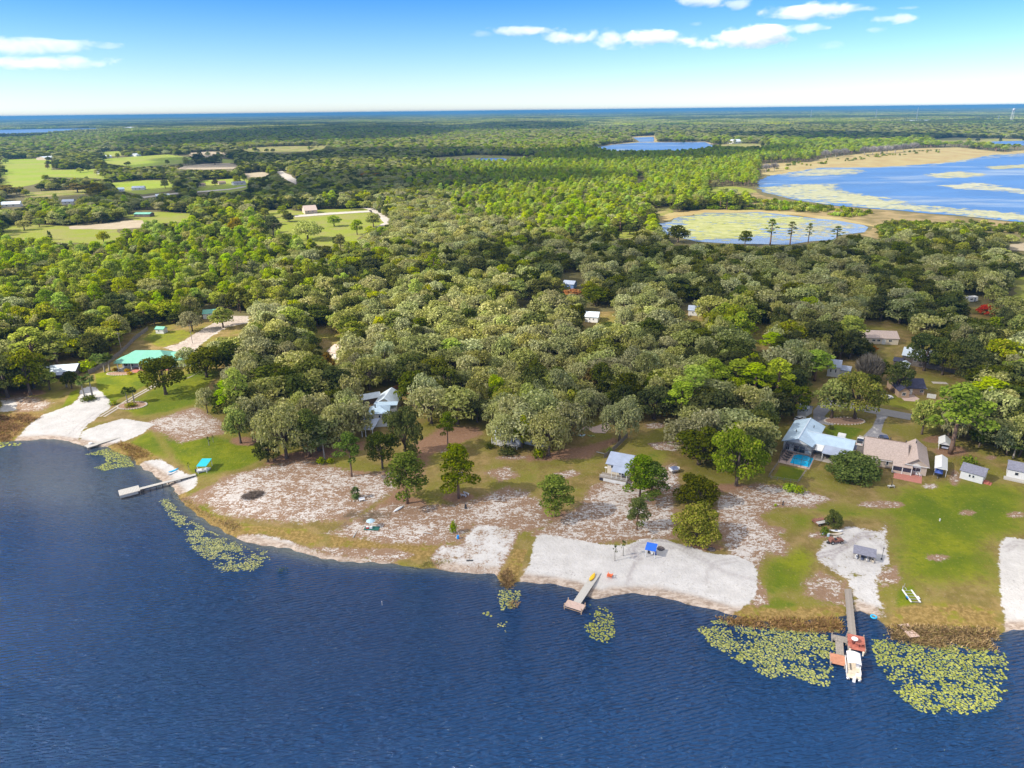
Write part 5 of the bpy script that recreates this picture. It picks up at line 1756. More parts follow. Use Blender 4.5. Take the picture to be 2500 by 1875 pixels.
mat('stone', (0.50, 0.44, 0.37), 0.95, var=0.12)
mat('dark_stone', (0.12, 0.10, 0.10), 0.95, var=0.3)
mat('mulch', (0.30, 0.19, 0.125), 0.95, var=0.25, scale=3)
mat('dead_wood', (0.15, 0.115, 0.09), 0.95, var=0.3)
mat('red_lamp', (0.5, 0.02, 0.02), 0.3)
mat('clear_lamp', (0.7, 0.7, 0.68), 0.15)


def frame(pa, pb, name, label, cat, group=None):
    """a thing whose local x runs along its front from pixel pa to pixel pb, y away from the lake"""
    a, b = place(*pa), place(*pb)
    L = math.hypot(b[0] - a[0], b[1] - a[1])
    e = empty(name, (a[0], a[1], min(a[2], b[2]) - 0.03), math.atan2(b[1] - a[1], b[0] - a[0]), label, cat, group)
    return e, L


def gable(W, Rf, x0, x1, y0, y1, z0, h, axis, rise, oh=0.45, t=0.16, ridge=0.5):
    """walls and pitched roof of one block"""
    zt = z0 + h
    if axis == 'x':
        ym = y0 + (y1 - y0) * ridge
        if W is not None:
            n = 4
            for x, s in ((x0, 0), (x1 - 0.15, 0)):
                W.profile_x = None
            W.add([(x, y, z) for x in (x0, x1) for (y, z) in ((y0, z0), (y1, z0), (y1, zt), (ym, zt + rise - .02), (y0, zt))],
                  [(0, 4, 3, 2, 1), (5, 6, 7, 8, 9), (0, 1, 6, 5), (1, 2, 7, 6), (2, 3, 8, 7), (3, 4, 9, 8), (4, 0, 5, 9)])
        s0, s1 = rise / (ym - y0), rise / (y1 - ym)
        Rf.slab([(x0 - oh, y0 - oh, zt - oh * s0 + t), (x1 + oh, y0 - oh, zt - oh * s0 + t), (x1 + oh, ym, zt + rise + t), (x0 - oh, ym, zt + rise + t)], t)
        Rf.slab([(x0 - oh, ym, zt + rise + t), (x1 + oh, ym, zt + rise + t), (x1 + oh, y1 + oh, zt - oh * s1 + t), (x0 - oh, y1 + oh, zt - oh * s1 + t)], t)
    else:
        xm = x0 + (x1 - x0) * ridge
        if W is not None:
            W.add([(x, y, z) for y in (y0, y1) for (x, z) in ((x0, z0), (x1, z0), (x1, zt), (xm, zt + rise - .02), (x0, zt))],
                  [(0, 1, 2, 3, 4), (5, 9, 8, 7, 6), (0, 5, 6, 1), (1, 6, 7, 2), (2, 7, 8, 3), (3, 8, 9, 4), (4, 9, 5, 0)])
        s0, s1 = rise / (xm - x0), rise / (x1 - xm)
        Rf.slab([(x0 - oh, y0 - oh, zt - oh * s0 + t), (xm, y0 - oh, zt + rise + t), (xm, y1 + oh, zt + rise + t), (x0 - oh, y1 + oh, zt - oh * s0 + t)], t)
        Rf.slab([(xm, y0 - oh, zt + rise + t), (x1 + oh, y0 - oh, zt - oh * s1 + t), (x1 + oh, y1 + oh, zt - oh * s1 + t), (xm, y1 + oh, zt + rise + t)], t)


def hip(W, Rf, x0, x1, y0, y1, z0, h, rise, oh=0.6, t=0.16, inset=None):
    zt = z0 + h
    if W is not None:
        W.box(x0, x1, y0, y1, z0, zt)
    X0, X1, Y0, Y1 = x0 - oh, x1 + oh, y0 - oh, y1 + oh
    i = inset or (Y1 - Y0) / 2
    ym = (Y0 + Y1) / 2
    a, b = (X0 + i, ym, zt + rise), (X1 - i, ym, zt + rise)
    e = zt + 0.02
    Rf.slab([(X0, Y0, e), (X1, Y0, e), b, a], t)
    Rf.slab([(X1, Y1, e), (X0, Y1, e), a, b], t)
    Rf.slab([(X0, Y1, e), (X0, Y0, e), a], t)
    Rf.slab([(X1, Y0, e), (X1, Y1, e), b], t)


def window(par, face, u, z, w_, h_, d, frame_m='white_trim', arch=False, kind='window'):
    """frame with a recessed pane; face f/l/r/b, u along the wall, d the wall plane"""
    mb, pn = MB(), MB()
    fr = 0.09

    def bx(m_, u0, u1, z0, z1, o0, o1):
        if face == 'f':
            m_.box(u0, u1, d - o1, d - o0, z0, z1)
        elif face == 'l':
            m_.box(d - o1, d - o0, u0, u1, z0, z1)
        elif face == 'r':
            m_.box(d + o0, d + o1, u0, u1, z0, z1)
        else:
            m_.box(u0, u1, d + o0, d + o1, z0, z1)
    bx(mb, u, u + fr, z, z + h_, 0.003, 0.09)
    bx(mb, u + w_ - fr, u + w_, z, z + h_, 0.003, 0.09)
    bx(mb, u + fr, u + w_ - fr, z, z + fr, 0.003, 0.09)
    bx(mb, u + fr, u + w_ - fr, z + h_ - fr, z + h_, 0.003, 0.09)
    if w_ > 1.0:
        bx(mb, u + w_ / 2 - .03, u + w_ / 2 + .03, z + fr, z + h_ - fr, 0.003, 0.07)
    if arch and face == 'f':
        n = 9
        mb.add([(u + w_ / 2 + w_ / 2 * math.cos(math.pi * k / n), y, z + h_ + w_ * .45 * math.sin(math.pi * k / n)) for y in (d - .09, d - .003) for k in range(n + 1)],
               [tuple(range(n, -1, -1)), tuple(range(n + 1, 2 * n + 2))] + [(k, k + 1, n + 2 + k, n + 1 + k) for k in range(n)])
    bx(pn, u + fr, u + w_ - fr, z + fr, z + h_ - fr, 0.004, 0.04)
    f_ = mb.build(kind, M[frame_m], par)
    pn.build('pane' if kind == 'window' else 'panel', M['window_glass'] if kind == 'window' else M[frame_m], f_)
    return f_


def posts(par, pts, z0, z1, r=0.09, m_='white_trim', name='post'):
    for x, y in pts:
        MB().box(x - r, x + r, y - r, y + r, z0, z1).build(name, M[m_], par)


def build2(e, W, wm, Rf, rm):
    w_ = W.build('wall', M[wm], e)
    r_ = Rf.build('roof', M[rm], e)
    return w_, r_


# --- the green roofed house
e, L = frame((286, 906), (412, 905), 'green_roofed_house', 'long white house with a wide green metal hip roof behind the lawn', 'house')
W, Rf = MB(), MB()
W.box(0.6, L - .4, 3.4, 13.0, 0, 3.5)
W.box(L - .4, L + 9, 5.0, 12.5, 0, 3.2)
hip(None, Rf, 0, L, 0.3, 13.3, 0, 3.5, 3.3, 0.7, inset=6.2)
hip(None, Rf, L - 5, L + 9, 5.0, 12.5, 0, 3.2, 2.2, 0.7)
Rf.slab([(-1.6, 7.5, 3.55), (-1.6, 1.2, 3.55), (3.0, 3.5, 4.9), (3.0, 7.5, 5.4)], .16)
wl, rf = build2(e, W, 'white_wall', Rf, 'roof_green')
posts(e, [(0.3, .6), (2.9, .6), (5.9, .6), (9.2, .6), (12.4, .6), (15.6, .6), (18.6, .6)], 0.35, 3.45, .13)
MB().box(0, 6.0, 0.2, 3.39, 0.0, 0.35).build('porch_floor', M['white_wood'], e)
MB().box(6.05, L - .5, 0.2, 3.39, 0.0, 0.36).build('porch_deck', M['red_brick_paving'], e)
MB().box(6.4, 9.3, -2.2, 0.15, 0, 0.18).box(6.4, 9.3, -1.2, 0.14, .18, 0.32).build('steps', M['red_brick_paving'], e)
MB().box(1.6, 6.3, -2.0, 0.15, 0, 0.12).build('terrace', M['white_wood'], e)
for u in (1.2, 3.6, 7.6, 13.0, 16.2):
    window(e, 'f', u, 1.0, 1.7, 1.7, 3.4)
window(e, 'f', 10.6, 0.4, 1.3, 2.3, 3.4, kind='door')
for k in range(7):
    MB().box(0.5 + k * .36, 0.56 + k * .36, .5, .56, .4, 1.3).build('baluster', M['white_trim'], e)
MB().box(0.4, 3.0, .48, .58, 1.3, 1.38).build('railing', M['white_trim'], e)
# --- light blue roofed group: gable barn and the house in front of it
e, L = frame((917, 1007), (966, 1003), 'white_barn', 'white gabled outbuilding with a pale blue metal roof among dark oaks', 'outbuilding')
e.rotation_euler.z -= 0.30
W, Rf = MB(), MB()
gable(W, Rf, 0, 7.2, 0, 9.5, 0, 3.4, 'y', 2.3, .5)
build2(e, W, 'cream_wall', Rf, 'roof_pale')
window(e, 'f', 3.4, 1.4, 1.6, .9, 0)
window(e, 'f', 0.8, .1, 2.2, 2.5, 0, kind='door')
e, L = frame((900, 1048), (944, 1046), 'blue_roofed_house', 'white house with stepped light blue roofs half hidden by the dark oak clump', 'house')
W, Rf = MB(), MB()
hip(W, Rf, 0.6, 6.6, 1.5, 7.8, 0, 5.0, 1.6, .5)
W.box(2.0, 9.0, 7.81, 12.0, 0, 3.6)
Rf.slab([(1.5, 7.6, 5.4), (9.4, 7.6, 5.2), (9.4, 12.4, 4.6), (1.5, 12.4, 4.8)], .14)
wl, rf = build2(e, W, 'white_wall', Rf, 'roof_blue')
pr = MB().slab([(-2.4, 0.2, 2.9), (1.2, 0.2, 2.9), (1.2, 4.6, 3.9), (-2.0, 4.6, 3.9)], .14).build('porch_roof', M['roof_grey_blue'], e)
pr2 = MB().slab([(-1.7, -6.2, 2.7), (2.2, -6.2, 2.7), (4.0, 0.4, 3.8), (-.1, 0.4, 3.8)], .14).build('porch_roof', M['roof_grey_blue'], e)
posts(e, [(-1.5, -5.9), (-.3, -5.9), (1.9, -5.9), (-2.1, .5)], 0, 2.75, .1)
for u in (3.4, 4.5, 5.6):
    window(e, 'f', u, 3.3, .8, 1.2, 1.5)
MB().tube([(2.3, 4.2, 6.0), (2.3, 4.2, 7.2)], .22, 8).build('chimney', M['dark_metal'], rf)
e, L = frame((884, 990), (918, 984), 'dark_shed', 'low dark shed with a patchy pale roof left of the white outbuilding', 'shed')
W, Rf = MB(), MB()
gable(W, Rf, 0, 7, 0, 5, 0, 2.2, 'x', .9, .4)
build2(e, W, 'brown_wall', Rf, 'roof_pale')
# --- white cottage under the mossy oaks
e, L = frame((1200, 1087), (1262, 1099), 'white_cottage', 'white cottage with a silvery roof under two mossy oaks', 'house')
W, Rf = MB(), MB()
gable(W, Rf, 0, L, 2.4, 10.5, 0, 2.9, 'x', 1.9, .5)
gable(None, Rf, L + .6, L + 7, 5, 10, 0, 2.6, 'x', 1.2, .4)
W.box(L + .01, L + 7, 5, 10, 0, 2.6)
build2(e, W, 'white_wall', Rf, 'roof_pale')
MB().box(0, L, 0, 2.38, .5, .66).build('deck', M['white_wood'], e)
posts(e, [(0.1, .1), (L * .33, .1), (L * .66, .1), (L - .1, .1)], 0, 2.6, .08)
MB().bar((0, .1, 1.5), (L, .1, 1.5), .07).bar((0, .1, 1.05), (L, .1, 1.05), .05).build('railing', M['white_trim'], e)
for u in (.8, 3.2, 6.0):
    window(e, 'f', u, 1.0, 1.4, 1.4, 2.4)
# --- two storey cottage with the deck
e, L = frame((1482, 1163), (1533, 1173), 'deck_cottage', 'cream two storey cottage with a grey metal roof and a white skirted deck', 'house')
W, Rf = MB(), MB()
gable(W, Rf, 0, L, 0, 7.5, 0, 4.3, 'x', 1.5, .5, ridge=.60)
wl, rf = build2(e, W, 'cream_wall', Rf, 'roof_grey_blue')
MB().slab([(1.9, -2.6, 3.35), (L + .5, -2.6, 3.35), (L + .5, -.46, 4.25), (1.9, -.46, 4.25)], .12).build('porch_roof', M['roof_grey_blue'], e)
MB().box(-1.4, L + .3, -3.1, -0.02, 1.0, 1.14).build('deck', M['grey_wood'], e)
MB().box(-.2, L + .3, -3.16, -3.11, .12, 1.0).build('skirting', M['white_wall'], e)
MB().box(-1.3, -.25, -3.1, -.1, .1, .9).build('under_deck', M['dark_screen'], e)
posts(e, [(2.0, -2.5), (3.4, -2.5), (4.8, -2.5), (L + .2, -2.5)], 1.14, 3.4, .07)
MB().bar((-1.4, -3.05, 2.0), (L + .3, -3.05, 2.0), .07).bar((-1.4, -3.05, 1.6), (L + .3, -3.05, 1.6), .05).build('railing', M['white_trim'], e)
window(e, 'f', 1.0, 3.0, .9, .9, 0)
window(e, 'f', 2.2, 2.9, .9, 1.0, 0)
window(e, 'f', 3.4, 1.3, 1.4, 1.6, 0)
window(e, 'f', 5.0, 1.2, .9, 2.0, 0, kind='door')
MB().lathe([(.0, -.06), (.42, 0), (.45, .12), (.4, .1)], 10, (-.7, 1.0, 2.2)).bar((-.7, 1.0, .1), (-.7, 1.0, 2.2), .08).build('satellite_dish', M['white_plastic'], e)
# --- pool house
e, L = frame((1911, 1097), (1969, 1110), 'pool_house', 'L shaped white house with a light blue metal roof beside the screened pool', 'house')
PZ = e
W, Rf = MB(), MB()
gable(W, Rf, 0, 8.2, 0, 17, 0, 3.1, 'y', 1.7, .6)
gable(W, MB(), 8.22, 18.5, 3.4, 11.0, 0, 3.05, 'x', 1.5, .5)
gable(None, Rf, 5.3, 18.5, 3.4, 11.0, 0, 3.05, 'x', 1.5, .5)
wl, rf = build2(e, W, 'white_wall', Rf, 'roof_blue')
MB().slab([(8.4, -0.6, 2.5), (11.2, -0.6, 2.5), (11.2, 3.2, 3.0), (8.4, 3.2, 3.0)], .1).build('porch_roof', M['white_trim'], e)
MB().slab([(11.3, -1.4, 2.35), (18.6, -1.4, 2.35), (18.6, 3.3, 3.15), (11.3, 3.3, 3.15)], .12).build('porch_roof', M['roof_grey_blue'], e)
posts(e, [(11.5, -1.2), (15, -1.2), (18.3, -1.2)], 0, 2.35, .09)
for k in range(8):
    MB().bar((4.1 + .002 * k, 2.2 * k - .2, 4.98), (8.5, 2.2 * k - .2, 3.12), .05).bar((4.1, 2.2 * k - .2, 4.98), (-.3, 2.2 * k - .2, 3.12), .05).build('roof_seam', M['roof_pale'], rf)
MB().bar((4.1, -.6, 5.0), (4.1, 17.6, 5.0), .3, .08).bar((5.5, 7.2, 4.75), (19, 7.2, 4.75), .3, .08).build('ridge_cap', M['roof_pale'], rf)
MB().lathe([(.12, 3.6), (.12, 4.9), (.02, 5.0)], 8, (6.2, 12, 0)).lathe([(.12, 3.6), (.12, 4.9), (.02, 5.0)], 8, (2.2, 6, 0)).build('vent_pipe', M['dark_metal'], rf)
MB().box(8.4, 19.0, -2.4, 3.38, -.05, .12).build('patio', M['concrete'], e)
window(e, 'f', .8, .3, 1.1, 2.1, 0)
window(e, 'f', 3.0, .2, 3.4, 2.2, 0)
window(e, 'f', 13, .9, 1.6, 1.4, 3.4)
window(e, 'r', 5, 1.0, 1.4, 1.2, 18.5)
MB().box(13.4, 15.6, 11.05, 13.0, 0, 3.9).build('chimney', M['white_wall'], rf)
for (a, b, c, mm) in ((12.6, .2, 'table', 'dark_metal'), (15.6, -.6, 'cooler', 'blue_plastic')):
    p = Matrix.Rotation(e.rotation_euler.z, 3, 'Z') @ Vector((a, b, .15)) + e.location
    o = empty('patio_table' if c == 'table' else 'ice_chest', p, e.rotation_euler.z, 'dark table under the grey blue porch roof of the pool house' if c == 'table' else 'blue ice chest at the edge of the pool house porch', 'table' if c == 'table' else 'cooler')
    if c == 'table':
        MB().box(-.9, .9, -.5, .5, .68, .74).build('tabletop', M[mm], o)
        for q in ((-.8, -.4), (.8, -.4), (.8, .4), (-.8, .4)):
            MB().box(q[0] - .04, q[0] + .04, q[1] - .04, q[1] + .04, 0, .68).build('leg', M[mm], o)
    else:
        MB().box(-.45, .45, -.28, .28, 0, .42).build('body', M[mm], o)
        MB().box(-.47, .47, -.3, .3, .421, .5).build('lid', M['white_plastic'], o)
# screened pool cage
e, L = frame((1902, 1128), (1972, 1144), 'screened_pool', 'dark screened cage over a turquoise swimming pool', 'pool')
DP = 11.0
MB().box(-.4, L + .5, -.4, DP + .3, -.1, .14).build('pool_deck', M['pink_paving'], e)
MB().prism([(2.9, 0.9), (8.3, 0.8), (8.3, 7.4), (6.8, 8.4), (4.4, 8.4), (2.9, 6.8)], .141, .17).build('pool_water', M['pool_water'], e)
bar_ = []
for x in (0, L * .25, L * .5, L * .75, L):
    bar_ += [((x, 0, .14), (x, 0, 2.4)), ((x, 0, 2.4), (x, DP * .45, 3.3)), ((x, DP * .45, 3.3), (x, DP, 3.1))]
for y, z in ((0, 2.4), (DP * .45, 3.3), (DP, 3.1), (DP * .22, 2.85), (DP * .7, 3.2)):
    bar_.append(((0, y, z), (L, y, z)))
for y in (DP * .33, DP * .66, DP):
    for x in (0, L):
        bar_.append(((x, y, .14), (x, y, 2.4 + min(1, y / DP / .45) * .9 - .1)))
for a, b in bar_:
    MB().bar(a, b, .09).build('cage_bar', M['dark_metal'], e)
m_ = D.materials.new('insect_screen')
m_.use_nodes = True
t_ = NT(m_.node_tree)
tb = t_.n('ShaderNodeBsdfTransparent')
t_.link(t_.n('ShaderNodeMixShader').outputs[0], m_.node_tree.nodes['Material Output'].inputs[0])
ms = [n for n in m_.node_tree.nodes if n.type == 'MIX_SHADER'][0]
ms.inputs[0].default_value = 0.5
m_.node_tree.nodes['Principled BSDF'].inputs['Base Color'].default_value = (0.03, 0.03, 0.05, 1)
m_.node_tree.nodes['Principled BSDF'].inputs['Roughness'].default_value = .9
t_.link(tb.outputs[0], ms.inputs[1])
t_.link(m_.node_tree.nodes['Principled BSDF'].outputs[0], ms.inputs[2])
sc_ = MB()
sc_.add([(0, 0.02, .15), (0, DP, .15), (0, DP, 3.1), (0, DP * .45, 3.3), (0, 0.02, 2.4)], [(0, 1, 2, 3, 4)])
sc_.add([(L, 0.02, .15), (L, DP, .15), (L, DP, 3.1), (L, DP * .45, 3.3), (L, 0.02, 2.4)], [(0, 1, 2, 3, 4)])
sc_.add([(0, DP * .45, 3.31), (L, DP * .45, 3.31), (L, DP, 3.11), (0, DP, 3.11)], [(0, 1, 2, 3)])
sc_.build('screen', m_, e)
for k in range(4):
    p = Matrix.Rotation(e.rotation_euler.z, 3, 'Z') @ Vector((1.3 + .1 * k, 2.0 + k * 1.7, .15)) + e.location
    o = empty('sun_lounger', p, e.rotation_euler.z + 1.5, 'dark sun lounger on the deck inside the screened pool cage', 'sun lounger', 'loungers beside the screened pool')
    MB().box(-.32, .32, -.9, .4, .28, .36).build('seat', M['dark_metal'], o)
    MB().slab([(-.32, .4, .36), (.32, .4, .36), (.32, .95, .8), (-.32, .95, .8)], .06).build('backrest', M['dark_metal'], o)
    for q in ((-.28, -.8), (.28, -.8), (-.28, .3), (.28, .3)):
        MB().box(q[0] - .03, q[0] + .03, q[1] - .03, q[1] + .03, 0, .28).build('leg', M['silver_metal'], o)
# --- tan shingled house
e, L = frame((2109, 1133), (2259, 1159), 'tan_house', 'long tan house with a pinkish brown shingle roof and a red brick patio', 'house')
W, Rf = MB(), MB()
gable(W, Rf, 0, L - 5.4, 0, 12.0, 0, 2.9, 'x', 2.4, .6, ridge=.68)
gable(W, Rf, L - 5.3, L, -1.0, 12.5, 0, 3.2, 'y', 1.9, .6)
wl, rf = build2(e, W, 'tan_wall', Rf, 'roof_tan')
MB().slab([(7.2, -2.5, 2.35), (12.3, -2.5, 2.35), (12.3, -.4, 2.95), (7.2, -.4, 2.95)], .14).build('porch_roof', M['roof_tan'], e)
posts(e, [(7.3, -2.3), (9.8, -2.3), (12.1, -2.3)], 0, 2.4, .11)
MB().box(7.4, 9.7, -2.3, -2.24, .9, 2.3).box(9.95, 12.0, -2.3, -2.24, .9, 2.3).build('screen_panel', M['dark_screen'], e)
MB().box(7.4, 12.0, -2.32, -2.24, .05, .88).build('porch_wall', M['tan_wall'], e)
MB().box(12.6, 15.0, -.05, -.01, .8, 2.4).build('screen_panel', M['dark_screen'], e)
for u in (2.3, 5.6):
    window(e, 'f', u, 1.0, .7, 1.3, 0)
window(e, 'f', 15.0, .1, .95, 2.2, 0, kind='door')
window(e, 'f', L - 3.9, 1.0, 2.4, 1.3, -1.0, arch=True)
for vx, vy in ((3.2, 9.2), (6.4, 9.6), (10.5, 9.0), (13.2, 9.7)):
    MB().lathe([(.13, 4.4), (.13, 5.75), (.2, 5.77), (.02, 5.9)], 8, (vx, vy, 0)).build('vent_pipe', M['dark_metal'], rf)
MB().box(-.6, 7.1, -.74, -.61, 2.5, 2.64).box(12.4, L - 6, -.74, -.61, 2.5, 2.64).build('gutter', M['white_trim'], rf)
MB().bar((0, 8.16, 5.5), (L - 5.4, 8.16, 5.5), .28, .1).build('ridge_cap', M['roof_brown'], rf)
MB().box(L - 5.6, L + .3, -1.7, -1.62, 3.0, 3.2).build('fascia', M['white_trim'], e)
e2, L2 = frame((2181, 1167), (2250, 1181), 'brick_patio', 'red brick patio in front of the tan house', 'patio')
ND = 26
bm_ = MB().box(0, L2, 0, 5.6, -.1, .07).build('edging', M['red_brick_paving'], e2)
MB().lathe([(2.2, .071), (2.2, .09), (0.01, .09)], 20, (L2 * .45, 4.0, 0)).build('round_inlay', M['red_brick_paving'], e2)
for k, (qx, qy) in enumerate(((2238, 1161), (2246, 1163))):
    p = place(qx, qy)
    o = empty('patio_chair', (p[0], p[1], p[2] + .06), .4 + k, 'white patio chair by the wall at the right end of the brick patio, ' + ('left one' if k == 0 else 'right one'), 'chair', 'white chairs on the brick patio')
    MB().box(-.27, .27, -.27, .27, .38, .44).build('seat', M['white_plastic'], o)
    MB().box(-.27, .27, .21, .27, .44, .95).build('backrest', M['white_plastic'], o)
    for q in ((-.23, -.23), (.23, -.23), (-.23, .2), (.23, .2)):
        MB().box(q[0] - .03, q[0] + .03, q[1] - .03, q[1] + .03, 0, .38).build('leg', M['white_plastic'], o)


def shed(pa, pb, depth, h, rise, wm, rm, label, wins=(), door=None, name='shed', cat='shed', axis='x', group=None, oh=.35):
    e, L = frame(pa, pb, name, label, cat, group)
    W, Rf = MB(), MB()
    gable(W, Rf, 0, L, 0, depth, 0, h, axis, rise, oh)
    build2(e, W, wm, Rf, rm)
    for u in wins:
        window(e, 'f', u * L, h * .45, max(.6, L * .1), h * .35, 0)
    if door:
        window(e, 'f', door * L, 0.05, min(1.6, L * .3), h * .8, 0, kind='door')
    return e, L


e, L = shed((2342, 1167), (2397, 1182), 5.2, 2.6, 1.3, 'white_wall', 'roof_slate', 'white shed with a slate grey roof and two dark windows on the lawn at right', (.36, .52))
MB().box(L + .05, L + 1.4, .6, 2.6, 0, .5).box(L + 1.4, L + 2.0, .6, 2.6, 0, .25).build('steps', M['red_wood'], e)
e, L = shed((2456, 1166), (2560, 1188), 5.5, 2.9, 1.4, 'white_wall', 'roof_slate', 'white building with a slate grey roof cut by the right edge', (.17,))
MB().box(-.6, L, -1.6, -.02, 0, .5).build('porch_floor', M['white_wood'], e)
shed((1946, 1012), (1967, 1018), 4.6, 2.4, 1.0, 'white_wall', 'roof_grey_blue', 'small white shed with a grey roof at the end of the gravel drive', (), .3)
shed((381, 814), (400, 815), 3.2, 2.3, .8, 'white_wall', 'roof_green', 'small white shed with a green roof behind the lawn circle', (.3,))
shed((497, 779), (527, 777), 6, 2.8, 1.3, 'white_wall', 'roof_green', 'outbuilding with a green roof deep in the left wood', (.3,), name='outbuilding', cat='outbuilding')
# houses at the right
e, L = frame((2190, 968), (2262, 970), 'navy_roofed_house', 'brick bungalow with a dark navy shingle roof and white trim', 'house')
W, Rf = MB(), MB()
gable(W, Rf, 0, L, 2.4, 10, 0, 2.7, 'x', 2.2, .5)
gable(W, Rf, 0, 3.6, -1.0, 6, 0, 2.7, 'y', 1.3, .4)
build2(e, W, 'brick_wall', Rf, 'roof_navy')
window(e, 'f', 1.1, .8, 1.3, 1.3, -1.0)
window(e, 'f', 8.6, .9, 1.2, 1.2, 2.4)
window(e, 'f', 5.0, .1, 1.0, 2.1, 2.4, kind='door')
MB().prism([(1, -4.0), (5.5, -4.5), (7.0, -1.8), (6.6, 2.2), (3.8, 2.2), (3.8, -1.2), (1, -1.2)], -.02, .1).build('entry_walk', M['pink_paving'], e)
MB().bar((L + .55, 1.9, 2.55), (L + .55, 10.4, 2.55), .18).build('fascia', M['white_trim'], e)
e, L = frame((2262, 971), (2284, 974), 'white_fence_panel', 'white fence panel right of the navy roofed bungalow', 'fence')
for k in range(6):
    MB().box(k * L / 6 + .02, (k + 1) * L / 6 - .02, 0, .06, .05, 1.7).build('panel', M['white_trim'], e)
shed((2018, 918), (2048, 922), 7, 4.2, 1.8, 'white_wall', 'roof_grey_blue', 'white gabled two storey house half behind a large oak', (.2, .6), name='white_house', cat='house')
shed((2048, 917), (2072, 921), 5, 2.6, 1.0, 'white_wall', 'roof_grey_blue', 'low grey roofed wing beside the white gabled house', (), name='garage', cat='garage')
shed((2200, 887), (2292, 901), 10, 3.6, 2.0, 'brown_wall', 'roof_pale', 'long dark walled house under a pale roof shaded by oaks', (.3, .6), name='dark_house', cat='house')
shed((2180, 893), (2200, 896), 5, 2.2, .3, 'brown_wall', 'roof_navy', 'low dark carport left of the white garage', (), name='carport', cat='carport')
shed((2190, 907), (2213, 911), 6, 2.3, .9, 'white_wall', 'roof_pale', 'small white garage with a rounded pale roof below the dark walled house', (), .2, name='garage', cat='garage', axis='y')
e, L = shed((2112, 839), (2192, 842), 10, 2.8, 2.0, 'cream_wall', 'roof_tan', 'tan shingled bungalow among trees in the right wood', (.2, .35, .7), .5, name='tan_bungalow', cat='house')
e, L = shed((801, 872), (834, 881), 9, 2.8, 1.8, 'cream_wall', 'roof_tan', 'tan roofed cottage peeping out of the grey oak wood', (.3, .6), .45, name='cottage', cat='house')
shed((1374, 705), (1400, 707), 7, 3, 1.4, 'blue_wall', 'roof_grey_blue', 'blue walled cottage with a grey roof deep in the middle wood', (.3, .6), name='cottage', cat='house')
shed((1428, 786), (1459, 788), 8, 2.8, 1.6, 'white_wall', 'roof_pale', 'white house beside a little turquoise pool in the middle wood', (.3, .6), name='white_house', cat='house')
shed((1680, 770), (1711, 772), 8, 2.8, 1.5, 'white_wall', 'roof_grey_blue', 'white house with a grey roof alone in the right oak wood', (.3, .6), name='white_house', cat='house')
e, L = shed((99, 926), (186, 920), 9, 2.6, 1.5, 'brown_wall', 'roof_pale', 'pale metal roofed house in deep shade at the left edge of the wood', (.3, .6), name='shaded_house', cat='house')
MB().slab([(3.5, -2.5, 2.1), (9.0, -2.5, 2.1), (9.0, -.4, 2.6), (3.5, -.4, 2.6)], .1).build('porch_roof', M['roof_grey_blue'], e)
p = at(1474, 777, 1.1)
o = empty('swimming_pool', (p[0], p[1], 1.15), 0, 'little turquoise swimming pool in the middle wood', 'pool')
MB().prism([(5.5 * math.cos(a) * 1.0, 4 * math.sin(a)) for a in np.linspace(0, 6.28, 13)[:-1]], 0, .12).build('pool_rim', M['concrete'], o)
MB().prism([(4.6 * math.cos(a) * 1.0, 3.2 * math.sin(a)) for a in np.linspace(0, 6.28, 13)[:-1]], .121, .15).build('pool_water', M['teal_pool'], o)
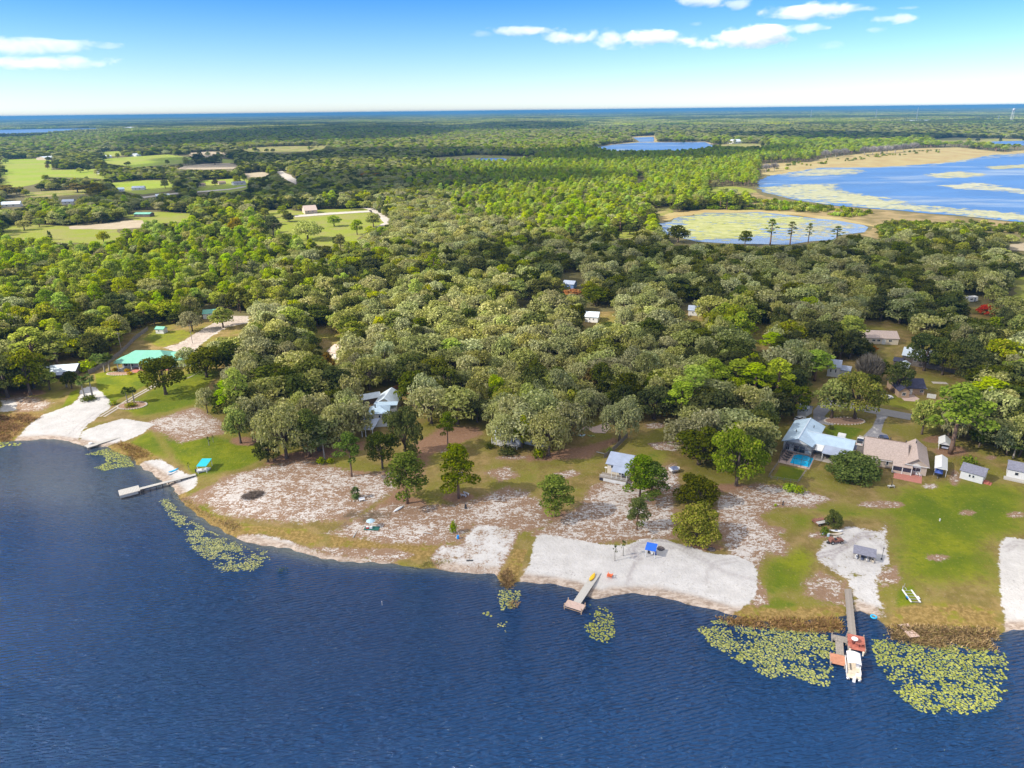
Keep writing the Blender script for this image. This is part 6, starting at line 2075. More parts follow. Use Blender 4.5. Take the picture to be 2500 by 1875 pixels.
# distant houses of the meadows
for (pa, pb, dp, h, rs_, wm, rm, lb, nm, ct) in [
        ((745, 523), (775, 521), 16, 3.6, 4.2, 'tan_wall', 'roof_tan', 'large tan house with a steep roof alone in the green meadow', 'meadow_house', 'house'),
        ((3, 507), (50, 505), 10, 3.5, 2.5, 'white_wall', 'roof_pale', 'bright white house at the left edge among far trees', 'meadow_house', 'house'),
        ((152, 500), (180, 499), 9, 3.5, 2.2, 'white_wall', 'roof_grey_blue', 'small white house right of the bright white one among far trees', 'meadow_house', 'house'),
        ((328, 530), (366, 530), 9, 3.0, 1.2, 'brown_wall', 'roof_green', 'long green roofed barn by the bare soil patch', 'barn', 'barn'),
        ((322, 465), (352, 464), 12, 3.0, 2.2, 'white_wall', 'roof_grey_blue', 'blue grey roofed house in the far green yards', 'meadow_house', 'house'),
        ((290, 468), (305, 467), 9, 3.0, 2.0, 'white_wall', 'roof_blue', 'light blue roofed house left of the blue grey one', 'meadow_house', 'house'),
        ((382, 484), (415, 482), 12, 2.8, 1.6, 'white_wall', 'roof_pale', 'pale roofed house behind the dark hedge of trees', 'meadow_house', 'house'),
        ((572, 453), (601, 451), 12, 3, 2.2, 'white_wall', 'roof_slate', 'slate roofed house right in the far green yards', 'meadow_house', 'house'),
        ((535, 451), (552, 450), 10, 3, 1.8, 'tan_wall', 'roof_brown', 'brown roofed house left of the slate roofed one', 'meadow_house', 'house'),
        ((470, 456), (500, 455), 10, 3, 1.6, 'tan_wall', 'roof_brown', 'low brown building among the far hedgerow oaks', 'meadow_house', 'house'),
        ((112, 391), (140, 389), 30, 5, 3, 'tan_wall', 'roof_pale', 'long pale barn at the edge of the big far field', 'barn', 'barn'),
        ((140, 381), (160, 380), 25, 4, 2.5, 'white_wall', 'roof_tan', 'tan roofed barn behind the long pale barn', 'barn', 'barn'),
        ((192, 376), (212, 375), 25, 4, 2.5, 'white_wall', 'roof_tan', 'beige farm building right of the tan roofed barn', 'barn', 'barn'),
        ((214, 374), (236, 372), 30, 6, 4, 'white_wall', 'roof_pale', 'pale gabled farmhouse among far trees', 'farmhouse', 'house'),
        ((258, 386), (274, 385), 18, 4, 2.5, 'white_wall', 'roof_pale', 'white farm shed at the end of the far narrow field', 'barn', 'barn'),
        ((333, 382), (345, 381), 18, 4, 3, 'white_wall', 'roof_pale', 'white cottage in the middle of the far narrow field', 'farmhouse', 'house'),
        ((252, 425), (262, 424), 16, 5, 3, 'white_wall', 'roof_pale', 'white shed at the corner of the big far field', 'barn', 'barn'),
        ((1398, 446), (1424, 446), 14, 4, 3, 'white_wall', 'roof_pale', 'pale roofed house in the woods left of the lakes', 'meadow_house', 'house'),
        ((1792, 351), (1812, 350), 25, 6, 6, 'white_wall', 'roof_pale', 'white house on the far shore of the middle lake', 'farmhouse', 'house'),
        ((2222, 300), (2282, 299), 110, 10, 5, 'white_wall', 'roof_pale', 'very long pale blue roofed hall on the horizon at right', 'hall', 'hall'),
        ((2340, 302), (2378, 301), 80, 10, 5, 'white_wall', 'roof_blue', 'second pale roofed hall on the horizon, farther right', 'hall', 'hall'),
        ((318, 318), (332, 317), 60, 14, 6, 'white_wall', 'roof_pale', 'pale building on the far shore of the left lake', 'hall', 'hall')]:
    shed(pa, pb, dp, h, rs_, wm, rm, lb, (.25, .6), None, nm, ct)

# ------------------------------------------------------------------ carports, canopies, fences


def carport(pa, pb, depth, h, rise, rm, label, walls=None, name='carport'):
    e, L = frame(pa, pb, name, label, 'carport')
    Rf = MB()
    gable(None, Rf, 0, L, 0, depth, 0, h, 'y', rise, .15, .08)
    Rf.build('roof', M[rm], e)
    posts(e, [(0.05, .05), (L - .05, .05), (0.05, depth - .05), (L - .05, depth - .05), (0.05, depth / 2), (L - .05, depth / 2)], 0, h, .05)
    MB().add([(0, 0, h), (L, 0, h), (L / 2, 0, h + rise)], [(0, 1, 2)]).build('gable_panel', M['white_trim'], e)
    if walls:
        MB().box(0, .05, 0.2, depth - .2, .7, h).build('side_panel', M['white_trim'], e)
        MB().box(L - .05, L, 0.2, depth - .2, .7, h).build('side_panel', M['white_trim'], e)
    return e, L


CP1, _ = carport((2290, 1097), (2317, 1102), 5.5, 1.9, 1.0, 'white_trim', 'open white carport with a car inside beside the tall pine', True)
CP2, _ = carport((2279, 1160), (2308, 1166), 8.5, 2.3, .8, 'white_trim', 'long white carport beside the tan house with a blue tarpaulin boat', None)


def canopy(pa, pb, depth, h, m_, label, tilt=0.0, name='beach_canopy', group=None):
    e, L = frame(pa, pb, name, label, 'canopy')
    MB().slab([(-.15, -.15, h), (L + .15, -.15, h), (L + .15, depth + .15, h + tilt), (-.15, depth + .15, h + tilt)], .07).build('roof', M[m_], e)
    posts(e, [(0.05, .05), (L - .05, .05)], 0, h - .02, .06)
    posts(e, [(0.05, depth - .05), (L - .05, depth - .05)], 0, h + tilt - .06, .06)
    fr = MB()
    for a, b in (((0, 0, h), (L, 0, h)), ((0, depth, h + tilt), (L, depth, h + tilt)), ((0, 0, h), (0, depth, h + tilt)), ((L, 0, h), (L, depth, h + tilt))):
        fr.bar((a[0], a[1], a[2] - .13), (b[0], b[1], b[2] - .13), .1)
    fr.build('frame', M['white_trim'], e)
    return e, L


e, L = canopy((484, 1157), (507, 1150), 4.2, 2.6, 'turquoise_cloth', 'turquoise canopy on white posts at the shore end of the long dock', .3)
e.rotation_euler.z -= .45
p = place(496, 1151)
o = empty('canopy_boat', p, .35, 'small white boat parked under the turquoise canopy', 'boat')
MB().add([(-1.6, -.6, .15), (1.4, -.6, .15), (2.0, 0, .3), (1.4, .6, .15), (-1.6, .6, .15), (-1.7, -.8, .75), (1.5, -.8, .75), (2.3, 0, .85), (1.5, .8, .75), (-1.7, .8, .75)],
         [(4, 3, 2, 1, 0), (5, 6, 7, 8, 9), (0, 1, 6, 5), (1, 2, 7, 6), (2, 3, 8, 7), (3, 4, 9, 8), (4, 0, 5, 9)]).build('hull', M['white_paint'], o)
MB().box(-2.1, -1.7, -.22, .22, .2, 1.1).build('motor', M['dark_metal'], o)
MB().box(-.3, .2, -.35, .35, .76, 1.05).build('seat', M['beige_vinyl'], o)
e, L = canopy((1575, 1360), (1598, 1364), 2.6, 2.2, 'blue_cloth', 'bright blue beach canopy standing on the white sand', .25)
for k in range(3):
    p = Matrix.Rotation(e.rotation_euler.z, 3, 'Z') @ Vector((.55 + k * .8, 1.5, 0)) + e.location
    o = empty('beach_chair', p, e.rotation_euler.z + .2 * k, 'folding chair in the shade under the blue beach canopy', 'chair', 'chairs under the blue canopy')
    MB().box(-.26, .26, -.26, .26, .34, .40).build('seat', M[['dark_metal', 'white_plastic', 'tarp_blue'][k]], o)
    MB().box(-.26, .26, .2, .26, .4, .95).build('backrest', M[['dark_metal', 'white_plastic', 'tarp_blue'][k]], o)
    for q in ((-.23, -.23), (.23, -.23), (-.23, .22), (.23, .22)):
        MB().box(q[0] - .02, q[0] + .02, q[1] - .02, q[1] + .02, 0, .34).build('leg', M['silver_metal'], o)
# lean-to with kayaks
e, L = frame((2082, 1364), (2134, 1376), 'kayak_shelter', 'grey lean to roof sheltering gear on the right white beach', 'shelter')
MB().slab([(-.2, -.2, 1.75), (L + .2, -.2, 1.75), (L + .2, 2.6, 2.35), (-.2, 2.6, 2.35)], .09).build('roof', M['roof_slate'], e)
posts(e, [(.05, 0), (L * .33, 0), (L * .66, 0), (L - .05, 0)], 0, 1.72, .06, 'grey_wood')
posts(e, [(.05, 2.4), (L * .5, 2.4), (L - .05, 2.4)], 0, 2.25, .06, 'grey_wood')
MB().box(0, L, 2.3, 2.36, .1, 2.0).build('back_board', M['brown_wall'], e)
SHELT = e, L


def fence_line(pts, h, label, m_='fence_wood', board=2.4, group=None, rail=False, name='board_fence'):
    W_ = [place(*q) for q in pts]
    e = empty(name, W_[0], 0, label, 'fence', group)
    shared = {}
    for a, b in zip(W_[:-1], W_[1:]):
        d = math.dist(a[:2], b[:2])
        n = max(1, round(d / board))
        ang = math.atan2(b[1] - a[1], b[0] - a[0])
        seg = d / n
        for k in range(n):
            t_ = k / n
            loc = (a[0] + (b[0] - a[0]) * t_ - W_[0][0], a[1] + (b[1] - a[1]) * t_ - W_[0][1], a[2] + (b[2] - a[2]) * t_ - W_[0][2])
            key = round(seg, 2)
            if key not in shared:
                pb, pp = MB(), MB()
                if rail:
                    pb.bar((0.05, 0, h * .9), (seg, 0, h * .9), .07).bar((0.05, 0, h * .5), (seg, 0, h * .5), .07)
                else:
                    nb = 8
                    for q in range(nb):
                        pb.box(.06 + q * (seg - .06) / nb + .008, .06 + (q + 1) * (seg - .06) / nb - .008, -.02 - .01 * (q % 2), .02, .08, h - .04 * (q % 3))
                pp.box(-.06, .06, -.06, .06, 0, h + .1)
                x1 = pb.build('panel', M[m_], e)
                x2 = pp.build('post', M[m_], e)
                shared[key] = (x1.data, x2.data)
            else:
                x1 = obj('panel', shared[key][0], e)
                x2 = obj('post', shared[key][1], e)
            for x in (x1, x2):
                x.location = loc
                x.rotation_euler.z = ang
    return e


fence_line([(362, 806), (330, 830), (295, 866), (262, 890), (232, 908), (217, 914)], 1.9, 'long dark wooden fence left of the green roofed house')
fence_line([(1532, 1068), (1508, 1092), (1480, 1117), (1474, 1119)], 1.7, 'dark wooden fence running down to the cream cottage')
fence_line([(1898, 1135), (1877, 1165), (1882, 1170), (1930, 1178), (1948, 1180), (1972, 1146)], 1.1, 'grey rail fence round the little lawn below the pool', 'grey_wood', 1.8, None, True, 'rail_fence')
fence_line([(2225, 893), (2280, 902), (2330, 912)], 1.8, 'brown wooden fence behind the lawn of the dark walled house', 'fence_wood', 3.0)
fence_line([(1262, 731), (1302, 734)], 1.8, 'short fence at a clearing in the middle wood', 'fence_wood', 3.0)
fence_line([(940, 968), (965, 952), (983, 945)], 1.8, 'reddish wooden fence behind the white outbuilding', 'rust_wood', 2.6)
fence_line([(898, 1000), (916, 1001)], 1.8, 'orange wooden fence left of the white outbuilding', 'rust_wood', 1.6)
# ------------------------------------------------------------------ docks


def dock(pa, pb, width, zt, label, m_, n=30, pn=5, post_up=0.0, name='dock', parent=None, pm='grey_wood', ext=0.0):
    """walkway from pixel pa (shore) to pixel pb: planks, two beams, posts"""
    a = at(pa[0], pa[1], zt)
    b = at(pb[0], pb[1], zt)
    L = math.hypot(*(b - a)) + ext
    if parent is None:
        e = empty(name, (a[0], a[1], 0), math.atan2(b[1] - a[1], b[0] - a[0]), label, 'dock')
    else:
        e = parent
    st = L / n
    me = None
    for k in range(n):
        if me is None:
            o = MB().box(0.012, st - 0.012, -width / 2, width / 2, zt - .05, zt).build('plank', M[m_], e)
            me = o.data
        else:
            o = obj('plank', me, e)
            o.location = (k * st, 0, 0.008 * ((k * 7) % 3 - 1))
            o.scale = (1, 1 + .02 * ((k * 5) % 3 - 1), 1)
    for s in (-1, 1):
        MB().box(0, L, s * width * .38 - .06, s * width * .38 + .06, zt - .27, zt - .055).build('beam', M[pm], e)
    for k in range(pn):
        x = L * (k + .5) / pn
        for s in (-1, 1):
            MB().tube([(x, s * width * .44, -1.3), (x, s * width * .44, zt - .05 + post_up)], .10, 7).build('post', M[pm], e)
    return e, L


def platform(e, x0, x1, y0, y1, zt, m_, n=12, posts_at=True, up=.25, pm='grey_wood', along='x'):
    for k in range(n):
        if along == 'x':
            st = (x1 - x0) / n
            MB().box(x0 + k * st + .012, x0 + (k + 1) * st - .012, y0, y1, zt - .05, zt + .006 * (k % 2)).build('plank', M[m_], e)
        else:
            st = (y1 - y0) / n
            MB().box(x0, x1, y0 + k * st + .012, y0 + (k + 1) * st - .012, zt - .05, zt + .006 * (k % 2)).build('plank', M[m_], e)
    MB().box(x0, x1, y0 - .06, y0 - .005, zt - .3, zt).box(x0, x1, y1 + .005, y1 + .06, zt - .3, zt).build('beam', M[pm], e)
    if posts_at:
        for x in (x0 + .1, x1 - .1):
            for y in (y0 + .1, y1 - .1):
                MB().tube([(x, y, -1.3), (x, y, zt + up)], .11, 7).build('post', M[pm], e)


# dock with the yellow kayak
e, L = dock((1459, 1396), (1409, 1470), 1.75, 1.0, 'grey weathered dock with a yellow kayak lying near its shore end', 'white_wood', 34, 5)
platform(e, L + .02, L + 2.3, -2.1, 2.0, .98, 'pink_paving', 10, True, .55, 'new_wood')
MB().bar((L + 2.3, -2.1, .6), (L + 2.3, 2.0, .6), .08).build('rail', M['new_wood'], e)
D3 = (e.location.copy(), e.rotation_euler.z)
# long dock with the turquoise canopy
e, L = dock((478, 1158), (341, 1193), 1.25, 1.25, 'long narrow pale dock reaching into the bay on dark posts', 'white_wood', 44, 9, 0, pm='dark_metal')
platform(e, L + .02, L + 5.2, -2.3, 1.3, 1.3, 'white_wood', 14, True, -.05, 'grey_wood')
MB().box(L + 5.1, L + 5.2, -2.3, 1.3, .35, 1.24).box(L + .6, L + 5.2, 1.37, 1.42, .5, 1.24).build('skirting', M['white_wood'], e)
# short white dock of the left beach
e, L = dock((303, 1063), (238, 1083), 1.5, .7, 'short white dock beside the left beach', 'white_wood', 24, 5)
platform(e, L + .02, L + 3.4, -1.6, 1.2, .8, 'white_wood', 10, True, 0)
MB().lathe([(.55, .8), (.6, 1.25), (.3, 1.35), (.01, 1.36)], 10, (L + 1.6, -1.2, 0)).build('dock_box', M['white_plastic'], e)
# the right dock: walkway, red deck, side deck, second walkway and swimming deck
e, L = dock((2068, 1416), (2081, 1549), 1.45, .75, 'long grey dock through the reeds with a red deck near its end', 'grey_wood', 46, 9, .1)
platform(e, L + .02, L + 4.6, -1.0, 2.15, .80, 'red_wood', 12, True, .5)
platform(e, L + 1.2, L + 3.0, -3.9, -1.12, .72, 'grey_wood', 8, True, .4, along='y')
platform(e, L + 3.05, L + 6.9, -3.2, -1.9, .70, 'grey_wood', 14, False)
platform(e, L + 6.95, L + 9.9, -4.4, -1.75, .70, 'rust_wood', 10, True, .2)
for x, y in ((L + 4.8, -.7), (L + 4.9, 1.7)):
    MB().lathe([(.16, -1.2), (.16, .6), (.2, .62), (.2, .9), (.01, .95)], 9, (x, y, 0)).build('bollard', M['cream_wall'], e)
R4 = Matrix.Rotation(e.rotation_euler.z, 3, 'Z')
loc4 = e.location.copy()


def on4(x, y, z):
    return R4 @ Vector((x, y, z)) + loc4


# picnic bench and chairs on the red deck
o = empty('deck_table', on4(L + 2.2, .2, .81), e.rotation_euler.z, 'round pale table on the red deck of the right dock', 'table')
MB().lathe([(.62, .68), (.62, .74), (.01, .75)], 14).build('tabletop', M['white_plastic'], o)
MB().lathe([(.35, 0), (.06, .08), (.06, .68)], 10).build('pedestal', M['dark_metal'], o)
for k, (dx, dy, rz) in enumerate(((2.9, -.3, 2.0), (3.4, .6, 2.6), (3.3, 1.4, 3.2))):
    o = empty('deck_chair', on4(L + dx, dy, .81), rz, ['rust red deck chair left of the round table', 'rust red deck chair nearest the lake corner', 'rust red deck chair at the right edge of the red deck'][k], 'chair', 'chairs on the red deck')
    MB().box(-.3, .3, -.3, .3, .32, .4).build('seat', M['red_wood'], o)
    MB().slab([(-.3, .25, .4), (.3, .25, .4), (.3, .5, 1.0), (-.3, .5, 1.0)], .05).build('backrest', M['red_wood'], o)
    for s in (-1, 1):
        MB().box(s * .3 - .05, s * .3 + .05, -.35, .3, .55, .6).build('armrest', M['red_wood'], o)
        MB().box(s * .28 - .03, s * .28 + .03, -.3, -.24, 0, .55).build('leg', M['red_wood'], o)
        MB().box(s * .28 - .03, s * .28 + .03, .24, .3, 0, .4).build('leg', M['red_wood'], o)
# pontoon boat
pb_ = at(2082, 1632, .5)
o = empty('pontoon_boat', (pb_[0], pb_[1], 0), e.rotation_euler.z + math.pi + .02, 'white pontoon boat with a cream canopy moored at the right dock', 'boat')
for s in (-1, 1):
    MB().tube([(-2.8, s * .95, .18), (1.9, s * .95, .18), (2.6, s * .95, .22), (3.0, s * .95, .34)], [.30, .30, .24, .06], 10).build('pontoon', M['silver_metal'], o, smooth_=True)
MB().box(-2.7, 2.5, -1.25, 1.25, .46, .56).build('deck', M['beige_vinyl'], o)
fn = MB()
for a, b, c, d_ in ((-1.9, 2.5, -1.25, -1.19), (-1.9, 2.5, 1.19, 1.25), (2.44, 2.5, -1.18, 1.18), (-1.9, -1.84, -1.18, -.3)):
    fn.box(a, b, c, d_, .57, 1.15)
fn.build('railing', M['white_paint'], o)
for q in ((-1.8, -1.1, -.5, 1.1), (-1.0, 1.0, .6, 1.15), (1.2, 2.35, -1.15, -.6)):
    MB().box(q[0], q[1], q[2], q[3], .57, .95).build('seat', M['beige_vinyl'], o)
MB().box(.4, .8, -1.1, -.55, .57, 1.3).build('console', M['white_paint'], o)
cn = MB()
n_ = 8
for k in range(n_):
    a0, a1 = k / n_, (k + 1) / n_
    cn.slab([(-.9, -1.2 + 2.4 * a0, 2.35 + .28 * math.sin(math.pi * a0)), (2.4, -1.2 + 2.4 * a0, 2.35 + .28 * math.sin(math.pi * a0)),
             (2.4, -1.2 + 2.4 * a1, 2.35 + .28 * math.sin(math.pi * a1)), (-.9, -1.2 + 2.4 * a1, 2.35 + .28 * math.sin(math.pi * a1))], .05)
cn.build('canopy', M['white_plastic'], o)
for q in ((-.8, -1.18), (-.8, 1.18), (2.3, -1.18), (2.3, 1.18)):
    MB().tube([(q[0], q[1], 1.1), (q[0], q[1], 2.36)], .03, 6).build('canopy_pole', M['silver_metal'], o)
MB().box(-3.2, -2.72, -.24, .24, -.3, 1.0).build('motor', M['white_paint'], o)
# sunken wooden raft in the reeds
pr_ = place(2218, 1545)
o = empty('wooden_raft', (pr_[0], pr_[1], max(pr_[2], 0) + .25), .12, 'weathered wooden raft stranded in the brown reeds', 'raft')
for k in range(4):
    MB().box(-1.05, 1.05, -1.9 + k * .98, -1.0 + k * .98, 0, .08 + .03 * (k % 2)).build('plank', M['pink_paving'], o)

# ------------------------------------------------------------------ boats, cars and small things


def kayak(px, py, L, Wd, rz, m_, label, z=0.0, name='kayak', cat='kayak', cock=True, xyz=None, upside=False):
    p = xyz or place(px, py)
    o = empty(name, (p[0], p[1], p[2] + z), rz, label, cat)
    V, F = [], []
    n, k = 11, 8
    for i in range(n):
        u = i / (n - 1) * 2 - 1
        wd = Wd / 2 * (1 - abs(u) ** 2.4) + .02
        h = .36 * (1 - .2 * (1 - u * u)) if not upside else .34 * (1 - abs(u) ** 3) + .03
        lift = .14 * abs(u) ** 3
        for j in range(k):
            a = 2 * math.pi * j / k
            V.append((u * L / 2, wd * math.cos(a), max(0, h / 2 + h / 2 * math.sin(a) + lift)))
    for i in range(n - 1):
        for j in range(k):
            F.append((i * k + j, i * k + (j + 1) % k, (i + 1) * k + (j + 1) % k, (i + 1) * k + j))
    F += [tuple(range(k))[::-1], tuple((n - 1) * k + j for j in range(k))]
    MB().add(V, F).build('hull', M[m_], o, smooth_=True)
    if cock:
        MB().prism([(.13 * L * math.cos(a), Wd * .27 * math.sin(a)) for a in np.linspace(0, 6.28, 13)[:-1]], .27, .345).build('cockpit', M['dark_metal'] if m_ != 'white_plastic' else M['grey_blue_cloth'], o)
    return o


q = Matrix.Rotation(D3[1], 3, 'Z') @ Vector((2.7, -.25, 1.01)) + D3[0]
kayak(0, 0, 3.1, .95, D3[1], 'yellow_plastic', 'bright yellow kayak lying on the grey dock', 0, xyz=tuple(q), cock=False)
kayak(424, 1150, 3.0, .8, .9, 'sky_blue_plastic', 'bright blue kayak on the small sandy beach by the long dock', cock=False)
kayak(421, 1156, 3.0, .7, .9, 'white_plastic', 'white board lying beside the bright blue kayak', cock=False, name='paddle_board', cat='board')
kayak(1420, 1064, 2.4, 1.3, .15, 'light_blue_cloth', 'pale blue little boat on the grass below the pinkish patio', name='small_boat', cat='boat')
kayak(1443, 1065, 2.4, .8, -.15, 'green_plastic', 'olive green kayak beside the pale blue boat')
kayak(973, 1243, 3.8, 1.0, .95, 'white_plastic', 'overturned pale canoe on brown straw below the bushy pine', cock=False, upside=True, name='canoe', cat='canoe')
kayak(2041, 1297, 3.2, .95, -.1, 'white_plastic', 'white kayak at the back edge of the right beach, upper one')
kayak(2042, 1305, 3.4, .8, .1, 'beige_vinyl', 'beige kayak at the back edge of the right beach, lower one', cock=False)
e, L = SHELT
for k in range(4):
    p = Matrix.Rotation(e.rotation_euler.z, 3, 'Z') @ Vector((.8 + k * L * .25, 1.1, .05)) + e.location
    kayak(0, 0, 2.2, .7, e.rotation_euler.z + 1.5 + .1 * k, ['white_plastic', 'grey_blue_cloth', 'white_plastic', 'beige_vinyl'][k], ['white kayak at the left end under the grey lean to', 'grey blue kayak under the grey lean to',
          'white kayak in the middle under the grey lean to', 'beige kayak at the right end under the grey lean to'][k], 0, xyz=tuple(p))


def wheel(par, x, y, r, w_=.2, s=1):
    wl = MB()
    n = 14
    wl.add([(x + r * math.cos(2 * math.pi * k / n), y + d_, r + r * math.sin(2 * math.pi * k / n)) for d_ in (-w_ / 2, w_ / 2) for k in range(n)],
           [tuple(range(n)), tuple(range(n, 2 * n))[::-1]] + [((k + 1) % n, k, n + k, n + (k + 1) % n) for k in range(n)])
    o = wl.build('wheel', M['tyre_rubber'], par)
    hb = MB()
    d0 = w_ / 2 * s
    hb.add([(x + r * .55 * math.cos(2 * math.pi * k / n), y + d0 + .012 * s, r + r * .55 * math.sin(2 * math.pi * k / n)) for k in range(n)], [tuple(range(n))])
    hb.build('hub', M['silver_metal'], o)


def car(px, py, rz, m_, label, kind='suv', xyz=None):
    p = xyz or place(px, py)
    o = empty({'suv': 'parked_car', 'truck': 'pickup_truck', 'car': 'parked_car'}[kind], p, rz, label, 'truck' if kind == 'truck' else 'car')
    L, Wd = (5.4, 1.95) if kind == 'truck' else (4.5, 1.8)
    h0, h1 = (.55, 1.0)
    prof = [(-L / 2, .35), (L / 2 - .1, .35), (L / 2, .6), (L / 2 - .1, .92), (L / 2 - 1.0, h1 + .02), (-L / 2 + .1, h1 + .02), (-L / 2, .8)]
    MB().profile(prof, -Wd / 2, Wd / 2).build('body', M[m_], o)
    c0, c1, ht = {'suv': (-L / 2 + .15, L / 2 - 1.3, 1.72), 'car': (-L / 2 + .7, L / 2 - 1.3, 1.45), 'truck': (-.6, L / 2 - 1.5, 1.8)}[kind]
    cab = MB()
    i = .16
    cab.add([(c0, -Wd / 2 + .04, h1), (c1, -Wd / 2 + .04, h1), (c1, Wd / 2 - .04, h1), (c0, Wd / 2 - .04, h1), (c0 + .25, -Wd / 2 + i, ht - .06), (c1 - .75, -Wd / 2 + i, ht - .06), (c1 - .75, Wd / 2 - i, ht - .06), (c0 + .25, Wd / 2 - i, ht - .06)],
            [(0, 1, 5, 4), (1, 2, 6, 5), (2, 3, 7, 6), (3, 0, 4, 7), (0, 3, 2, 1)])
    cab.build('windows', M['window_glass'], o)
    MB().box(c0 + .22, c1 - .72, -Wd / 2 + i - .02, Wd / 2 - i + .02, ht - .06, ht).build('roof', M[m_], o)
    for x in (-L / 2 + .85, L / 2 - .85):
        for s in (-1, 1):
            wheel(o, x, s * (Wd / 2 - .08), .34, .22, s)
    for s in (-1, 1):
        MB().box(L / 2 - .06, L / 2 + .01, s * .62 - .18, s * .62 + .18, .66, .82).build('headlight', M['clear_lamp'], o)
        MB().box(-L / 2 - .015, -L / 2 + .03, s * .72 - .12, s * .72 + .12, .7, .95).build('tail_light', M['red_lamp'], o)
    if kind == 'truck':
        MB().box(-L / 2 + .1, -.7, -Wd / 2 + .12, Wd / 2 - .12, h1 + .022, h1 + .05).build('bed', M['dark_metal'], o)
    return o


car(2158, 1075, 1.35, 'navy_paint', 'dark blue car parked behind the tan house', 'suv')
car(2099, 1082, 1.05, 'white_paint', 'white pickup parked on the pale concrete slab', 'truck')
car(1952, 1026, .6, 'white_paint', 'white car parked by the small white shed', 'car')
car(2140, 953, .5, 'silver_paint', 'silver car under the oaks left of the navy roofed bungalow, farther one', 'car')
car(2163, 973, .1, 'white_paint', 'white car under the oaks left of the navy roofed bungalow, nearer one', 'car')
p = Matrix.Rotation(CP1.rotation_euler.z, 3, 'Z') @ Vector((1.75, 2.7, 0.03)) + CP1.location
car(0, 0, CP1.rotation_euler.z - 1.57, 'silver_paint', 'silver car inside the open white carport', 'suv', xyz=tuple(p))


def trailer_boat(p, rz, hullm, tarpm, label, L=5.2):
    o = empty('trailered_boat', p, rz, label, 'boat')
    MB().add([(-L * .45, -.7, .5), (L * .3, -.7, .5), (L * .5, 0, .75), (L * .3, .7, .5), (-L * .45, .7, .5), (-L * .48, -1.05, 1.15), (L * .32, -1.05, 1.2), (L * .56, 0, 1.35), (L * .32, 1.05, 1.2), (-L * .48, 1.05, 1.15)],
             [(4, 3, 2, 1, 0), (5, 6, 7, 8, 9), (0, 1, 6, 5), (1, 2, 7, 6), (2, 3, 8, 7), (3, 4, 9, 8), (4, 0, 5, 9)]).build('hull', M[hullm], o)
    MB().add([(-L * .35, -1.02, 1.17), (L * .3, -1.02, 1.21), (L * .3, 1.02, 1.21), (-L * .35, 1.02, 1.17), (-L * .3, 0, 1.95), (L * .22, 0, 1.85)],
             [(0, 1, 5, 4), (2, 3, 4, 5), (1, 2, 5), (3, 0, 4), (3, 2, 1, 0)]).build('cover', M[tarpm], o)
    MB().bar((-L * .45, -.5, .42), (L * .7, 0, .42), .1).bar((-L * .45, .5, .42), (L * .7, 0, .42), .1).build('trailer_frame', M['silver_metal'], o)
    for s in (-1, 1):
        wheel(o, -.8, s * 1.0, .3, .2, s)
    return o


p = place(2081, 1100)
trailer_boat(p, 1.05, 'beige_vinyl', 'grey_blue_cloth', 'beige boat under a grey blue cover behind the white pickup')
p = place(2290, 1160)
trailer_boat(p, CP2.rotation_euler.z - 1.62, 'dark_metal', 'tarp_blue', 'boat under a blue tarpaulin at the mouth of the long white carport', 4.6)
p = place(1646, 1152)
trailer_boat(p, .3, 'white_paint', 'grey_blue_cloth', 'small white boat parked on sand right of the cream cottage', 3.0)
# camper in the wood
p = at(2366, 738, 1.1)
o = empty('camper_trailer', (p[0], p[1], 1.15), .15, 'white camper standing among trees near the red tree', 'camper')
MB().profile([(-4, .6), (3.6, .6), (4, 1.2), (3.7, 3.2), (-4, 3.2)], -1.2, 1.2).build('body', M['white_paint'], o)
window(o, 'f', -.8, 1.5, 1.6, .9, -1.2)
window(o, 'f', -3.4, 1.6, 1.0, .8, -1.2)
MB().box(1.8, 2.5, -1.24, -1.2, .65, 2.6).build('door', M['grey_blue_cloth'], o)
for s in (-1, 1):
    wheel(o, -.6, s * 1.05, .36, .22, s)
# empty boat trailer on the lawn
e, L = frame((2222, 1474), (2248, 1474), 'boat_trailer', 'empty white boat trailer standing on the lawn at right', 'trailer')
tr = e
for x in (0.15, L - .15):
    MB().box(x - .15, x + .15, 0, 4.2, .42, .56).build('bunk', M['white_plastic'], e)
for k in range(5):
    MB().bar((.1, .2 + k * .95, .38), (L - .1, .2 + k * .95, .38), .1).build('crossbar', M['silver_metal'], e)
MB().bar((.1, 4.1, .4), (L / 2, 5.9, .4), .11).bar((L - .1, 4.1, .4), (L / 2, 5.9, .4), .11).bar((L / 2, 4.2, .4), (L / 2, 6.4, .4), .1).build('tongue', M['silver_metal'], e)
MB().bar((L / 2, 5.4, .4), (L / 2, 5.4, 1.2), .09).build('winch_post', M['silver_metal'], e)
for x, s in ((-.12, -1), (L + .12, 1)):
    o2 = empty('w', (0, 0, 0))
    D.objects.remove(o2)
    n = 14
    r = .3
    wl = MB().add([(x + d_, 1.4 + r * math.cos(2 * math.pi * k / n), r + r * math.sin(2 * math.pi * k / n)) for d_ in (-.1, .1) for k in range(n)],
                  [tuple(range(n)), tuple(range(n, 2 * n))[::-1]] + [((k + 1) % n, k, n + k, n + (k + 1) % n) for k in range(n)]).build('wheel', M['tyre_rubber'], e)
    MB().box(x - .13, x + .13, .95, 1.85, .64, .69).build('fender', M['blue_plastic' if s < 0 else 'white_plastic'], e)
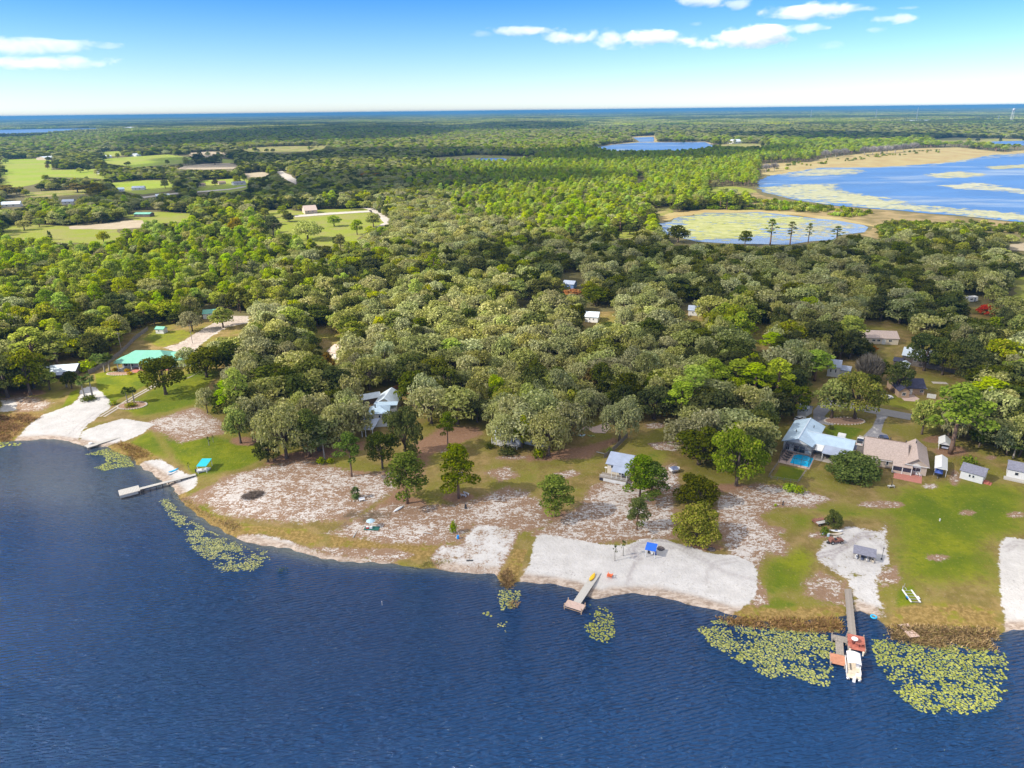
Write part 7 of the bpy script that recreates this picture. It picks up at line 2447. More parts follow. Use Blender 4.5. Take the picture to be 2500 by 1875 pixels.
# rusty old tractor
p = place(2040, 1325)
o = empty('rusty_tractor', p, .12, 'rusty old open tractor at the back of the right beach', 'tractor')
MB().profile([(-1.7, .55), (1.5, .5), (1.7, .9), (.6, 1.25), (.4, 1.0), (-.6, .95), (-.8, 1.5), (-1.6, 1.5)], -.6, .6).build('body', M['rust_metal'], o)
MB().box(-.5, .1, -.4, .4, 1.0, 1.15).build('seat', M['dark_metal'], o)
MB().tube([(.5, 0, 1.2), (.25, 0, 1.6)], .03, 6).lathe([(.22, 0), (.25, .02), (.22, .04)], 12, (.25, 0, 1.58)).build('steering_wheel', M['dark_metal'], o)
for x, s, r in ((-1.2, -1, .45), (-1.2, 1, .45), (1.1, -1, .38), (1.1, 1, .38)):
    wheel(o, x, s * .72, r, .24, s)
p = place(2022, 1326)
o = empty('loose_tyre', p, 0, 'tyre lying left of the rusty tractor', 'tyre')
n = 14
tb_ = MB()
tb_.tube([(.32 * math.cos(2 * math.pi * k / n), .32 * math.sin(2 * math.pi * k / n), .14) for k in range(n + 1)], .14, 7, False).build('rubber', M['tyre_rubber'], o)
p = place(2003, 1278)
o = empty('rusty_wagon', p, .3, 'rusty red flat farm wagon beside the dark round tree', 'wagon')
MB().box(-1.7, 1.5, .05, 1.2, .75, .87).build('bed', M['rust_metal'], o)
MB().box(-1.6, 1.5, -1.1, -.05, .7, .8).build('tailboard', M['white_wood'], o)
MB().bar((-1.7, -1.1, .6), (-1.7, 1.2, .6), .14).bar((-1.7, .6, .7), (-1.7, .6, 1.7), .1).bar((-1.7, 0, .7), (-1.2, .9, 1.6), .1).build('hitch_frame', M['rust_metal'], o)
for x, y in ((-1.2, -1.15), (1.2, -1.15), (-1.2, 1.25), (1.2, 1.25)):
    wheel(o, x, y, .36, .18, -1 if y < 0 else 1)
for (x, y, m_, lb, nm) in [(2010, 1304, 'light_blue_cloth', 'pale blue barrel under the small green shrub', 'barrel'), (2022, 1310, 'light_blue_cloth', 'pale grey blue barrel left of the beige kayak', 'barrel'),
                           (1118, 1315, 'blue_plastic', 'bright blue barrel at the edge of the middle beach', 'barrel')]:
    p = place(x, y)
    o = empty(nm, p, 0, lb, 'barrel')
    MB().lathe([(.27, 0), (.31, .1), (.31, .42), (.29, .46), (.31, .5), (.30, .86)], 12).build('body', M[m_], o)
    MB().lathe([(.31, .861), (.31, .91), (.01, .92)], 12).build('lid', M['white_plastic' if 'pale' in lb else m_], o)
# adirondack chair, fire pit, benches
p = place(1489, 1408)
o = empty('lounge_chair', p, 2.7, 'orange lounge chair by the shore end of the grey dock', 'chair')
MB().slab([(-.42, -.55, .42), (.42, -.55, .42), (.42, .45, .28), (-.42, .45, .28)], .06).build('seat', M['orange_plastic'], o)
MB().slab([(-.42, .4, .3), (.42, .4, .3), (.36, .95, 1.35), (-.36, .95, 1.35)], .06).build('backrest', M['orange_plastic'], o)
for s in (-1, 1):
    MB().box(s * .5 - .08, s * .5 + .08, -.6, .6, .62, .67).build('armrest', M['orange_plastic'], o)
    MB().box(s * .48 - .04, s * .48 + .04, -.55, -.45, 0, .62).build('leg', M['orange_plastic'], o)
    MB().box(s * .48 - .04, s * .48 + .04, .45, .55, 0, .62).build('leg', M['orange_plastic'], o)


def stone_ring(px, py, rx, ry, n, label, m_='stone', name='stone_ring', cat='garden bed', sz=.3, inner='mulch', arc_=(0, 2 * math.pi)):
    p = place(px, py)
    o = empty(name, p, 0, label, cat)
    me = None
    for k in range(n):
        a = arc_[0] + (arc_[1] - arc_[0]) * k / n
        x, y = rx * math.cos(a), ry * math.sin(a)
        if me is None:
            s = MB().lathe([(sz * .8, -.05), (sz, .08), (sz * .85, .2), (sz * .4, .26)], 6).build('stone', M[m_], o)
            me = s.data
        else:
            s = obj('stone', me, o)
        s.location = (x, y, 0)
        s.rotation_euler.z = k * 1.3
        s.scale = (.9 + .3 * ((k * 7) % 5) / 5, .9 + .25 * ((k * 3) % 5) / 5, .8 + .4 * ((k * 11) % 5) / 5)
    if inner:
        MB().prism([((rx - .1) * math.cos(a), (ry - .1) * math.sin(a)) for a in np.linspace(0, 2 * math.pi, 15)[:-1]], -.05, .1).build('bed_soil', M[inner], o)
    return o


stone_ring(1613, 1340, .75, .75, 12, 'round fire pit of dark stones behind the blue canopy', 'dark_stone', 'fire_pit', 'fire pit', .2, 'dark_stone')
stone_ring(323, 990, 5.0, 3.6, 34, 'pale stone ring round the pair of palms beside the path', 'stone', 'palm_bed', 'garden bed', .36)
stone_ring(2062, 1028, 6.6, 3.0, 36, 'mulched bed edged with stones below two oaks', 'stone', 'mulch_bed', 'garden bed', .3)
stone_ring(293, 912, 5.2, 2.2, 30, 'stone edged flower bed at the left front of the green roofed house', 'stone', 'flower_bed', 'garden bed', .32)
stone_ring(866, 1218, 1.9, 1.3, 12, 'ring of stones round the short bushy palm', 'stone', 'palm_mound', 'garden bed', .26)
stone_ring(1737, 1342, .8, .7, 10, 'ring of dark stones behind the white beach right of the olive round tree', 'dark_stone', 'fire_pit', 'fire pit', .22, 'dark_stone')


def bench(px, py, rz, label, m_='white_plastic', L=1.6):
    p = place(px, py)
    o = empty('bench', p, rz, label, 'bench')
    MB().box(-L / 2, L / 2, -.25, .25, .40, .47).build('seat', M[m_], o)
    MB().slab([(-L / 2, .22, .47), (L / 2, .22, .47), (L / 2, .38, .95), (-L / 2, .38, .95)], .05).build('backrest', M[m_], o)
    for s in (-1, 1):
        MB().box(s * L * .42 - .05, s * L * .42 + .05, -.22, .22, 0, .40).build('leg', M[m_], o)


bench(1132, 1212, 2.8, 'white bench in front of the full crowned pine, left one')
bench(1139, 1207, 2.5, 'white bench in front of the full crowned pine, right one')
bench(884, 1223, .4, 'white bench on the sand beside the short bushy palm')
bench(1123, 1161 + 0, .2, 'pale bench on the rough grass behind the full crowned pine', 'white_wood')
p = place(1137, 1241)
o = empty('tree_stump', p, 0, 'black charred stump on littered sand behind the middle beach', 'stump')
MB().lathe([(.42, 0), (.30, .3), (.27, 1.0), (.2, 1.25), (.02, 1.3)], 9).build('stump_wood', M['dark_metal'], o)
# picnic spot with a little canopy, mat and red box
p = place(908, 1290)
o = empty('picnic_mat', p, -.1, 'dark green mat spread on the sand above the grassy bank', 'mat')
MB().box(-1.9, 1.9, -.9, .9, .05, .10).build('mat_cloth', M['dark_green_mat'], o)
o = empty('sun_umbrella', (p[0] - .3, p[1] + .6, p[2] + .1), 0, 'pale blue sun shade on a pole over the green mat', 'sun shade')
MB().tube([(0, 0, 0), (0, 0, 2.1)], .03, 6).build('pole', M['silver_metal'], o)
MB().lathe([(1.15, 1.75), (.7, 2.0), (.02, 2.2)], 8).build('shade_cloth', M['light_blue_cloth'], o)
for dx, m_, lb in ((-1.1, 'red_plastic', 'red ice box on the green mat'), (-.2, 'white_plastic', 'white ice box on the green mat')):
    o = empty('ice_box', (p[0] + dx, p[1] - .1, p[2] + .11), 0, lb, 'ice box')
    MB().box(-.35, .35, -.25, .25, 0, .45).build('body', M[m_], o)
    MB().box(-.37, .37, -.27, .27, .451, .53).build('lid', M['white_plastic'], o)
# logs, poles, mast
for a, b, lb in (((862, 1313), (878, 1286), 'long pale timber lying on the grassy bank left of the green mat'), ((1033, 1301), (1053, 1304), 'weathered log on the grass left of the blue barrel'),
                 ((1483, 1110), (1456, 1104), 'pale plank lying left of the cream cottage')):
    pa, pb = place(*a), place(*b)
    L = math.dist(pa, pb)
    o = empty('timber', pa, math.atan2(pb[1] - pa[1], pb[0] - pa[0]), lb, 'timber')
    MB().tube([(0, 0, .14), (L * .5, .05, .16), (L, 0, .13)], [.15, .14, .12], 7).build('log_wood', M['white_wood'], o)
p = place(1147, 1369)
o = empty('beach_pole', p, 0, 'thin dark pole with a flat base on the middle beach', 'pole')
MB().tube([(0, 0, 0), (0, 0, 1.9)], .04, 6).build('pole', M['dark_metal'], o)
MB().box(-.8, .8, -.2, .25, .02, .12).build('base', M['dark_metal'], o)
p = place(2152, 1366)
o = empty('lamp_post', p, 0, 'slim dark lamp post on the right white beach', 'lamp post')
MB().tube([(0, 0, 0), (0.05, 0, 3.0)], .05, 6).build('post', M['dark_metal'], o)
MB().lathe([(.12, 2.95), (.17, 3.1), (.06, 3.3)], 8, (.05, 0, 0)).build('lamp_head', M['dark_metal'], o)
MB().box(-.15, .15, -.15, .15, .02, .35).build('base', M['dark_metal'], o)
p = at(2133, 1506, .1)
o = empty('swim_ring', (p[0], p[1], .05), 0, 'bright blue swim ring at the water edge of the right beach', 'swim ring')
MB().tube([(.55 * math.cos(2 * math.pi * k / 16), .55 * math.sin(2 * math.pi * k / 16), .1) for k in range(17)], .16, 7, False).build('ring', M['sky_blue_plastic'], o, smooth_=True)
p = at(933, 1478, 0)
o = empty('marker_stake', (p[0], p[1], 0), 0, 'small pale stake sticking out of the open lake', 'stake')
MB().tube([(0, 0, -1), (0, 0, 1.0)], .05, 6).build('stake_wood', M['white_wood'], o)
MB().lathe([(.07, 1.0), (.08, 1.05), (.02, 1.15)], 6).build('cap', M['white_plastic'], o)
# water pump on the littered sand, grill on the lawn, small box
p = place(1911, 1233)
o = empty('hand_pump', p, .2, 'dark grey hand pump on the littered sand below the yellow green hedge', 'pump')
MB().lathe([(.25, 0), (.16, .1), (.14, 1.0), (.2, 1.1), (.02, 1.25)], 8).build('body', M['dark_metal'], o)
MB().bar((0, 0, 1.1), (.55, 0, .8), .06).build('handle', M['grey_blue_cloth'], o)
p = place(2175, 1190)
o = empty('garden_table', p, .1, 'pale low table with a dark chimney pot on the lawn below the brick patio', 'table')
MB().box(-.9, .9, -.4, .4, .5, .58).build('tabletop', M['white_wood'], o)
for q in ((-.8, -.32), (.8, -.32), (.8, .32), (-.8, .32)):
    MB().box(q[0] - .05, q[0] + .05, q[1] - .05, q[1] + .05, 0, .5).build('leg', M['white_wood'], o)
MB().tube([(.1, 0, .58), (.1, 0, 1.9)], [.14, .07], 8).build('chimney_pot', M['dark_metal'], o)
p = place(2294, 1272)
o = empty('white_marker', p, 0, 'tiny white post on the open lawn at right', 'post')
MB().box(-.1, .1, -.1, .1, 0, .6).build('post', M['white_plastic'], o)
MB().box(-.13, .13, -.13, .13, .6, .66).build('cap', M['white_plastic'], o)
# brush pile
rng = np.random.default_rng(77)
p = place(617, 1210)
mb = MB()
for k in range(420):
    a, u = rng.uniform(0, 6.28), math.sqrt(rng.random())
    x, y = 2.9 * u * math.cos(a), 1.9 * u * math.sin(a)
    z = .95 * (1 - u * u) * rng.random() + .08
    d = rng.normal(size=3) * np.array([1, 1, .35])
    d = d / np.linalg.norm(d) * rng.uniform(.4, 1.0)
    mb.bar((x - d[0], y - d[1], max(.02, z - d[2])), (x + d[0], y + d[1], max(.05, z + d[2])), rng.uniform(.03, .08))
o = mb.build('brush_pile', M['dead_wood'], None, p)
o.rotation_euler.z = .5
tag(o, 'dark pile of brushwood lying on the white littered sand', 'brush pile')
# pinkish patio behind the mossy oak, pale slab
p = [place(*q) for q in ((1416, 1051), (1430, 1041), (1450, 1043), (1470, 1036), (1482, 1030), (1490, 1045), (1478, 1058), (1450, 1057), (1436, 1049))]
o = empty('curved_patio', (p[0][0], p[0][1], p[0][2]), 0, 'curved pinkish patio left of the pale grey mossy oak', 'patio')
MB().prism([(q[0] - p[0][0], q[1] - p[0][1]) for q in p][::-1] if False else [(q[0] - p[0][0], q[1] - p[0][1]) for q in p[::-1]], -.3, .12).build('paving', M['pink_paving'], o)
MB().bar((0.3, .3, .16), (p[8][0] - p[0][0], p[8][1] - p[0][1], .16), .14).build('edging', M['stone'], o)
p = place(2294, 935)
o = empty('boat_ramp_slab', p, -.15, 'pale concrete slab on the lawn of the dark walled house', 'slab')
MB().box(-2.6, 2.6, -1.0, 1.0, -.1, .12).build('slab_top', M['concrete'], o)
MB().box(-2.7, 2.7, -1.1, -1.001, -.1, .15).build('edging', M['stone'], o)
# the two-strip concrete path from the left beach
for off in (-.75, .75):
    pts = [(203, 1046), (262, 1010), (330, 968), (388, 936)]
    Wp = [place(*q) for q in pts]
    v, f = [], []
    for i, q in enumerate(Wp):
        a, b = Wp[max(0, i - 1)], Wp[min(len(Wp) - 1, i + 1)]
        d = Vector((b[0] - a[0], b[1] - a[1], 0)).normalized()
        s = Vector((-d.y, d.x, 0))
        for u in (off - .38, off + .38):
            c = Vector(q) + s * u
            v.append((c.x, c.y, g1(c.x, c.y) + .09))
    f = [(2 * i, 2 * i + 1, 2 * i + 3, 2 * i + 2) for i in range(len(Wp) - 1)]
    tag(obj('path', mesh_np('path', v, f, [M['concrete']])), kind='structure')
pts = [(440, 936), (452, 926), (470, 918), (486, 908), (500, 900)]
Wp = [place(*q) for q in pts]
v = []
for q in Wp:
    v += [(q[0], q[1] - .6, q[2] + .09), (q[0], q[1] + .6, q[2] + .09)]
tag(obj('path', mesh_np('path', v, [(2 * i, 2 * i + 2, 2 * i + 3, 2 * i + 1) for i in range(len(Wp) - 1)], [M['concrete']])), kind='structure')
# utility poles and wires
PO = []
for px, py, h, lb in ((298, 862, 9.5, 'pale utility pole behind the left end of the green roofed house'), (140, 836, 9.5, 'utility pole deep in the left wood'), (470, 838, 9.0, 'utility pole beside the sandy driveway')):
    p = place(px, py)
    o = empty('utility_pole', p, .3, lb, 'utility pole')
    MB().tube([(0, 0, 0), (0, 0, h)], [.15, .10], 8).build('pole', M['grey_wood'], o)
    MB().bar((-.9, 0, h - .5), (.9, 0, h - .5), .12).build('crossarm', M['grey_wood'], o)
    PO.append((Vector(p), h))
for a, b in ((0, 1), (0, 2)):
    pa, pb = PO[a][0] + Vector((0, 0, PO[a][1] - .4)), PO[b][0] + Vector((0, 0, PO[b][1] - .4))
    mb = MB()
    for s in (-.8, .8):
        q = [pa.lerp(pb, k / 10) + Vector((s * .95, s * .3, -1.6 * math.sin(math.pi * k / 10))) - pa for k in range(11)]
        mb.tube(q, .03, 4)
    o = mb.build('power_line', M['dark_metal'], None, pa)
    tag(o, 'pair of wires leading %s from the pale utility pole' % ('left' if b == 1 else 'right'), 'power line')
# masts on the horizon
for px, py, ty, lb in ((2137, 293, 268, 'thin lattice mast on the right horizon, second from the left'), (2236, 297, 262, 'tallest lattice mast on the right horizon'), (1979, 290, 268, 'faint leftmost lattice mast on the horizon'),
                       (2436, 297, 280, 'short lattice mast right of the second pale hall')):
    q = at(px, py, 1)
    dd = math.hypot(*q)
    rr = ray(px, ty)
    H = CAMH + rr[2] * q[1] / rr[1]
    o = empty('radio_mast', (q[0], q[1], 0), .4, lb, 'mast')
    wd = max(1.2, dd / FOC * .7)
    lat = MB()
    n = 14
    for s1, s2 in ((-1, -1), (1, -1), (1, 1), (-1, 1)):
        lat.bar((s1 * wd, s2 * wd, 0), (s1 * wd * .3, s2 * wd * .3, H), wd * .3)
    lat.build('leg_frame', M['silver_metal'], o)
    br_ = MB()
    for k in range(n):
        z0, z1 = H * k / n, H * (k + 1) / n
        a0, a1 = wd * (1 - .7 * k / n), wd * (1 - .7 * (k + 1) / n)
        br_.bar((-a0, -a0, z0), (a1, -a1, z1), wd * .18)
        br_.bar((a0, a0, z0), (-a1, a1, z1), wd * .18)
    br_.build('bracing', M['silver_metal'], o)
q = at(2468, 300, 1)
dd = math.hypot(*q)
rr = ray(2468, 264)
H = CAMH + rr[2] * q[1] / rr[1]
o = empty('water_tower', (q[0], q[1], 0), 0, 'pale water tower on the right horizon', 'water tower')
u = .6 * dd / FOC
MB().lathe([(0.01, H - 9 * u), (3.6 * u, H - 7 * u), (4.2 * u, H - 4 * u), (3.0 * u, H - 1.2 * u), (.02, H)], 14).build('tank', M['silver_paint'], o, smooth_=True)
for k in range(5):
    a = 2 * math.pi * k / 5
    MB().bar((4 * u * math.cos(a), 4 * u * math.sin(a), 0), (3 * u * math.cos(a), 3 * u * math.sin(a), H - 6.5 * u), .5 * u).build('leg', M['white_paint'], o)

# ------------------------------------------------------------------ lily pads and reeds of the near lake


def lily_patch(outline, n, rmin, rmax, seed, label, dens_edge=3.5, clump=.16, holes=True):
    rng = np.random.default_rng(seed)
    Q = poly(outline, .02)
    lo, hi = Q.min(0), Q.max(0)
    P = rng.uniform(lo, hi, (n * 8, 2))
    P = P[inside(P, Q)]
    d = sdist(P, Q)
    c = vnoise(P[:, 0] * 1.1, P[:, 1] * 1.5, seed) * .55 + vnoise(P[:, 0] * .4, P[:, 1] * .5, seed + 3) * .6 + vnoise(P[:, 0] * 2.9, P[:, 1] * 3.3, seed + 7) * .35
    pk = np.clip(d / dens_edge, 0.04, 1) * np.clip((c + clump) * 2.2 + .25, .02, 1)
    P = P[rng.random(len(P)) < pk][:n]
    # keep pads from piling up
    cell = {}
    keep = []
    for i, p_ in enumerate(P):
        k = (int(p_[0] / (rmin * 3.0)), int(p_[1] / (rmin * 3.0)))
        if k not in cell:
            cell[k] = 1
            keep.append(i)
    P = P[keep]
    m = len(P)
    k = 9
    a = np.linspace(.25, 2 * np.pi - .25, k)[None, :] + rng.random((m, 1)) * 6.28
    r = rng.uniform(rmin, rmax, (m, 1)) * rng.uniform(.92, 1.06, (m, k))
    tilt = rng.normal(size=(m, 2)) * .10
    z0 = .03 + rng.random((m, 1)) * .05
    X, Y = r * np.cos(a), r * np.sin(a)
    V = np.stack([P[:, :1] + X, P[:, 1:] + Y, z0 + np.maximum(-.02, X * tilt[:, :1] + Y * tilt[:, 1:])], -1)
    C = np.concatenate([P, z0 + .005], 1)[:, None, :]
    V = np.concatenate([V, C], 1).reshape(-1, 3)
    F = np.arange(m * (k + 1)).reshape(m, k + 1)
    me = mesh_np('lily_pads', V, F, [M['lily_leaves']])
    for an in ('tint', 'alt'):
        t_ = me.attributes.new(an, 'FLOAT', 'FACE')
        dv = rng.random(m) if an == 'tint' else (rng.random(m) < .35) * rng.random(m)
        t_.data.foreach_set('value', dv.astype(np.float32))
    return tag(obj('lily_pads', me), label, 'lily pads', None, 'stuff')


lily_patch([(1700, 1535), (1745, 1512), (1850, 1522), (1960, 1530), (2050, 1535), (2055, 1560), (2042, 1600), (2035, 1650), (2020, 1680), (1990, 1672), (1930, 1650), (1880, 1660), (1800, 1615), (1740, 1580)], 20000, .13, .27, 61,
           'bed of yellow green lily pads left of the right dock')
lily_patch([(2128, 1560), (2150, 1545), (2210, 1560), (2330, 1575), (2440, 1580), (2468, 1620), (2462, 1690), (2420, 1735), (2330, 1752), (2240, 1735), (2180, 1690), (2150, 1640), (2130, 1600)], 22000, .13, .27, 62,
           'largest bed of lily pads at the lower right corner of the lake')
lily_patch([(385, 1222), (410, 1215), (460, 1262), (520, 1296), (565, 1318), (600, 1330), (655, 1345), (660, 1370), (620, 1395), (540, 1400), (505, 1370), (470, 1345), (450, 1315), (430, 1290), (405, 1250)], 9000, .12, .24, 63,
           'curved bed of pale lily pads along the bank below the long dock')
lily_patch([(205, 1110), (260, 1095), (300, 1100), (322, 1125), (328, 1140), (290, 1142), (255, 1150), (230, 1142), (262, 1128), (250, 1112)], 5000, .15, .28, 64, 'bright yellow green lily pads between the two left docks', 1.5, .6)
lily_patch([(1425, 1478), (1470, 1475), (1490, 1490), (1500, 1510), (1505, 1550), (1480, 1570), (1440, 1560), (1415, 1535), (1440, 1510)], 900, .15, .28, 65, 'loose lily pads right of the grey dock', 2.0, .1)
lily_patch([(1215, 1440), (1270, 1438), (1275, 1460), (1260, 1485), (1225, 1490), (1215, 1470)], 400, .15, .28, 66, 'lily pads round the reed islet', 1.0, .3)
lily_patch([(30, 1082), (52, 1080), (54, 1088), (32, 1091)], 60, .3, .5, 67, 'small round lily patch off the left beach', .5, .8)
lily_patch([(-40, 1078), (20, 1078), (28, 1086), (0, 1094), (-40, 1096)], 260, .3, .5, 68, 'lily pads at the left edge below the reed bed', .8, .7)
lily_patch([(1178, 1494), (1202, 1492), (1200, 1505), (1180, 1504)], 30, .24, .36, 69, 'small lily cluster left of the reed islet', .6, .6)
lily_patch([(1212, 1520), (1240, 1518), (1236, 1545), (1210, 1552)], 11, 0.12, 0.26, 70, 'tiny lily clusters on the open lake below the reed islet', .6, .2)


def reeds(outline, n, h0, h1, seed, label, m_='reed_blades', wd=.07, edge=2.6, lean=1.25, tuft=True):
    """standing marsh grass: many bent blades"""
    rng = np.random.default_rng(seed)
    Q = poly(outline, .4)
    lo, hi = Q.min(0), Q.max(0)
    P = rng.uniform(lo, hi, (n * 3, 2))
    P = P[inside(P, Q)]
    d = sdist(P, Q)
    c = vnoise(P[:, 0] * .8, P[:, 1] * .9, seed) * .5 + .5
    P = P[(rng.random(len(P)) < np.clip(d / edge, .06, 1) * np.clip(c * 1.5 + .1, .08, 1))][:n]
    m = len(P)
    z = np.maximum(gz(P), -.05)
    h = rng.uniform(h0, h1, m) * np.clip(.35 + sdist(P, Q) / edge, .35, 1)
    a = rng.uniform(0, 6.28, m)
    ln = lean * h * rng.uniform(.3, 1.6, m)
    dx, dy = np.cos(a) * ln, np.sin(a) * ln
    s = np.stack([-np.sin(a), np.cos(a), np.zeros(m)], 1) * (wd * rng.uniform(.6, 1.4, m))[:, None]
    b = np.column_stack([P, z - .05])
    mid = b + np.column_stack([dx * .35, dy * .35, h * .62])
    tip = b + np.column_stack([dx, dy, h])
    V = np.stack([b - s, b + s, mid + s * .8, tip, mid - s * .8], 1).reshape(-1, 3)
    F = np.arange(m * 5).reshape(m, 5)
    me = mesh_np('marsh_grass', V, F, [M[m_]])
    for an in ('tint', 'alt'):
        t_ = me.attributes.new(an, 'FLOAT', 'FACE')
        dv = rng.random(m) if an == 'tint' else (rng.random(m) < .25) * rng.random(m)
        t_.data.foreach_set('value', dv.astype(np.float32))
    return tag(obj('marsh_grass', me), label, 'marsh grass', None, 'stuff')


reeds([(1742, 1500), (1800, 1498), (1900, 1505), (2058, 1500), (2068, 1520), (2062, 1545), (1960, 1545), (1850, 1535), (1760, 1525)], 5200, 0.30, 0.83, 71, 'brown marsh grass along the water left of the right dock')
reeds([(2155, 1520), (2200, 1520), (2300, 1525), (2440, 1530), (2450, 1560), (2440, 1590), (2330, 1590), (2220, 1578), (2165, 1560)], 5200, 0.30, 0.83, 72, 'brown marsh grass along the water at the lower right')
reeds([(0, 1020), (70, 1015), (110, 1025), (62, 1050), (30, 1074), (0, 1082), (-60, 1085), (-60, 1020)], 3600, 0.36, 1.05, 73, 'golden marsh grass at the left edge of the lake')
reeds([(264, 1086), (300, 1074), (350, 1092), (382, 1114), (340, 1122), (318, 1128), (300, 1104)], 2700, 0.30, 0.75, 74, 'golden marsh grass between the two left docks')
reeds([(405, 1200), (440, 1195), (480, 1225), (520, 1250), (600, 1275), (600, 1292), (560, 1310), (500, 1275), (450, 1240)], 4050, 0.18, 0.52, 75, 'dull brown marsh grass on the bank below the long dock')
reeds([(1215, 1400), (1245, 1385), (1262, 1405), (1262, 1428), (1240, 1440), (1218, 1430)], 1170, 0.36, 0.90, 76, 'tawny marsh grass on the spit between two beaches')
reeds([(1228, 1466), (1250, 1458), (1274, 1466), (1268, 1482), (1245, 1488)], 675, 0.36, 0.83, 77, 'tawny reed islet standing in the lake')
reeds([(1040, 1366), (1090, 1364), (1130, 1372), (1090, 1378), (1030, 1388), (1000, 1386)], 810, 0.24, 0.60, 78, 'green marsh grass at the left end of the middle beach', 'green_reed_blades')
reeds([(1488, 1498), (1508, 1492), (1508, 1515), (1490, 1530)], 225, 0.18, 0.52, 79, 'brown reed tuft right of the loose lily pads')
reeds([(668, 1380), (700, 1374), (712, 1386), (690, 1400), (670, 1398)], 225, 0.12, 0.38, 80, 'bright green weed patch on the open lake', 'hedge_leaves')
reeds([(1344, 1488), (1364, 1484), (1366, 1498), (1346, 1500)], 99, 0.09, 0.30, 81, 'green weed tuft left of the grey dock', 'green_reed_blades')
reeds([(1342, 1512), (1368, 1508), (1370, 1520), (1346, 1522)], 117, 0.09, 0.30, 82, 'pale weed tuft below the green one left of the grey dock')
# ------------------------------------------------------------------ clouds and air


def cloud_mat(name, dens):
    m = D.materials.new(name)
    m.use_nodes = True
    t = NT(m.node_tree)
    for n in list(m.node_tree.nodes):
        m.node_tree.nodes.remove(n)
    pv = t.n('ShaderNodeVolumePrincipled')
    pv.inputs['Color'].default_value = (0.99, 0.99, 0.99, 1)
    pv.inputs['Density'].default_value = dens
    pv.inputs['Anisotropy'].default_value = 0.0
    o = t.n('ShaderNodeOutputMaterial')
    t.link(pv.outputs[0], o.inputs['Volume'])
    return m


def cumulus_mat(name, dens):
    """thick in the middle, frayed towards the outside"""
    m = D.materials.new(name)
    m.use_nodes = True
    t = NT(m.node_tree)
    for n in list(m.node_tree.nodes):
        m.node_tree.nodes.remove(n)
    tc = t.n('ShaderNodeTexCoord')
    pos = t.n('ShaderNodeNewGeometry').outputs['Position']
    q = t.mapping(tc.outputs['Generated'], (2, 2, 2), (0, 0, 0), (-1, -1, -1))
    ln = t.n('ShaderNodeVectorMath', operation='LENGTH')
    t.link(q, ln.inputs[0])
    nz = t.noise(t.mapping(pos, (.7, .7, 1.3)), 0.0040, 6.0, 0.66, 0.4)
    f = t.math('SUBTRACT', t.math('MULTIPLY_ADD', t.math('SUBTRACT', nz, 0.5), 3.0, 0.75), ln.outputs['Value'])
    pv = t.n('ShaderNodeVolumePrincipled')
    pv.inputs['Color'].default_value = (1.0, 1.0, 1.0, 1)
    t.link(t.math('MULTIPLY', t.step(f, -0.12, 0.45), dens), pv.inputs['Density'])
    o = t.n('ShaderNodeOutputMaterial')
    t.link(pv.outputs[0], o.inputs['Volume'])
    return m


def ico(sub):
    import bmesh
    bm = bmesh.new()
    bmesh.ops.create_icosphere(bm, subdivisions=sub, radius=1.0)
    V = np.array([v.co[:] for v in bm.verts])
    F = np.array([[v.index for v in f.verts] for f in bm.faces])
    bm.free()
    return V, F


ICO4 = ico(4)
ICO3 = ico(3)


def make_cloud(loc, sx, sy, sz, seed, dens, label, lumps=7, group=None, even=True):
    """a fair-weather cloud: flat underside, heaped top, one closed skin round an even mist"""
    rng = np.random.default_rng(seed)
    V, F = ICO4
    C = [(rng.uniform(-.62, .62), rng.uniform(-.4, .4), rng.uniform(0.22, .5), rng.uniform(.25, .5)) for _ in range(lumps)]
    d = V / np.linalg.norm(V, axis=1)[:, None]
    # support of a heap of balls, seen from the middle, gives a lumpy star-shaped skin
    r = np.full(len(d), 0.30)
    for cx, cy, cz, s in C:
        c = np.array([cx, cy, cz * .6])
        b = d @ c
        disc = b * b - (c @ c - s * s)
        r = np.maximum(r, np.where(disc > 0, b + np.sqrt(np.maximum(disc, 0)), 0))
    q = d * 3.1 + seed
    r *= 1 + .10 * np.sin(q[:, 0] * 2 + np.sin(q[:, 1] * 3)) * np.sin(q[:, 2] * 2.3) + .05 * np.sin(q[:, 0] * 7 + q[:, 1] * 5) * np.sin(q[:, 2] * 9)
    P = d * r[:, None]
    P[:, 2] = np.where(P[:, 2] < -0.12, -0.12 + (P[:, 2] + 0.12) * 0.15, P[:, 2])
    P -= (P.max(0) + P.min(0)) / 2
    P /= (P.max(0) - P.min(0)) / 2
    P = P * np.array([sx, sy, sz])
    key = 'cloud_mist_%.5f %s' % (dens, even)
    m = M.get(key) or M.setdefault(key, (cloud_mat if even else cumulus_mat)('cloud_mist', dens))
    o = obj('cloud', mesh_np('cloud', P, F, [m], True))
    o.location = loc
    return tag(o, label, 'cloud', group) if label else tag(o, kind='structure')


ALT = 1150.0


def cloud_px(x0, y0, x1, y1, seed, dens, label, lumps=7):
    r = ray((x0 + x1) / 2, (y0 + y1) / 2)
    t = (ALT - CAMH) / r[2]
    p = r * t
    wd = (x1 - x0) / FOC * t / 2 * 1.4
    hg = (y1 - y0) / FOC * t / 2
    return make_cloud((p[0], p[1], p[2] + CAMH), wd, wd * 0.4 + 50, hg * 1.0, seed, dens * .34, label, lumps, None, False)


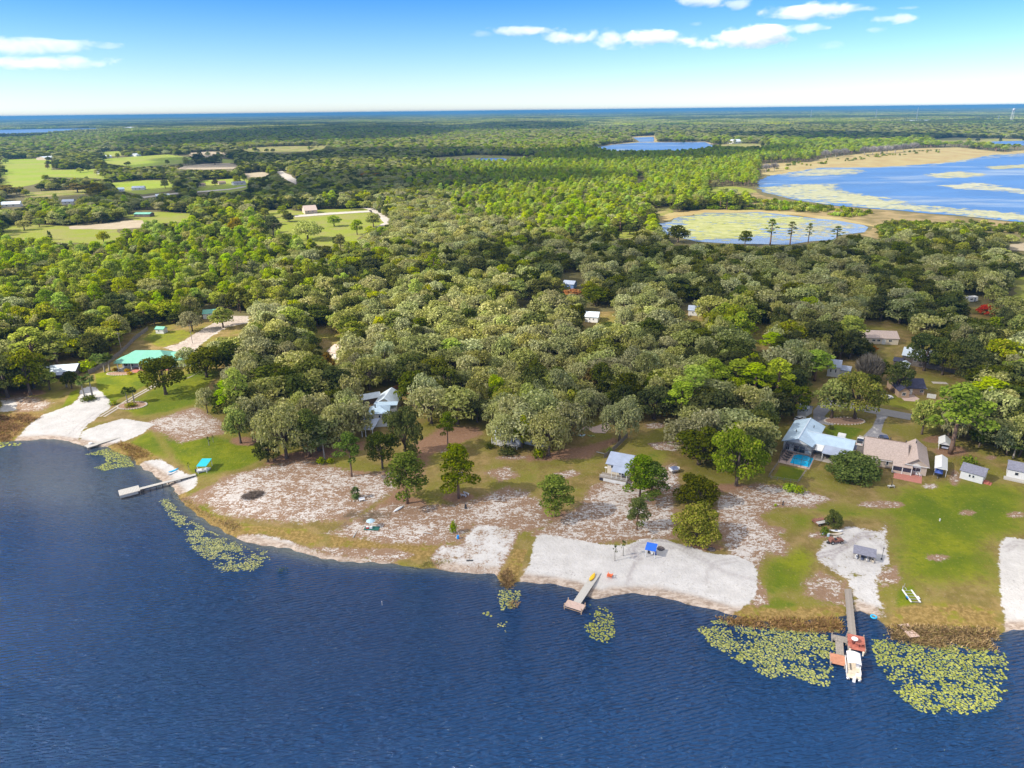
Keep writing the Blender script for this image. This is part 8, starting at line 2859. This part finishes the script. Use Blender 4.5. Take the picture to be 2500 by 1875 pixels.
for i_, (a, b, c, d, dn, l) in enumerate([
        (1205, 60, 1348, 91, .014, 'left end of the long row of white clouds right of the centre'), (1335, 62, 1448, 112, .014, 'second white cloud from the left in the long row'),
        (1450, 65, 1545, 121, .014, 'third white cloud of the row, hanging a little lower'), (1520, 68, 1686, 116, .018, 'big bright oval cloud ending the left half of the row'),
        (1688, 92, 1792, 123, .014, 'small flat cloud below the gap in the row'), (1752, 56, 1926, 116, .018, 'biggest bright cloud of the row at the right'),
        (1918, 56, 2018, 86, .012, 'pale cloud joined to the right of the biggest one'), (1886, 4, 2104, 46, .016, 'long bright cloud above the row at upper right'),
        (2100, 12, 2154, 31, .008, 'little wisp right of the long upper cloud'), (2118, 30, 2232, 59, .010, 'flat cloud low at the right of the long upper cloud'),
        (1660, -20, 1784, 19, .014, 'cloud cut by the top edge'), (1772, -2, 1842, 25, .012, 'small round cloud beside the one cut by the top edge'),
        (2183, 13, 2234, 26, .008, 'tiny cloud at the far upper right'), (2108, 62, 2156, 82, .005, 'faint shred of cloud under the flat one'),
        (-60, 83, 232, 134, .0048, 'upper pale streak of cloud at the left edge'), (-60, 136, 255, 170, .0036, 'lower pale streak of cloud at the left edge'),
        (232, 103, 302, 124, .003, 'thin tail of the upper streak at left'), (1685, 52, 1712, 66, .004, 'tiny shred between the two biggest clouds'),
        (1990, 98, 2060, 122, .0016, 'faint veil below the right end of the row'), (1152, 72, 1205, 91, .0028, 'faint wisp at the left tip of the row')]):
    cloud_px(a, b, c, d, 300 + i_ * 3, dn, l, 6 if c - a < 120 else 9)


def shade_cloud(cx, cy, rx, ry, seed, od, i_, sz=90.0, lumps=9):
    """the clouds overhead, left of the frame, whose shadows lie on the woods"""
    c = at(cx, cy, 5.0)
    hx = abs(at(cx + rx, cy, 5.0)[0] - at(cx - rx, cy, 5.0)[0]) / 2
    hy = abs(at(cx, cy - ry, 5.0)[1] - at(cx, cy + ry, 5.0)[1]) / 2
    cy_ = (at(cx, cy - ry, 5.0)[1] + at(cx, cy + ry, 5.0)[1]) / 2
    k = (ALT + 80) / SUN[2]
    make_cloud((c[0] + SUN[0] * k, cy_ + SUN[1] * k, ALT + 80), hx * (1.1 if cy > 500 else 1.35), hy * (1.1 if cy > 500 else 1.4), sz, seed, od / (sz * 2.2), None, lumps)


for i_, a in enumerate([
        (1700, 1200, 1250, 370, 401, 0.9), (2080, 680, 600, 110, 402, 1.0), (1330, 632, 150, 45, 403, 1.2), (980, 450, 460, 28, 404, 3.0), (850, 381, 330, 13, 405, 3.0),
        (1640, 379, 280, 13, 406, 3.0), (1000, 322, 380, 17, 407, 5.0), (2090, 333, 210, 9, 408, 4.0), (2300, 850, 420, 120, 409, 1.1)]):
    shade_cloud(*a, i_)

hm = D.materials.new('haze_air')
hm.use_nodes = True
t = NT(hm.node_tree)
for n in list(hm.node_tree.nodes):
    hm.node_tree.nodes.remove(n)
pv = t.n('ShaderNodeVolumePrincipled')
pv.inputs['Color'].default_value = (0.085, 0.27, 0.52, 1)
pv.inputs['Density'].default_value = HAZE
pv.inputs['Anisotropy'].default_value = 0.0
o_ = t.n('ShaderNodeOutputMaterial')
t.link(pv.outputs[0], o_.inputs['Volume'])
hz = MB().box(-81500, 81500, -7000, 81000, -3.0, 112.0).build('haze', hm)
tag(hz, kind='stuff')
